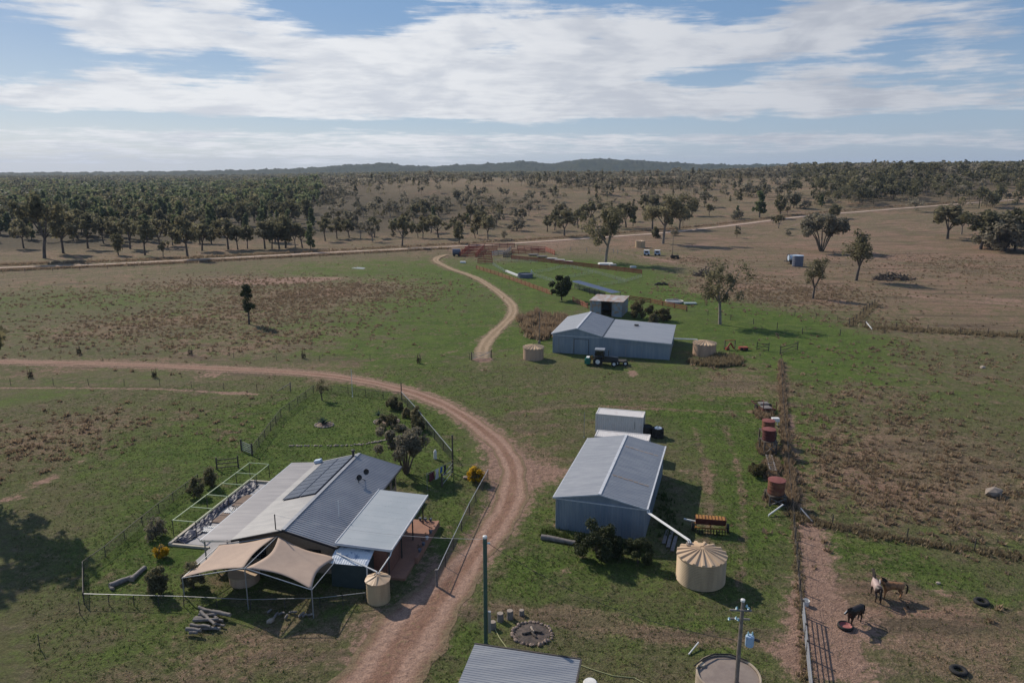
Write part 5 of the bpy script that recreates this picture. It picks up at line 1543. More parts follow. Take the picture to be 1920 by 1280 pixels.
o = MB().lathe([(.45, 0), (.45, .9), (.38, 1.0), (.01, 1.02)], 20); tag(o.build('white_drum', M['white'], loc=at(1106, 1303)), 'white drum top at the corner of the carport', 'drum')
for k, (x, y) in enumerate(((1244, 1020), (1252, 1028), (1260, 1036))):
    p = at(x, y); q = at(x + 8, y - 30 if k else y - 26)
    tag(MB().bar((0, 0, .1 + .04 * k), tuple(q - p + Vector((0, 0, .12))), .3, .1).build('plank', M['wood_grey'], loc=p), 'grey plank lying in the shade of the near shed', 'plank', 'grey planks in the shed shade')

# ------------------------------------------------------------------ seed drill (orange) in the shed shadow
p = at(1331, 996); sdr = thing('seed_drill', 'orange seed drill with slatted hopper parked in the shed shadow', 'implement', p, -.17)
hb = MB(); hb.add([(-1.3, -.2, .75), (1.3, -.2, .75), (1.3, .2, .75), (-1.3, .2, .75), (-1.35, -.42, 1.35), (1.35, -.42, 1.35), (1.35, .42, 1.35), (-1.35, .42, 1.35)], [(0, 3, 2, 1), (4, 5, 6, 7), (0, 1, 5, 4), (1, 2, 6, 5), (2, 3, 7, 6), (3, 0, 4, 7)]); hb.build('hopper', M['rust_dark'], sdr)
for k in range(9): MB().box(-1.3 + k * .29, -1.1 + k * .29, -.4, .4, 1.352, 1.40).build('lid', M['orange'], sdr)
fr = MB()
for y in (-.5, .5): fr.bar((-1.4, y, .55), (1.4, y, .55), .1)
for x in (-1.3, 0, 1.3): fr.bar((x, -.5, .55), (x, .5, .55), .1)
fr.build('frame', M['orange'], sdr)
for k in range(11): MB().tube([(-1.25 + k * .25, -.55, .28), (-1.22 + k * .25, -.55, .28)], .27, 12).build('disc', M['rubber'], sdr)
for x in (-1.55, 1.55): MB().tube([(x - .09, .1, .42), (x + .09, .1, .42)], .42, 14).build('wheel', M['rubber'], sdr)
db = MB(); db.bar((-1.0, .5, .55), (-2.3, .75, .7), .11); db.bar((-.2, .5, .55), (-2.2, .75, .7), .07); db.build('drawbar', M['white'], sdr)

# ------------------------------------------------------------------ tractor
tp_ = at(1130, 684); tr = thing('tractor', 'dark enclosed cab tractor parked in front of the farm shed', 'tractor', tp_, -.2)
MB().add; b = MB(); b.add([(-.4, -.45, .9), (2.6, -.38, .8), (2.6, .38, .8), (-.4, .45, .9), (-.4, -.45, 1.7), (2.55, -.34, 1.45), (2.55, .34, 1.45), (-.4, .45, 1.7)], [(0, 3, 2, 1), (4, 5, 6, 7), (0, 1, 5, 4), (1, 2, 6, 5), (2, 3, 7, 6), (3, 0, 4, 7)]); b.build('bonnet', M['tractor'], tr)
b = MB(); b.box(-1.0, 2.4, -.32, .32, .55, .92); b.build('chassis', M['dark_post'], tr)
b = MB(); b.add([(-1.3, -.7, 1.2), (.3, -.7, 1.2), (.3, .7, 1.2), (-1.3, .7, 1.2), (-1.2, -.68, 2.6), (.1, -.68, 2.6), (.1, .68, 2.6), (-1.2, .68, 2.6)], [(0, 3, 2, 1), (4, 5, 6, 7), (0, 1, 5, 4), (1, 2, 6, 5), (2, 3, 7, 6), (3, 0, 4, 7)]); cb = b.build('cab', M['glass'], tr)
b = MB(); b.box(-1.35, .3, -.78, .78, 2.6, 2.78); b.build('cab_roof', M['pipe_grey'], cb)
b = MB()
for x, x2 in ((-1.3, -1.2), (.3, .1)):
    for y in (-.71, .71): b.bar((x, y, 1.2), (x2, y, 2.6), .09)
b.build('cab_pillar', M['tractor'], cb)
for y in (-.95, .95):
    wo = MB().tube([(-.75, y - .22, .8), (-.75, y + .22, .8)], .8, 20).build('wheel', M['rubber'], tr); MB().tube([(-.75, y - .235, .8), (-.75, y + .235, .8)], .38, 14).build('rim', M['white'], wo)
    wo = MB().tube([(1.95, y * .9 - .15, .5), (1.95, y * .9 + .15, .5)], .5, 18).build('wheel', M['rubber'], tr); MB().tube([(1.95, y * .9 - .165, .5), (1.95, y * .9 + .165, .5)], .26, 12).build('rim', M['white'], wo)
    b = MB(); b.box(-1.5, 0, y - .3, y + .3, 1.62, 1.7); b.build('mudguard', M['tractor'], tr)
b = MB(); b.tube([(.9, .3, 1.5), (.9, .3, 2.5)], .06, 8); b.build('exhaust', M['dark_post'], tr)
im = thing('green_implement', 'green three point implement with orange arms behind the dark tractor', 'implement', at(1105, 683), -.2)
b = MB(); b.box(-.75, .2, -.9, .9, .25, .95); b.box(-.6, .1, -.8, .8, .95, 1.25); b.build('body', M['teal'], im)
b = MB(); b.bar((.1, -.3, 1.2), (1.0, -.2, .7), .1); b.bar((.1, .3, 1.2), (1.0, .2, .7), .1); b.bar((-.2, 0, 1.2), (.6, 0, 1.5), .09); b.build('arm', M['orange'], im)
b = MB(); b.box(-.5, 0, -.6, .6, 1.25, 1.32); b.build('lid', M['white'], im)
im = thing('trailed_mower', 'dark trailed mower with two pale wheels at the front of the tractor', 'implement', at(1163, 683), -.2)
b = MB(); b.box(-1.0, 1.0, -.8, .8, .5, .72); b.bar((-1.6, 0, .6), (-.9, 0, .6), .14); b.build('deck', M['dark_post'], im)
for x, mt in ((-.5, 'orange'), (.9, 'white')):
    wo = MB().tube([(x, -1.05, .45), (x, -.8, .45)], .45, 14).build('wheel', M['rubber'], im); MB().tube([(x, -1.07, .45), (x, -.79, .45)], .22, 10).build('rim', M['white'], wo)
lf_ = thing('loader_frame', 'rusty orange loader frame standing near the dry grass tank', 'loader', at(1368, 655), .1)
for x in (-.95, .95): MB().bar((x, 0, 0), (x, 0, 1.75), .14).build('upright', M['wood_dark'], lf_)
MB().bar((-.95, 0, 1.7), (.95, 0, 1.7), .14).build('beam', M['red_paint'], lf_)
b = MB(); b.bar((-.6, -.2, .3), (0, -.3, 1.3), .22); b.bar((0, -.3, 1.3), (.7, -.2, .2), .22); b.box(-.9, -.3, -.7, 0, .1, .5); b.build('boom', M['red_paint'], lf_)
im = thing('red_implement', 'low red implement lying on grass next to the orange loader frame', 'implement', at(1395, 656), .0)
b = MB(); b.box(-.9, .6, -.5, .5, .15, .6); b.bar((.6, 0, .4), (1.5, 0, .2), .12); b.build('body', M['red_paint'], im)
for x in (-.6, .3): MB().tube([(x, -.65, .25), (x, -.5, .25)], .25, 12).build('wheel', M['rubber'], im)

# ------------------------------------------------------------------ far yard things
for lb, px, py in (('pale blue truck cab with white roof nearer the pale yellow tank', 1213, 479), ('pale blue truck cab with white roof farther from the pale yellow tank', 1233, 479)):
    t = thing('truck_cab', lb, 'cab', at(px, py), -.3, 'pale blue cabs on the grass')
    b = MB(); b.add([(-1.1, -1.1, .4), (1.0, -1.1, .4), (1.0, 1.1, .4), (-1.1, 1.1, .4), (-1.1, -1.05, 1.9), (.7, -1.05, 1.9), (.7, 1.05, 1.9), (-1.1, 1.05, 1.9)], [(0, 3, 2, 1), (4, 5, 6, 7), (0, 1, 5, 4), (1, 2, 6, 5), (2, 3, 7, 6), (3, 0, 4, 7)]); b.build('body', M['pale_blue'], t)
    MB().box(-1.2, .85, -1.15, 1.15, 1.9, 2.08).build('roof', M['white'], t)
    MB().box(-.7, .6, -1.09, -1.06, 1.1, 1.7).build('window', M['glass'], t)
    for x in (-.7, .7): MB().tube([(x, -1.15, .4), (x, -.9, .4)], .4, 12).build('wheel', M['rubber'], t)
t = thing('old_tractor', 'small dark old tractor beyond the two pale blue cabs', 'tractor', at(1264, 485), 0)
b = MB(); b.box(-.4, 1.6, -.35, .35, .6, 1.3); b.build('bonnet', M['dark_post'], t); b = MB(); b.bar((-.6, 0, .8), (-.9, 0, 1.9), .25); b.build('seat', M['dark_post'], t); MB().tube([(1.0, 0, 1.3), (1.0, 0, 2.2)], .07, 6).build('exhaust', M['dark_post'], t)
for x, r in ((-.6, .7), (1.3, .4)):
    for y in (-.75, .75): MB().tube([(x, y - .15, r), (x, y + .15, r)], r, 14).build('wheel', M['rubber'], t)
t = thing('tank_cube', 'blue ribbed upright tank on the dry slope', 'tank', at(1495, 499), .3)
MB().lathe([(1.75, 0)] + [(1.75 + (.06 if k % 2 else 0), .1 + k * .33) for k in range(11)] + [(1.7, 3.6)], 18).build('wall', M['dark_blue'], t); MB().lathe([(1.85, 3.55), (1.85, 3.7), (.02, 3.9)], 18).build('lid', M['pale_blue'], t)
t = thing('water_trailer', 'white water trailer with dark frame behind the blue ribbed tank', 'trailer', at(1484, 494), .1)
MB().box(-2.4, 1.8, -1.0, 1.0, .7, 1.0).build('chassis', M['dark_post'], t); b = MB(); b.tube([(-1.2, 0, 2.0), (1.6, 0, 2.0)], 1.0, 16); b.build('tank', M['pale_blue'], t)
for x in (-2.3, -1.4): MB().bar((x, -1, .9), (x, -1, 3.2), .14).build('upright', M['dark_post'], t)
MB().bar((-2.3, -1, 3.2), (1.2, -1, 3.3), .16).build('top_rail', M['dark_blue'], t)
for x in (-.6, .6): MB().tube([(x, -1.15, .45), (x, -.85, .45)], .5, 12).build('wheel', M['rubber'], t)
t = thing('round_trough', 'wide round concrete water trough on the green flat', 'trough', at(1264, 567)); MB().lathe([(2.2, 0), (2.25, .5), (2.05, .5), (2.0, .25)], 32, cap=False).build('wall', M['trough'], t); MB().lathe([(2.03, .34), (.01, .34)], 30, cap=False).build('water', pm('trough water', (.16, .15, .14), rough=.15, fine=0), t)
o = MB(); o.box(-1.5, 1.5, -1.0, 1.0, .15, .35); o.box(-1.2, -1.0, -.8, .8, 0, .15); o.box(1.0, 1.2, -.8, .8, 0, .15); tag(o.build('steel_sheet', pm('grey green sheet', (.24, .30, .30)), loc=at(1294, 570)), 'grey green flat sheet beside the round water trough', 'sheet')
o = MB()
for k in range(5): o.lathe([(.35, .0), (.6, .05), (.65, .2), (.55, .35), (.35, .35)], 14, (-1.4 + k * .7, .2 * (k % 2), .3 * (k % 2)), cap=False)
tag(o.build('tyre_heap', M['rubber'], loc=at(1240, 534)), 'low heap of black tyres on dry ground past the sheep yard', 'tyres')
def heap(lb, px, py, rx, ry, h, n, mat):
    b = MB(); c = at(px, py)
    for k in range(n):
        a = rnd.uniform(0, 6.3); q = math.sqrt(rnd.random()); p = Vector((rx * q * math.cos(a), ry * q * math.sin(a), h * (1 - q * q) * rnd.uniform(.2, 1) + .05)); d = Vector((rnd.uniform(-1, 1), rnd.uniform(-1, 1), rnd.uniform(-.35, .35))).normalized() * rnd.uniform(.8, 2.2)
        b.tube([p - d, p + d], [rnd.uniform(.06, .2), .06], 5)
    tag(b.build('brush_pile', M[mat], loc=c), lb, 'wood pile')
heap('dark pile of dead branches beside the tall lone gum crown', 1322, 517, 3.2, 2.2, 2.0, 90, 'wood_dark')
heap('pile of grey and black branches on the far dry slope', 1672, 524, 5.5, 2.6, 2.0, 120, 'wood_dark')
# bare pole by the brown weed mound
o = MB().tube([(0, 0, 0), (0, 0, hgt((1011, 643), 583))], [.09, .06], 7).lathe([(.28, 0), (.24, .5), (.1, .6)], 10, (0, 0, 0)); tag(o.build('bare_pole', M['wood_pole'], loc=at(1011, 644)), 'slim bare pole in front of the brown weed mound', 'pole')
o = MB().tube([(0, 0, 0), (0, 0, hgt((1095, 820), 773))], .035, 6).lathe([(.1, 0), (.1, .06)], 8); tag(o.build('bare_pole', M['pipe_grey'], loc=at(1095, 820)), 'thin steel pole at the corner of the near shed roof', 'pole')
tag(MB().tube([(0, 0, 0), (0, 0, 7.2)], [.13, .07], 7).bar((-.7, 0, 6.7), (.7, 0, 6.7), .1).build('bare_pole', M['wood_pole'], loc=at(1261, 475)), 'distant slim pole with a short crossarm on the far dry grass', 'pole')

# ------------------------------------------------------------------ power poles and lines
gp = thing('power_pole', 'faded green steel power pole with white cap beside the dirt driveway', 'pole', at(911, 1206))
gh = hgt((911, 1206), 1005)
MB().tube([(0, 0, -.2), (0, 0, gh)], .14, 12).build('shaft', M['green_paint'], gp); MB().lathe([(.15, gh - .12), (.15, gh + .02), (.05, gh + .07)], 12).build('cap', M['white'], gp)
MB().box(.16, .36, -.1, .1, .9, 2.5).build('meter_box', M['pipe_grey'], gp); MB().tube([(0.15, 0, gh - .5), (.35, 0, gh - .5)], .06, 8).build('insulator', M['insul'], gp)
pb_ = (1376, 1338); tpz = hgt(pb_, 1125)
tp2 = thing('power_pole', 'old timber power pole with blue insulators and transformer beside the concrete tank', 'pole', at(*pb_))
MB().tube([(0, 0, -.2), (0, 0, tpz * .6), (0.02, 0, tpz)], [.14, .12, .10], 10).build('shaft', M['wood_pole'], tp2)
MB().lathe([(.13, tpz - .05), (.13, tpz + .06), (.03, tpz + .1)], 10).build('cap', M['white'], tp2)
for z, y in ((tpz - .55, -.1), (tpz - 1.25, .12)):
    MB().bar((-.75, y, z), (.5, y - .1, z), .09).build('crossarm', M['wood_grey'], tp2)
for x, z in ((-.35, tpz - .55), (.22, tpz - .42), (.35, tpz - .6), (-.75, tpz - 1.25), (-.35, tpz - 1.2), (-.22, tpz - 1.3)):
    MB().lathe([(.03, -.02), (.075, .03), (.04, .06), (.075, .1), (.03, .15), (.02, .18)], 12, (x, -.1, z + .04)).build('insulator', M['insul'], tp2)
b = MB(); b.lathe([(.24, 0), (.25, .1), (.25, .6), (.21, .66), (.02, .69)], 16, (.55, -.1, tpz - 2.9)); tf_ = b.build('transformer', M['trafo'], tp2)
for x in (.5, .74): MB().lathe([(.03, 0), (.06, .05), (.03, .1), (.06, .15), (.02, .24)], 10, (x - .06, -.1, tpz - 2.22)).build('bushing', M['insul'], tf_)
MB().tube([(.85, -.1, tpz - 2.5), (1.12, -.1, tpz - 2.62)], .09, 8).build('switch', M['dark_post'], tf_)
def wire(lb, a, b, sag, r=.012, mat='wire'):
    pts = []
    for k in range(17):
        f = k / 16; p = Vector(a).lerp(Vector(b), f); p.z -= sag * 4 * f * (1 - f); pts.append(p)
    tag(MB().tube(pts, r, 4).build('power_line', M[mat]), lb, 'wire')
G0 = at(911, 1206); T0 = at(*pb_)
wire('dark overhead wire sagging from the green pole to the timber pole', G0 + Vector((.2, 0, gh - .5)), T0 + Vector((-.3, 0, tpz - 2.6)), 1.1, .018)
wire('thin overhead wire from the green pole to the farmhouse roof mast', G0 + Vector((-.1, 0, gh - .2)), HW(xr - .85, .4, zr_(xr - .85) + 1.3), .5, .012, 'wire_pale')

# ------------------------------------------------------------------ horses
def horse(lb, pos, head, coat, mane, face=None, neck=(.55, 0, .45), hd=(.45, 0, -.25), spread=1.0, patch=None):
    """neck: offset withers -> poll; hd: offset poll -> muzzle (x forward, y to the animal's own left)"""
    root = thing('horse', lb, 'horse', pos, head)
    W = Vector((.48, 0, 1.38)); poll = Vector((.62, 0, 1.25)) + Vector(neck); muz = poll + Vector(hd)
    vs = []; es = []; rd = []
    def v(p, r, parent=None):
        vs.append(Vector(p)); rd.append(tuple(1.10 * q for q in r) if isinstance(r, tuple) else (r * 1.14, r * 1.14))
        if parent is not None: es.append((parent, len(vs) - 1))
        return len(vs) - 1
    pel = v((-.58, 0, 1.16), (.27, .29))
    ru = v((-.80, 0, 1.12), (.2, .22), pel)
    ba = v((-.15, 0, 1.10), (.27, .29), pel); ch = v((.25, 0, 1.08), (.27, .31), ba); sh = v((.52, 0, 1.10), (.22, .27), ch)
    n0 = v((.66, 0, 1.25), (.15, .2), sh); nm = v(Vector((.62, 0, 1.25)).lerp(poll, .55), (.105, .15), n0); po = v(poll, (.085, .11), nm)
    ck = v(poll.lerp(muz, .3) + Vector((0, 0, -.01)), (.08, .11), po); ms = v(poll.lerp(muz, .7), (.06, .07), ck); v(muz, (.055, .06), ms)
    for s in (-1, 1):
        t = v((.48, .15 * s, .88), .12, sh); k = v((.50 + .05 * s * spread, .15 * s, .52), .062, t); c = v((.50 + .07 * s * spread, .15 * s, .20), .042, k); f = v((.52 + .07 * s * spread, .15 * s, .08), .05, c); v((.57 + .07 * s * spread, .15 * s, .025), .058, f)
        t = v((-.55, .15 * s, .92), .155, pel); k = v((-.48 + .05 * s * spread, .16 * s, .74), .10, t); hck = v((-.74 + .08 * s * spread, .15 * s, .50), .06, k); c = v((-.68 + .08 * s * spread, .15 * s, .20), .044, hck); f = v((-.65 + .08 * s * spread, .15 * s, .08), .05, c); v((-.60 + .08 * s * spread, .15 * s, .025), .058, f)
    me = bpy.data.meshes.new('horse_body'); me.from_pydata([tuple(p) for p in vs], es, []); me.materials.append(coat)
    o = bpy.data.objects.new('body', me); COL.objects.link(o); o.parent = root
    md_ = o.modifiers.new('skin', 'SKIN'); md_.use_smooth_shade = True
    for i, sv in enumerate(me.skin_vertices[0].data): sv.radius = rd[i]
    me.skin_vertices[0].data[0].use_root = True
    ss = o.modifiers.new('sub', 'SUBSURF'); ss.levels = 1; ss.render_levels = 2
    # ears, mane, tail, face mark
    hdv = (muz - poll).normalized()
    for s in (-1, 1):
        e = MB(); b0 = poll + Vector((-.02, .055 * s, .08)); e.add([b0 + Vector((.03, 0, 0)), b0 + Vector((-.03, .02 * s, 0)), b0 + Vector((-.03, -.02 * s, 0)), b0 + Vector((.01, .015 * s, .15))], [(0, 1, 3), (1, 2, 3), (2, 0, 3), (0, 2, 1)]); e.build('ear', coat, root)
    m = MB(); a0 = Vector((.46, 0, 1.40)); N = 9
    for side in (0, 1):
        pass
    pts = [a0.lerp(poll + Vector((-.02, 0, .10)), k / N) + Vector((-.07 * math.sin(math.pi * k / N), 0, .035)) for k in range(N + 1)]
    m.tube(pts, [.03 + .035 * math.sin(math.pi * min(1, (k + 1) / (N + 1))) for k in range(N + 1)], 7)
    for k in range(N):
        p = pts[k]; m.add([p + Vector((.0, .03, .02)), pts[k + 1] + Vector((0, .03, .02)), pts[k + 1] + Vector((.04, .11, -.16)), p + Vector((.06, .12, -.18))], [(0, 1, 2, 3)])
    m.build('mane', mane, root)
    t = MB(); t.tube([(-.93, 0, 1.24), (-1.06, .01, 1.12), (-1.10, .02, .85), (-1.06, .02, .55), (-1.03, .02, .4)], [.04, .06, .075, .06, .015], 8); t.build('tail', mane, root, smooth=True)
    if face:
        b = MB(); side = hdv.cross(Vector((0, 1, 0))).normalized() * -1
        if side.z < 0: side = -side
        lat = hdv.cross(side).normalized()
        p0 = poll.lerp(muz, .22) + side * .095; p1 = poll.lerp(muz, .95) + side * .066
        b.tube([p0, p0.lerp(p1, .5) + side * -.005, p1], [.03, .035, .05], 7); b.build('face_blaze', face, root, smooth=True)
    return root


coat_black = pm('black coat', (.018, .013, .012), (.03, .02, .016), rough=.45, scale=3, fine=.1)
coat_bay = pm('bay coat', (.30, .15, .07), (.10, .055, .032), rough=.5, scale=2.2, lo=.42, hi=.6, fine=.1)
hair_dark = pm('dark horse hair', (.018, .014, .012), rough=.7)
white_face = pm('white face hair', (.6, .57, .53))
mroan, gg, bs = new_mat('roan coat')
tco = gg.node('ShaderNodeTexCoord').outputs['Object']; sx_ = gg.node('ShaderNodeSeparateXYZ'); gg.l.new(tco, sx_.inputs[0])
nz = gg.noise(tco, 4, 4)
fr_ = gg.smooth(gg.math('ADD', sx_.outputs[0], gg.math('MULTIPLY', gg.math('SUBTRACT', nz, .5), .5)), -.62, -.36)
nk = gg.smooth(sx_.outputs[0], .5, .75); lw_ = gg.smooth(sx_.outputs[2], .6, .95)
cc_ = gg.mix(gg.math('MULTIPLY', gg.math('MULTIPLY', fr_, lw_), gg.math('SUBTRACT', 1.0, nk)), (.045, .03, .026), (.42, .31, .28))
gg.l.new(cc_, bs.inputs['Base Color']); bs.inputs['Roughness'].default_value = .55
horse('black horse with its head stretched over the feed tub', at(1601, 1169), math.atan2(-.52, -.80), coat_black, hair_dark, white_face, neck=(.42, .05, .22), hd=(.42, .0, -.16))
horse('bay horse with white face, back lit orange by the sun', at(1671, 1121), math.pi - .08, coat_bay, hair_dark, white_face, neck=(.36, .12, .42), hd=(.12, .34, -.26))
horse('pinkish roan horse with dark hindquarters seen from behind', at(1641, 1121), math.atan2(1, .18), mroan, hair_dark, None, neck=(.5, 0, .5), hd=(.42, 0, -.2))

# ------------------------------------------------------------------ trees
LM = {
    'olive': leaf_mat('olive gum leaves', (.086, .082, .044), (.310, .275, .160)),
    'grey': leaf_mat('grey green leaves', (.115, .110, .075), (.330, .290, .210)),
    'dark': leaf_mat('dark dense leaves', (.064, .066, .036), (.250, .228, .126)),
    'deep': leaf_mat('deep green citrus leaves', (.022, .030, .012), (.075, .088, .036), trans=.25),
    'pine': leaf_mat('cypress green leaves', (.066, .092, .042), (.230, .255, .120)),
    'khaki': leaf_mat('khaki leaves', (.095, .085, .042), (.215, .180, .090)),
    'yellow': leaf_mat('yellow blossom', (.42, .25, .015), (.72, .46, .03)),
    'agave': leaf_mat('blue green blades', (.045, .075, .060), (.105, .145, .120)),
    'dry': leaf_mat('dry grass', (.150, .106, .068), (.430, .318, .205), trans=.4),
    'straw': leaf_mat('straw tussock', (.150, .118, .068), (.380, .300, .180), trans=.4),
    'grass': leaf_mat('green blades', (.048, .078, .020), (.130, .158, .056), trans=.4),
}
BARK = {'pale': pm('pale gum bark', (.26, .22, .185), (.16, .135, .115), scale=1.2, fine=.2),
        'dark': pm('dark bark', (.075, .06, .05), (.12, .10, .085), scale=1.5, fine=.25)}


def leaves(centres, radii, n_per, size, rg, up=.35, flat=1.0, tone0=None):
    """leaf-sized quads spread through clusters"""
    C = np.repeat(np.asarray(centres, float), n_per, 0); Rr = np.repeat(np.asarray(radii, float), n_per)
    n = len(C)
    d = rg.normal(size=(n, 3)); d /= np.linalg.norm(d, axis=1)[:, None]
    off = d * (Rr * rg.random(n) ** .45)[:, None]; off[:, 2] *= flat
    P = C + off
    nrm = d * .7 + rg.normal(size=(n, 3)) * .7 + np.array([0, 0, up]); nrm /= np.linalg.norm(nrm, axis=1)[:, None]
    t = np.cross(nrm, rg.normal(size=(n, 3))); t /= np.linalg.norm(t, axis=1)[:, None]; b = np.cross(nrm, t)
    s = (size * rg.uniform(.6, 1.35, n))[:, None]
    V = np.stack([P - t * s * .5, P + b * s * .32 + t * s * .05, P + t * s * .55, P - b * s * .32], 1).reshape(-1, 3)
    Q = np.arange(n * 4).reshape(-1, 4)
    ct = np.repeat(rg.uniform(.15, .75, len(centres)) if tone0 is None else np.asarray(tone0), n_per)
    tone = np.clip(ct + rg.normal(0, .16, n), 0, 1)
    return V, Q, tone


def tree_shape(kind, rg):
    """limb polylines [(pts, radii)], cluster centres, cluster radii for a tree 10 m high"""
    limbs = []; C = []; Rr = []
    U = rg.uniform
    if kind in ('gum', 'open'):
        fork = U(2.2, 3.4); lean = np.array([U(-.4, .4), U(-.4, .4)])
        limbs.append(([(0, 0, -.3), (lean[0] * .4, lean[1] * .4, fork * .5), (lean[0], lean[1], fork)], [.30, .24, .20]))
        nl = rg.integers(4, 7)
        for k in range(nl):
            a = 2 * math.pi * k / nl + U(-.4, .4); e = U(.9, 2.6) * (1.15 if kind == 'gum' else 1.35); zt = U(5.4, 8.6)
            m = np.array([lean[0] + .55 * e * math.cos(a), lean[1] + .55 * e * math.sin(a), fork + (zt - fork) * .55])
            t = np.array([lean[0] + e * math.cos(a), lean[1] + e * math.sin(a), zt])
            limbs.append(([(lean[0], lean[1], fork - .05), tuple(m), tuple(t)], [.15, .10, .04]))
            for j in range(3 if kind == 'gum' else 2):
                c = t + rg.normal(0, .75, 3); c[2] = min(max(c[2], 4.2), 9.1); C.append(c); Rr.append(U(.85, 1.4))
            c = m + rg.normal(0, .7, 3) + np.array([.6 * math.cos(a), .6 * math.sin(a), .3]); C.append(c); Rr.append(U(.6, 1.0))
            s2 = m + np.array([U(-1, 1), U(-1, 1), U(.8, 1.8)]); limbs.append(([tuple(m), tuple(s2)], [.07, .03])); C.append(s2); Rr.append(U(.7, 1.1))
        for k in range(4 if kind == 'gum' else 2):
            C.append(np.array([lean[0] + U(-1.1, 1.1), lean[1] + U(-1.1, 1.1), U(7.6, 9.2)])); Rr.append(U(.8, 1.2))
    elif kind == 'round':
        limbs.append(([(0, 0, -.3), (.1, 0, 1.5), (.1, .1, 4)], [.35, .27, .15]))
        for k in range(34):
            a, u = U(0, 6.283), U(-1, 1); r = 3.4 * U(.35, 1) ** .5
            C.append(np.array([r * math.sqrt(1 - u * u) * math.cos(a), r * math.sqrt(1 - u * u) * math.sin(a), 5.6 + u * r * 1.05])); Rr.append(U(.9, 1.4))
    elif kind == 'pine':
        limbs.append(([(0, 0, -.3), (0, 0, 4), (.05, 0, 9)], [.24, .16, .04]))
        for k in range(30):
            z = U(1.6, 9.6); w = 2.1 * (1 - ((z - 1.2) / 9.0) ** 1.3) ** .8 + .15; a = U(0, 6.283); r = w * U(.2, .9)
            C.append(np.array([r * math.cos(a), r * math.sin(a), z])); Rr.append(U(.5, .95))
    elif kind == 'lone':
        limbs.append(([(0, 0, -.3), (.1, 0, 3), (.2, .1, 8.4)], [.26, .2, .05]))
        for (z0, z1, w, n) in ((5.6, 9.6, 1.9, 17), (3.0, 5.2, 1.9, 11)):
            for k in range(n):
                z = U(z0, z1); a = U(0, 6.283); f = (z - z0) / (z1 - z0); r = w * math.sin(math.pi * (.15 + .8 * f)) * U(.2, 1)
                C.append(np.array([r * math.cos(a) + .1, r * math.sin(a), z])); Rr.append(U(.55, .95))
    elif kind == 'multi':
        for k in range(7):
            a = 2 * math.pi * k / 7 + U(-.3, .3); e = U(1.6, 5.2); zt = U(6, 8.8)
            t = np.array([e * math.cos(a), e * math.sin(a), zt]); m = t * np.array([.42, .42, .5])
            limbs.append(([(.25 * math.cos(a), .25 * math.sin(a), -.2), tuple(m), tuple(t)], [.24, .17, .05]))
            for j in range(5):
                c = t + rg.normal(0, 1.15, 3); c[2] = min(max(c[2], 4.0), 9.2); C.append(c); Rr.append(U(.9, 1.6))
        for k in range(5): C.append(np.array([U(-2.5, 2.5), U(-2.5, 2.5), U(7.4, 9.0)])); Rr.append(U(1, 1.6))
    elif kind == 'bush':
        for k in range(4):
            a = U(0, 6.283); limbs.append(([(0, 0, -.2), (1.3 * math.cos(a), 1.3 * math.sin(a), 4)], [.2, .08]))
        for k in range(26):
            a = U(0, 6.283); r = 4.0 * math.sqrt(U(0, 1)); z = U(.8, 8.6) * (1 - (r / 5.4) ** 2) + .8
            C.append(np.array([r * math.cos(a), r * math.sin(a), z])); Rr.append(U(1.0, 1.8))
    return limbs, C, Rr


def make_tree(name, kind, label, cat, leaf, seed, n_per=70, size=.5, bark='dark', group=None, crown_name='crown', width=1.0, fat=1.0):
    rg = np.random.default_rng(seed)
    limbs, C, Rr = tree_shape(kind, rg)
    root = thing(name, label, cat, (0, 0, 0), 0, group)
    m = MB()
    for pts, rr in limbs: m.tube(pts, rr, 7, cap=False)
    m.build('trunk' if kind != 'bush' else 'stem', BARK[bark], root, smooth=True)
    C = np.array(C); Cw = C.copy(); Cw[:, :2] *= width
    V_, Q_, T_ = leaves(Cw, np.array(Rr) * fat, n_per, size, rg)
    fast_mesh(crown_name, V_, Q_, LM[leaf], T_, root)
    return root


def place(o, base, top, z=None):
    p = at(*base); s = hgt(base, top) / 9.7
    o.location = p; o.scale = (s, s, s); o.rotation_euler = (0, 0, rnd.uniform(0, 6.28))
    return o


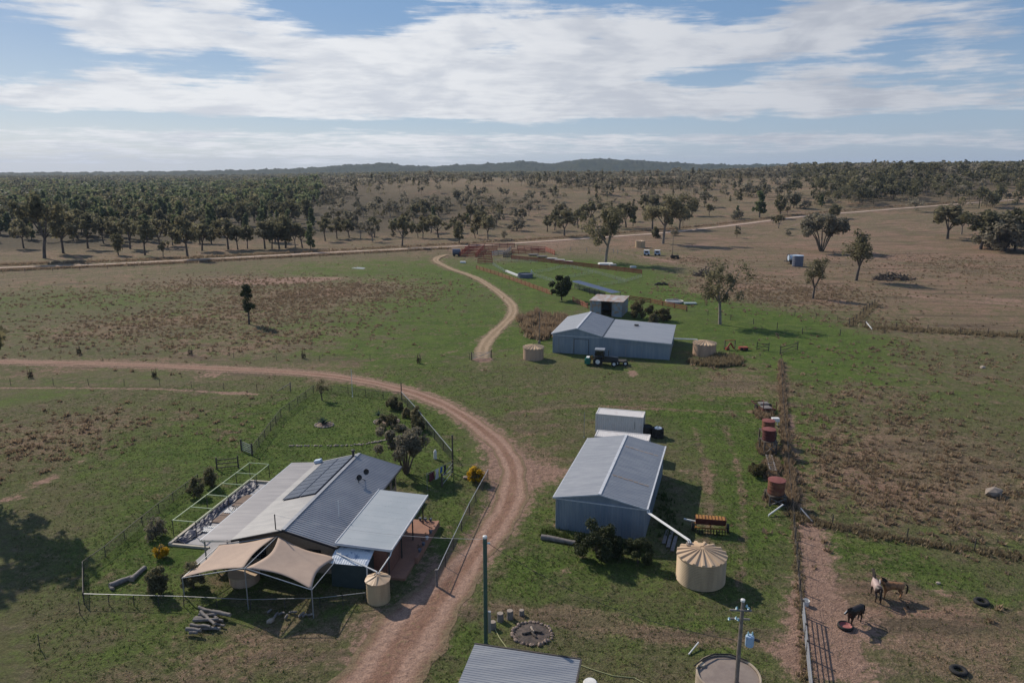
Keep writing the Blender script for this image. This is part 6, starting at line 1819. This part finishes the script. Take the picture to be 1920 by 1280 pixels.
# single trees one can point to
SINGLE = [
    ('gum_tree', 'lone', 'lone dark tree with a gap in its crown in the open brown field', 'deep', (467, 608), 537, 110, .42, 'dark', 1.0),
    ('gum_tree', 'open', 'tall open crowned gum with pale trunk on the green flat beside the farm shed', 'olive', (1350, 608), 492, 110, .34, 'pale', 1.0),
    ('gum_tree', 'open', 'slender thin crowned gum on the tussocky slope below the branch pile', 'olive', (1524, 560), 481, 80, .42, 'dark', .65),
    ('gum_tree', 'gum', 'two toned gum with leaning limbs beside the far branch pile', 'olive', (1605, 526), 428, 80, .42, 'dark', .85),
    ('gum_tree', 'multi', 'wide spreading many stemmed tree alone on the dry slope', 'grey', (1540, 472), 405, 130, .75, 'dark', 1.0),
    ('gum_tree', 'gum', 'big leafy gum with bare lower trunk behind the red yard rails', 'olive', (1135, 492), 390, 110, .42, 'pale', 1.1),
    ('gum_tree', 'gum', 'large spreading gum near the pale yellow tank and gravel road', 'olive', (1243, 457), 362, 100, .45, 'pale', 1.35),
    ('round_tree', 'round', 'dense round dark tree in front of the blue grey awning', 'deep', (1053, 563), 515, 150, .7, 'dark', 1.2),
    ('garden_tree', 'multi', 'many stemmed dark olive tree on the lawn behind the farmhouse', 'grey', (762, 888), 812, 200, .62, 'dark', .86),
    ('garden_tree', 'gum', 'small thin tree in the back corner of the garden', 'olive', (604, 750), 710, 40, .5, 'dark', .9),
    ('citrus_tree', 'bush', 'dark dense leafy tree against the front wall of the near shed', 'deep', (1121, 1046), 970, 330, .5, 'dark', 1.12),
    ('citrus_tree', 'bush', 'lower dark tree between the near shed wall and the big tank', 'deep', (1196, 1056), 1003, 300, .5, 'dark', 1.15),
    ('gum_tree', 'gum', 'tall gum standing out of frame that shades the corner grass', 'olive', (-150, 1015), 760, 120, .40, 'pale', 1.3),
]
for i, (nm, kd, lb, lf, b, tp, npp, sz, bk, wd) in enumerate(SINGLE[:-1]):
    place(make_tree(nm, kd, lb, 'tree', lf, 100 + i, npp, sz, bk, width=wd), b, tp)
o = make_tree('gum_tree', 'gum', 'tall gum at the edge of the field that shades the corner grass', 'tree', 'olive', 113, 150, .42, 'pale', width=1.15)
o.location = (-57.5, 72.5, 0); o.scale = (1.55, 1.55, 2.1)

SHRUB = [
    ('shrub', 'dark small shrub with bare stem at the pergola frame corner near the gates', 'dark', (397, 912), 872, 60, .6), ('shrub', 'dark round shrub inside the netting fence beside the pergola frame', 'dark', (369, 930), 893, 60, .6),
    ('shrub', 'grey green shrub inside the netting fence near the yellow bush', 'grey', (293, 1008), 966, 60, .6), ('shrub', 'tall dark spiky shrub on the lawn below the yellow bush', 'dark', (298, 1112), 1056, 80, .6),
    ('shrub', 'leafy shrub under the outer corner of the shade sail', 'olive', (364, 1102), 1052, 80, .6), ('shrub', 'dark shrub first in the row along the pale railed fence', 'dark', (735, 766), 737, 70, .7),
    ('shrub', 'small olive shrub second in the row along the pale railed fence', 'olive', (750, 770), 752, 60, .8), ('shrub', 'low olive shrub third in the row along the pale railed fence', 'olive', (762, 782), 762, 60, .8),
    ('shrub', 'taller shrub fourth in the row, crossing the pale rail', 'olive', (780, 788), 760, 70, .7), ('shrub', 'black green shrub last in the row along the pale railed fence', 'dark', (785, 806), 775, 70, .7),
    ('shrub', 'big dark shrub mound inside the larger stone ring', 'olive', (727, 800), 771, 110, .6), ('shrub', 'khaki bush beside the open front of the old tin shed', 'khaki', (1203, 597), 560, 110, .6),
    ('shrub', 'reddish khaki bush in front of the red rails', 'khaki', (1243, 601), 573, 110, .6), ('shrub', 'olive bush filling the gap behind the farm shed roof', 'olive', (1225, 607), 582, 100, .6),
    ('shrub', 'dry rounded bush beside the old ladder', 'khaki', (1420, 892), 862, 110, .6), ('shrub', 'dark scrubby bush on the gravel road bank', 'dark', (1230, 446), 425, 50, .9)]
for i, (nm, lb, lf, b, tp, npp, sz) in enumerate(SHRUB):
    o = make_tree(nm, 'bush', lb, 'shrub', lf, 300 + i, int(npp * 1.5), sz * 1.25, 'dark', width=(1.6 if 'mound' in lb else .62 if 'spiky' in lb or 'stem' in lb else 1.25 if lf == 'khaki' else .8), crown_name='foliage')
    place(o, b, tp)
for i, (lb, b, tp) in enumerate((('small bright yellow flowering bush on the lawn by the garden bed', (303, 1045), 1020), ('large bright yellow flowering bush at the yard gate by the driveway', (892, 905), 873))):
    o = make_tree('flowering_bush', 'bush', lb, 'shrub', 'dark', 330 + i, 30, .9, 'dark', width=.8, crown_name='foliage')
    rg = np.random.default_rng(9 + i); _, C, Rr = tree_shape('bush', rg); C = np.array(C); C = C * np.array([.85, .85, 1.0]); k = C[:, 2] > 1.5
    V_, Q_, T_ = leaves(C[k] * 1.12, np.array(Rr)[k] * 1.15, 90, 1.0, rg); fast_mesh('blossom', V_, Q_, LM['yellow'], T_, o); place(o, b, tp)
for lb, c, s, n in (('blue green agave clump in the small stone ring', (606, 796), 1.0, 46), ('blue green agave behind the dark shrub mound', (710, 782), .8, 30)):
    t = thing('agave', lb, 'plant', at(*c) + Vector((0, 0, .15)))
    m = MB()
    for k in range(n):
        a = rnd.uniform(0, 6.28); e = rnd.uniform(.25, 1.35); L = s * rnd.uniform(.7, 1.25); d = Vector((math.cos(a) * math.cos(e), math.sin(a) * math.cos(e), math.sin(e))); s_ = Vector((-math.sin(a), math.cos(a), 0)) * .08
        m.add([d * .05 - s_, d * .05 + s_, d * L * .6 + s_ * .9 + Vector((0, 0, .03)), d * L - Vector((0, 0, .06)), d * L * .6 - s_ * .9 + Vector((0, 0, .03))], [(0, 1, 2, 3, 4)])
    m.build('leaves', LM['agave'], t)

# trees in the belt along the gravel road and on the slopes: copies of a few kinds
KIND = {}
for nm, kd, lf, bk, wd, n in (('gum', 'gum', 'olive', 'dark', 1.1, 3), ('round', 'round', 'dark', 'dark', .85, 2), ('pine', 'pine', 'pine', 'dark', 1.0, 2), ('grey', 'open', 'grey', 'pale', 1.1, 2), ('khaki', 'open', 'khaki', 'dark', 1.0, 2), ('bush', 'bush', 'grey', 'dark', .9, 2), ('darkgum', 'gum', 'dark', 'dark', 1.15, 3)):
    KIND[nm] = [make_tree('tree', kd, 'x', 'tree', lf, 500 + 10 * len(KIND) + i, 34, .85, bk, width=wd) for i in range(n)]
USED = set()
NAMES = {'gum': 'gum_tree', 'round': 'round_tree', 'pine': 'cypress_tree', 'grey': 'gum_tree', 'khaki': 'gum_tree', 'bush': 'bush', 'darkgum': 'gum_tree'}


def belt(kind, p, h, label, group, wd=1.0):
    wd *= rnd.uniform(.85, 1.25)
    lst = KIND[kind]; i = rnd.randrange(len(lst)); src = lst[i]
    s = h / 9.7
    if (kind, i) not in USED:
        USED.add((kind, i)); o = src
    else:
        o = copy_tree(src)
    o.name = NAMES[kind]; o.location = p; o.scale = (s * wd, s * wd, s); o.rotation_euler = (0, 0, rnd.uniform(0, 6.28))
    tag(o, label, 'bush' if kind == 'bush' else 'tree', group)
    return o


NEAR = [  # kind, base px, top, width factor, label
    ('darkgum', (83, 484), 362, .9, 'tallest gum of the road belt, its long bare trunk reaching the verge'), ('gum', (119, 475), 397, .9, 'olive gum next to the tallest gum of the road belt'), ('darkgum', (165, 466), 402, .9, 'dark gum with thin trunk third along the road belt'),
    ('round', (222, 478), 436, .9, 'low round dark tree close to the gravel road verge'), ('darkgum', (244, 467), 408, .9, 'dark gum behind the low round tree of the road belt'), ('darkgum', (272, 478), 412, 1.1, 'broad dark gum with double trunk in the road belt'),
    ('gum', (306, 482), 452, 1.0, 'small bright green tree alone on the road verge'), ('gum', (352, 483), 406, 1.1, 'umbrella crowned gum with clean straight trunk on the road verge'), ('darkgum', (379, 470), 412, .9, 'dark gum behind the umbrella crowned gum'),
    ('gum', (428, 468), 410, 1.2, 'wide olive gum with leaning trunk starting the dense clump'), ('darkgum', (446, 468), 420, 1.0, 'second dark gum in the dense clump of the road belt'), ('darkgum', (464, 467), 424, .9, 'third lower gum in the dense clump of the road belt'),
    ('gum', (497, 467), 414, 1.1, 'olive gum starting the thick many trunked clump'), ('darkgum', (510, 467), 416, 1.0, 'dark gum in the middle of the many trunked clump'), ('darkgum', (524, 467), 416, 1.1, 'dark gum ending the many trunked clump'),
    ('grey', (554, 465), 420, .9, 'thin pale gum just past the many trunked clump'), ('gum', (567, 465), 418, .9, 'thin olive gum beside the pale one in the road belt'), ('pine', (583, 471), 420, .9, 'narrow dark tree with a small bush at its foot'),
    ('darkgum', (610, 452), 408, 1.0, 'dark gum at the start of the far row beyond the road'), ('gum', (632, 448), 412, 1.0, 'second gum, greener, of the far row beyond the road'), ('darkgum', (655, 446), 410, 1.0, 'third dark gum of the far row beyond the road'), ('grey', (676, 447), 414, 1.0, 'fourth gum, thin and pale, of the far row beyond the road'), ('darkgum', (702, 446), 406, 1.0, 'fifth dark gum of the far row beyond the road'),
    ('darkgum', (754, 463), 406, .95, 'dark gum with clear trunk nearest the road past the far row'), ('darkgum', (793, 447), 414, 1.0, 'gum behind two darker trees near the cattle pens'), ('gum', (822, 446), 404, 1.25, 'brownish wide gum above the yard track'), ('round', (861, 457), 416, 1.0, 'dark rounded tree above the dark tank of the cattle pens'),
    ('gum', (915, 448), 402, .9, 'tall narrow gum above the red cattle pens'), ('khaki', (895, 440), 398, 1.0, 'pale khaki gum behind the tall narrow gum'), ('bush', (969, 433), 406, 1.6, 'wide dark bushy tree on the slope above the cattle pens'), ('gum', (1058, 443), 396, 1.2, 'gum with two stems beyond the far grey pens'),
    ('gum', (1040, 432), 398, .9, 'paler gum beside the two stemmed gum'), ('darkgum', (1084, 428), 392, 1.0, 'dark gum just uphill of the two stemmed gum'), ('darkgum', (1109, 423), 376, 1.1, 'tall dark gum peering over the big leafy gum'), ('darkgum', (1174, 427), 378, .95, 'dark gum between the two biggest gums'), ('gum', (1223, 430), 368, .9, 'gum half behind the large spreading gum'), ('darkgum', (1274, 430), 376, .9, 'dark gum on the far side of the large spreading gum'),
    ('pine', (1424, 408), 358, 1.3, 'dense egg shaped dark tree beyond the gravel road bend'), ('pine', (1382, 409), 385, .9, 'small dark cypress beyond the gravel road'), ('round', (1463, 402), 363, .9, 'tall leafy tree next to the egg shaped dark tree'), ('round', (1488, 390), 362, .9, 'dark tree behind the tall leafy tree'), ('pine', (1540, 389), 366, 1.2, 'squat dark cypress on the red slope'),
    ('gum', (1330, 405), 382, 1.1, 'small gum on the red slope'), ('round', (1297, 405), 372, 1.0, 'round tree on the red slope behind the spreading gum'), ('bush', (1510, 392), 372, 1.4, 'low bush between the leafy tree and squat cypress'),
    ('gum', (1776, 448), 384, 1.3, 'wide olive gum standing apart before the thicket'), ('grey', (1803, 440), 394, .9, 'thin grey gum beside the wide olive gum'),
    ('darkgum', (1838, 468), 396, 1.2, 'first dark tree of the thicket at the paddock edge'), ('bush', (1858, 470), 398, 1.1, 'second bushy tree of the dark thicket'), ('bush', (1880, 474), 394, 1.1, 'third bushy tree of the dark thicket'), ('darkgum', (1903, 474), 392, 1.1, 'fourth tree of the dark thicket, tallest crown'), ('bush', (1928, 478), 394, 1.1, 'last tree of the dark thicket at the frame edge'), ('bush', (1870, 455), 390, 1.2, 'bushy tree behind the dark thicket')]
for kd, b, tp, wd, lb in NEAR:
    belt(kd, at(*b), hgt(b, tp), lb, None, wd)

# scattered trees further out
def wmap(px, py, r):
    """chance that a tree stands where this ground point shows"""
    w = np.zeros(px.shape)
    left = 1 - sstep(px, 470, 640)
    w = np.maximum(w, left * sstep(py, 452, 430) * 1.0)
    w = np.maximum(w, (1 - sstep(px, 560, 760)) * .8 * sstep(py, 402, 385))
    w = np.maximum(w, .30 * left * sstep(py, 474, 455))
    # glade in the wood
    w *= 1 - .85 * np.exp(-((px - 560) / 70) ** 2 - ((py - 398) / 17) ** 2)
    hill = sstep(px, 520, 640) * (1 - sstep(px, 1480, 1600))
    w = np.maximum(w, hill * .13 * sstep(py, 455, 440))
    for (bx, by, rx, ry, s) in ((760, 398, 150, 18, .55), (930, 385, 120, 12, .5), (1040, 372, 100, 10, .6), (870, 360, 120, 8, .35), (1080, 348, 140, 10, .6), (700, 350, 120, 10, .5), (1000, 408, 120, 10, .45), (1170, 360, 60, 8, .4), (1250, 352, 120, 10, .5), (1230, 390, 60, 8, .3), (640, 420, 60, 14, .5), (820, 420, 200, 6, .35), (1110, 385, 70, 8, .3), (1350, 345, 100, 10, .6), (1420, 366, 80, 10, .4)):
        w = np.maximum(w, min(1, s * 1.45) * np.exp(-((px - bx) / rx) ** 2 - ((py - by) / ry) ** 2))
    w *= 1 - .9 * hill * np.exp(-((px - 950) / 260) ** 2 - ((py - 334) / 5) ** 2)
    right = sstep(px, 1450, 1620)
    w = np.maximum(w, right * .85 * (sstep(py, 402, 380)))
    w = np.maximum(w, sstep(px, 1250, 1400) * .6 * sstep(py, 345, 333))
    w[r > 1000] = np.maximum(w[r > 1000], .8 * ((px < 650) | (px > 1250))[r > 1000])
    return w


NC = 36000
rg = np.random.default_rng(21)
ca2 = rg.uniform(-.74, .74, NC); cr2 = np.sqrt(rg.uniform(292 ** 2, 1500 ** 2, NC))
cx2 = cr2 * np.sin(ca2); cy2 = cr2 * np.cos(ca2); cz2 = terrain(cx2, cy2)
aa_ = cy2 * PC - (cz2 - H) * PS; bb_ = cy2 * PS + (cz2 - H) * PC
ppx = 960 + F * cx2 / aa_; ppy = 640 - F * bb_ / aa_
clump = .5 + .5 * np.sin(cx2 / 37 + 2 * np.sin(cy2 / 51)) * np.sin(cy2 / 43 + 1.7 * np.sin(cx2 / 67))
acc_ = rg.random(NC) < wmap(ppx, ppy, cr2) * (.12 + 1.25 * clump ** 1.3)
groad = np.array([(p.x, p.y) for p in ROADS['gravel_road'][0]])
dro = seg_dist(cx2, cy2, [tuple(p) for p in groad[::4]])
acc_ &= dro > 9
ids = np.where(acc_)[0]
ids = ids[np.argsort(cr2[ids])]
DESC = {'gum': 'olive gum', 'round': 'dark rounded tree', 'pine': 'dark green cypress', 'grey': 'pale grey gum', 'khaki': 'khaki thin crowned gum', 'bush': 'grey green bush', 'darkgum': 'dark gum'}
WHERE = {'left': 'in the thick wood beyond the gravel road', 'mid': 'scattered on the reddish grazed hillside', 'right': 'in the dark woodland above the dry slope'}
rest = {'left': [], 'mid': [], 'right': []}
for n_, i in enumerate(ids):
    zone = 'left' if ppx[i] < 600 else ('right' if ppx[i] > 1480 else 'mid')
    u = rg.random()
    if zone == 'left': kd = 'pine' if u < .45 else 'darkgum' if u < .7 else 'gum' if u < .85 else 'round'
    elif zone == 'mid': kd = 'grey' if u < .3 else 'gum' if u < .5 else 'khaki' if u < .68 else 'bush' if u < .9 else 'pine'
    else: kd = 'darkgum' if u < .45 else 'round' if u < .6 else 'grey' if u < .75 else 'bush'
    h = rg.triangular(4.0, 8.5, 14.0) * (1.15 if zone == 'left' else .82 if zone == 'mid' else 1.0) * (.55 if kd == 'bush' else 1)
    if n_ < 225 and -60 < ppx[i] < 1980:
        belt(kd, (cx2[i], cy2[i], cz2[i]), h, DESC[kd] + ' ' + WHERE[zone], DESC[kd] + 's ' + WHERE[zone])
    else:
        rest[zone].append((i, kd, h))
for kd, lst in KIND.items():
    for i, o in enumerate(lst):
        if (kd, i) not in USED:
            for ch in kids(o): bpy.data.objects.remove(ch)
            bpy.data.objects.remove(o)


def wood(label, items, leaf, seed):
    """far trees that read as one mass: crowns and trunks of many trees in one mesh"""
    rg = np.random.default_rng(seed)
    LOD = []
    for n in (170, 64, 24):
        L = []
        for v in range(4):
            per = {}
            for kd in ('gum', 'round', 'pine', 'grey', 'khaki', 'bush', 'darkgum'):
                sk = {'darkgum': 'gum', 'grey': 'open', 'khaki': 'open'}.get(kd, kd)
                _, C, Rr = tree_shape(sk, rg); C = np.array(C); Rr = np.array(Rr)
                npp = max(1, int(round(n / len(C)))); k = rg.permutation(len(C))[:max(1, n // npp)]
                sz = {170: 1.35, 64: 2.1, 24: 3.2}[n]
                V_, Q_, T_ = leaves(C[k], Rr[k], npp, sz, rg)
                if n > 30 and kd != 'bush':
                    w_ = .2; tv = np.array([(-w_, 0, -.5), (w_, 0, -.5), (w_ * .6, 0, 5), (-w_ * .6, 0, 5)]); V_ = np.vstack([V_, tv]); Q_ = np.vstack([Q_, [[len(V_) - 4, len(V_) - 3, len(V_) - 2, len(V_) - 1]]]); T_ = np.append(T_, -.15)
                per[kd] = (V_, Q_, T_)
            L.append(per)
        LOD.append(L)
    Vs = []; Qs = []; Ts = []; nb = 0
    for (x, y, z, kd, h, r) in items:
        V_, Q_, T_ = LOD[0 if r < 700 else 1 if r < 1150 else 2][rg.integers(4)][kd]
        s = h / 9.7; a = rg.uniform(0, 6.28); c, sn = math.cos(a), math.sin(a); wd = rg.uniform(.85, 1.3)
        W_ = np.empty_like(V_); W_[:, 0] = (V_[:, 0] * c - V_[:, 1] * sn) * s * wd + x; W_[:, 1] = (V_[:, 0] * sn + V_[:, 1] * c) * s * wd + y; W_[:, 2] = V_[:, 2] * s + z
        Vs.append(W_); Qs.append(Q_ + nb); nb += len(V_)
        Ts.append(np.clip(T_ + rg.normal(.06, .3), -.2, 1.2))
    o = fast_mesh('distant_woodland', np.vstack(Vs), np.vstack(Qs), LM[leaf], np.concatenate(Ts))
    tag(o, label, 'woodland', kind='stuff')
    return o


def items_of(zone, kinds):
    return [(cx2[i], cy2[i], cz2[i], kd, h, cr2[i]) for i, kd, h in rest[zone] if kd in kinds]


wood('bright green cypress wood reading as one mass beyond the gravel road', items_of('left', ('pine', 'gum')), 'pine', 1)
wood('dark gum wood mixed through the cypress beyond the gravel road', items_of('left', ('darkgum', 'round')), 'dark', 2)
wood('pale scattered scrub over the reddish hillside', items_of('mid', ('grey', 'khaki', 'gum')), 'grey', 3)
wood('low bushes and cypress over the reddish hillside', items_of('mid', ('bush', 'pine')), 'olive', 4)
wood('dark woodland covering the rise above the dry slope', items_of('right', ('darkgum', 'round')), 'dark', 5)
wood('greyer scrub inside the dark woodland above the dry slope', items_of('right', ('grey', 'bush')), 'grey', 6)
rg = np.random.default_rng(31)
nf = 20000
fa = rg.uniform(-.76, .76, nf); fr2 = np.sqrt(rg.uniform(1480 ** 2, 3300 ** 2, nf))
fx_, fy_ = fr2 * np.sin(fa), fr2 * np.cos(fa); fz_ = terrain(fx_, fy_)
wood('flat dark forest reaching to the foot of the horizon hills', [(fx_[i], fy_[i], fz_[i], 'gum', rg.uniform(8, 14), fr2[i]) for i in range(nf)], 'dark', 7)

# ------------------------------------------------------------------ tussocks, weeds, grass
def tufts(name, label, X_, Y_, Hh, Ww, blades, leaf, seed, tone=None, cat='grass'):
    rg = np.random.default_rng(seed); n = len(X_)
    Z_ = terrain(X_, Y_)
    a = rg.uniform(0, 6.28, (n, blades)); ln = rg.uniform(.05, .75, (n, blades)); h = Hh[:, None] * rg.uniform(.55, 1.15, (n, blades)); w = Ww[:, None]
    bx = X_[:, None] + rg.normal(0, .28, (n, blades)) * w; by = Y_[:, None] + rg.normal(0, .28, (n, blades)) * w
    tx = bx + np.cos(a) * ln * w; ty = by + np.sin(a) * ln * w
    bw = w * rg.uniform(.12, .28, (n, blades))
    p0 = np.stack([bx - np.sin(a) * bw, by + np.cos(a) * bw, Z_[:, None] + 0 * bx - .03], -1)
    p1 = np.stack([bx + np.sin(a) * bw, by - np.cos(a) * bw, Z_[:, None] + 0 * bx - .03], -1)
    p2 = np.stack([tx, ty, Z_[:, None] + h], -1)
    V_ = np.stack([p0, p1, p2], 2).reshape(-1, 3); Q_ = np.arange(n * blades * 3).reshape(-1, 3)
    t0 = rg.uniform(.1, .75, n) if tone is None else tone
    T_ = np.clip(t0[:, None] + rg.normal(0, .15, (n, blades)), 0, 1).ravel()
    o = fast_mesh(name, V_, Q_, LM[leaf], T_)
    return tag(o, label, cat, kind='stuff')


rg = np.random.default_rng(41)
n = 150000
ta = rg.uniform(-.70, .70, n); tr_ = np.sqrt(rg.uniform(46 ** 2, 330 ** 2, n)); tx_, ty_ = tr_ * np.sin(ta), tr_ * np.cos(ta)
pat = .5 + .5 * np.sin(tx_ / 3.1 + 2 * np.sin(ty_ / 4.7)) * np.sin(ty_ / 3.7 + 2 * np.sin(tx_ / 5.3))
w_ = field(tx_, ty_, TUSS) * (.25 + 1.3 * pat ** 1.5)
k = rg.random(n) < w_ * .75
k &= seg_dist(tx_, ty_, [(p.x, p.y) for p in ROADS['driveway'][0][::3]]) > 2.2
k &= seg_dist(tx_, ty_, [(p.x, p.y) for p in ROADS['yard_track'][0][::3]]) > 1.6
big_ = rg.random(n)
tufts('tussock_grass', 'dry brown tussock grass dotted over the paddocks', tx_[k], ty_[k], .18 + .34 * big_[k] ** 2, .24 + .38 * big_[k], 15, 'dry', 3)
n = 60000
ta = rg.uniform(-.70, .70, n); tr_ = np.sqrt(rg.uniform(60 ** 2, 330 ** 2, n)); tx_, ty_ = tr_ * np.sin(ta), tr_ * np.cos(ta)
k = rg.random(n) < field(tx_, ty_, TUSS) * .25 + .012
k &= seg_dist(tx_, ty_, [(p.x, p.y) for p in ROADS['driveway'][0][::3]]) > 2.2
k &= (np.hypot(tx_ + 14, ty_ - 78) > 22)
tufts('tussock_grass', 'paler straw tussocks among the brown ones', tx_[k], ty_[k], np.full(k.sum(), .4), .25 + .3 * rg.random(k.sum()), 9, 'straw', 4)


def along(pts, n, wd):
    P_ = smooth_line([at(*p) for p in pts], 8); A = np.array([(p.x, p.y) for p in P_]); i = rg.uniform(0, len(A) - 1.001, n); j = i.astype(int); f = (i - j)[:, None]
    q = A[j] * (1 - f) + A[j + 1] * f
    return q[:, 0] + rg.normal(0, wd, n), q[:, 1] + rg.normal(0, wd, n)


def around(px, py, rx, ry, n):
    c = at(px, py); a1 = (at(px + rx, py) - at(px - rx, py)).length / 2; b1 = (at(px, py - ry) - at(px, py + ry)).length / 2
    a = rg.uniform(0, 6.28, n); r = np.sqrt(rg.random(n)); t = math.atan2(c.x, c.y)
    u, v = a1 * r * np.cos(a), b1 * r * np.sin(a)
    return c.x + u * math.cos(t) + v * math.sin(t), c.y - u * math.sin(t) + v * math.cos(t)


def weeds(label, xy, h, w, leaf='straw', blades=10, seed=5, name='tall_grass'):
    n = len(xy[0]); tufts(name, label, xy[0], xy[1], h * rg.uniform(.6, 1.2, n), w * rg.uniform(.6, 1.3, n), blades, leaf, seed)


weeds('tall dry grass strip along the overgrown paddock fence', along([(1464, 678), (1468, 760), (1476, 850), (1488, 955)], 560, .24), .7, .42, 'dry')
weeds('dry grass along the bare dirt edge of the horse paddock', along([(1486, 965), (1494, 1040), (1502, 1150), (1512, 1280)], 260, .2), .3, .25, 'straw', seed=6)
weeds('dry rank grass under the wire fence above the horses', along([(1490, 965), (1560, 987), (1700, 1014), (1940, 1050)], 420, .4), .38, .4, 'straw', seed=7)
mc = [(994, 596), (1008, 592), (1022, 597), (1034, 604), (1044, 598), (1000, 608), (1016, 608), (1028, 614), (990, 614), (1004, 622), (1018, 622), (1030, 626), (1008, 632), (986, 604), (1052, 606), (996, 630), (980, 598), (1040, 612), (1020, 634), (1060, 600)]
weeds('brown dead weeds heaped in a mound beside the farm shed', np.hstack([around(x + rnd.uniform(-4, 4), y + rnd.uniform(-3, 3), rnd.uniform(4, 8), rnd.uniform(2.5, 5), rnd.randrange(22, 60)) for x, y in mc] + [around(1015, 611, 42, 25, 150)]), 1.25, .75, 'dry', 15, 8, 'dead_weeds')
weeds('tall pale grass around the tank at the low end of the farm shed', np.hstack([around(1362, 676, 30, 10, 380), around(1330, 682, 40, 6, 200)]), .8, .5, 'straw', 10, 9)
weeds('dry weeds under the stands of the rusty tanks', np.hstack([around(1438, 842, 16, 12, 260), around(1446, 880, 14, 20, 260), around(1432, 776, 16, 10, 160), around(1452, 936, 16, 8, 120)]), .6, .5, 'dry', 9, 10)
weeds('rough grass bank along both sides of the gravel road', np.hstack([along([(0, 508), (300, 495), (600, 479), (840, 466)], 1800, .8), along([(0, 497), (300, 486), (600, 471), (1000, 449), (1250, 430), (1500, 403), (1800, 379)], 2600, 1.2)]), .8, .8, 'dry', 8, 11)
weeds('dry grass along the far corner fence of the green flat', np.hstack([along([(1592, 612), (1612, 594), (1640, 570)], 200, .6), along([(1630, 614), (1800, 624), (1940, 632)], 700, 1.0)]), .6, .6, 'straw', 9, 12)
weeds('rank grass at the foot of the near shed and timber beam', np.hstack([along([(1020, 1000), (1080, 1012), (1200, 1030)], 220, .4), along([(1245, 930), (1250, 980), (1265, 1010)], 120, .5)]), .4, .3, 'grass', 9, 13)
# short sward close to the camera
n = 85000
ta = rg.uniform(-.64, .66, n); tr_ = rg.uniform(39, 120, n); tx_, ty_ = tr_ * np.sin(ta), tr_ * np.cos(ta)
l_, d_, di_, _ = masks(tx_, ty_)
k = (di_ < .25) & (rg.random(n) < .35 + .5 * l_)
for root_, x0, x1, y0, y1 in ((HW, -5, 13.5, .2, 16.7), (SW, 0, 8.3, 0, 15.6)):
    o_ = root_(0, 0); ang = HA_ if root_ is HW else SA
    dx, dy = tx_ - o_.x, ty_ - o_.y; lx = dx * math.cos(ang) + dy * math.sin(ang); ly = -dx * math.sin(ang) + dy * math.cos(ang)
    k &= ~((lx > x0) & (lx < x1) & (ly > y0) & (ly < y1))
k &= seg_dist(tx_, ty_, [(p.x, p.y) for p in ROADS['driveway'][0][::3]]) > 2.6
gk = k & (rg.random(n) < .35 + .6 * l_ - .4 * d_)
sk = k & ~gk
tufts('short_grass', 'short green sward of the lawn and near paddocks', tx_[gk], ty_[gk], .06 + .1 * rg.random(gk.sum()), np.full(gk.sum(), .18), 5, 'grass', 14)
tufts('short_grass', 'short bleached grass mixed into the near sward', tx_[sk], ty_[sk], .06 + .1 * rg.random(sk.sum()), np.full(sk.sum(), .17), 4, 'straw', 15)

# ------------------------------------------------------------------ air
hzm = bpy.data.materials.new('haze air')
hzm.use_nodes = True
nt = hzm.node_tree
nt.nodes.remove(nt.nodes['Principled BSDF'])
pv = nt.nodes.new('ShaderNodeVolumePrincipled')
pv.inputs['Color'].default_value = (.62, .76, 1.0, 1)
pv.inputs['Density'].default_value = 0.6e-4
pv.inputs['Anisotropy'].default_value = .1
nt.links.new(pv.outputs[0], nt.nodes['Material Output'].inputs['Volume'])
m = MB(); m.box(-9700, 9700, -600, 9700, -30, 150)
hb_ = m.build('haze', hzm)
tag(hb_, kind='stuff')
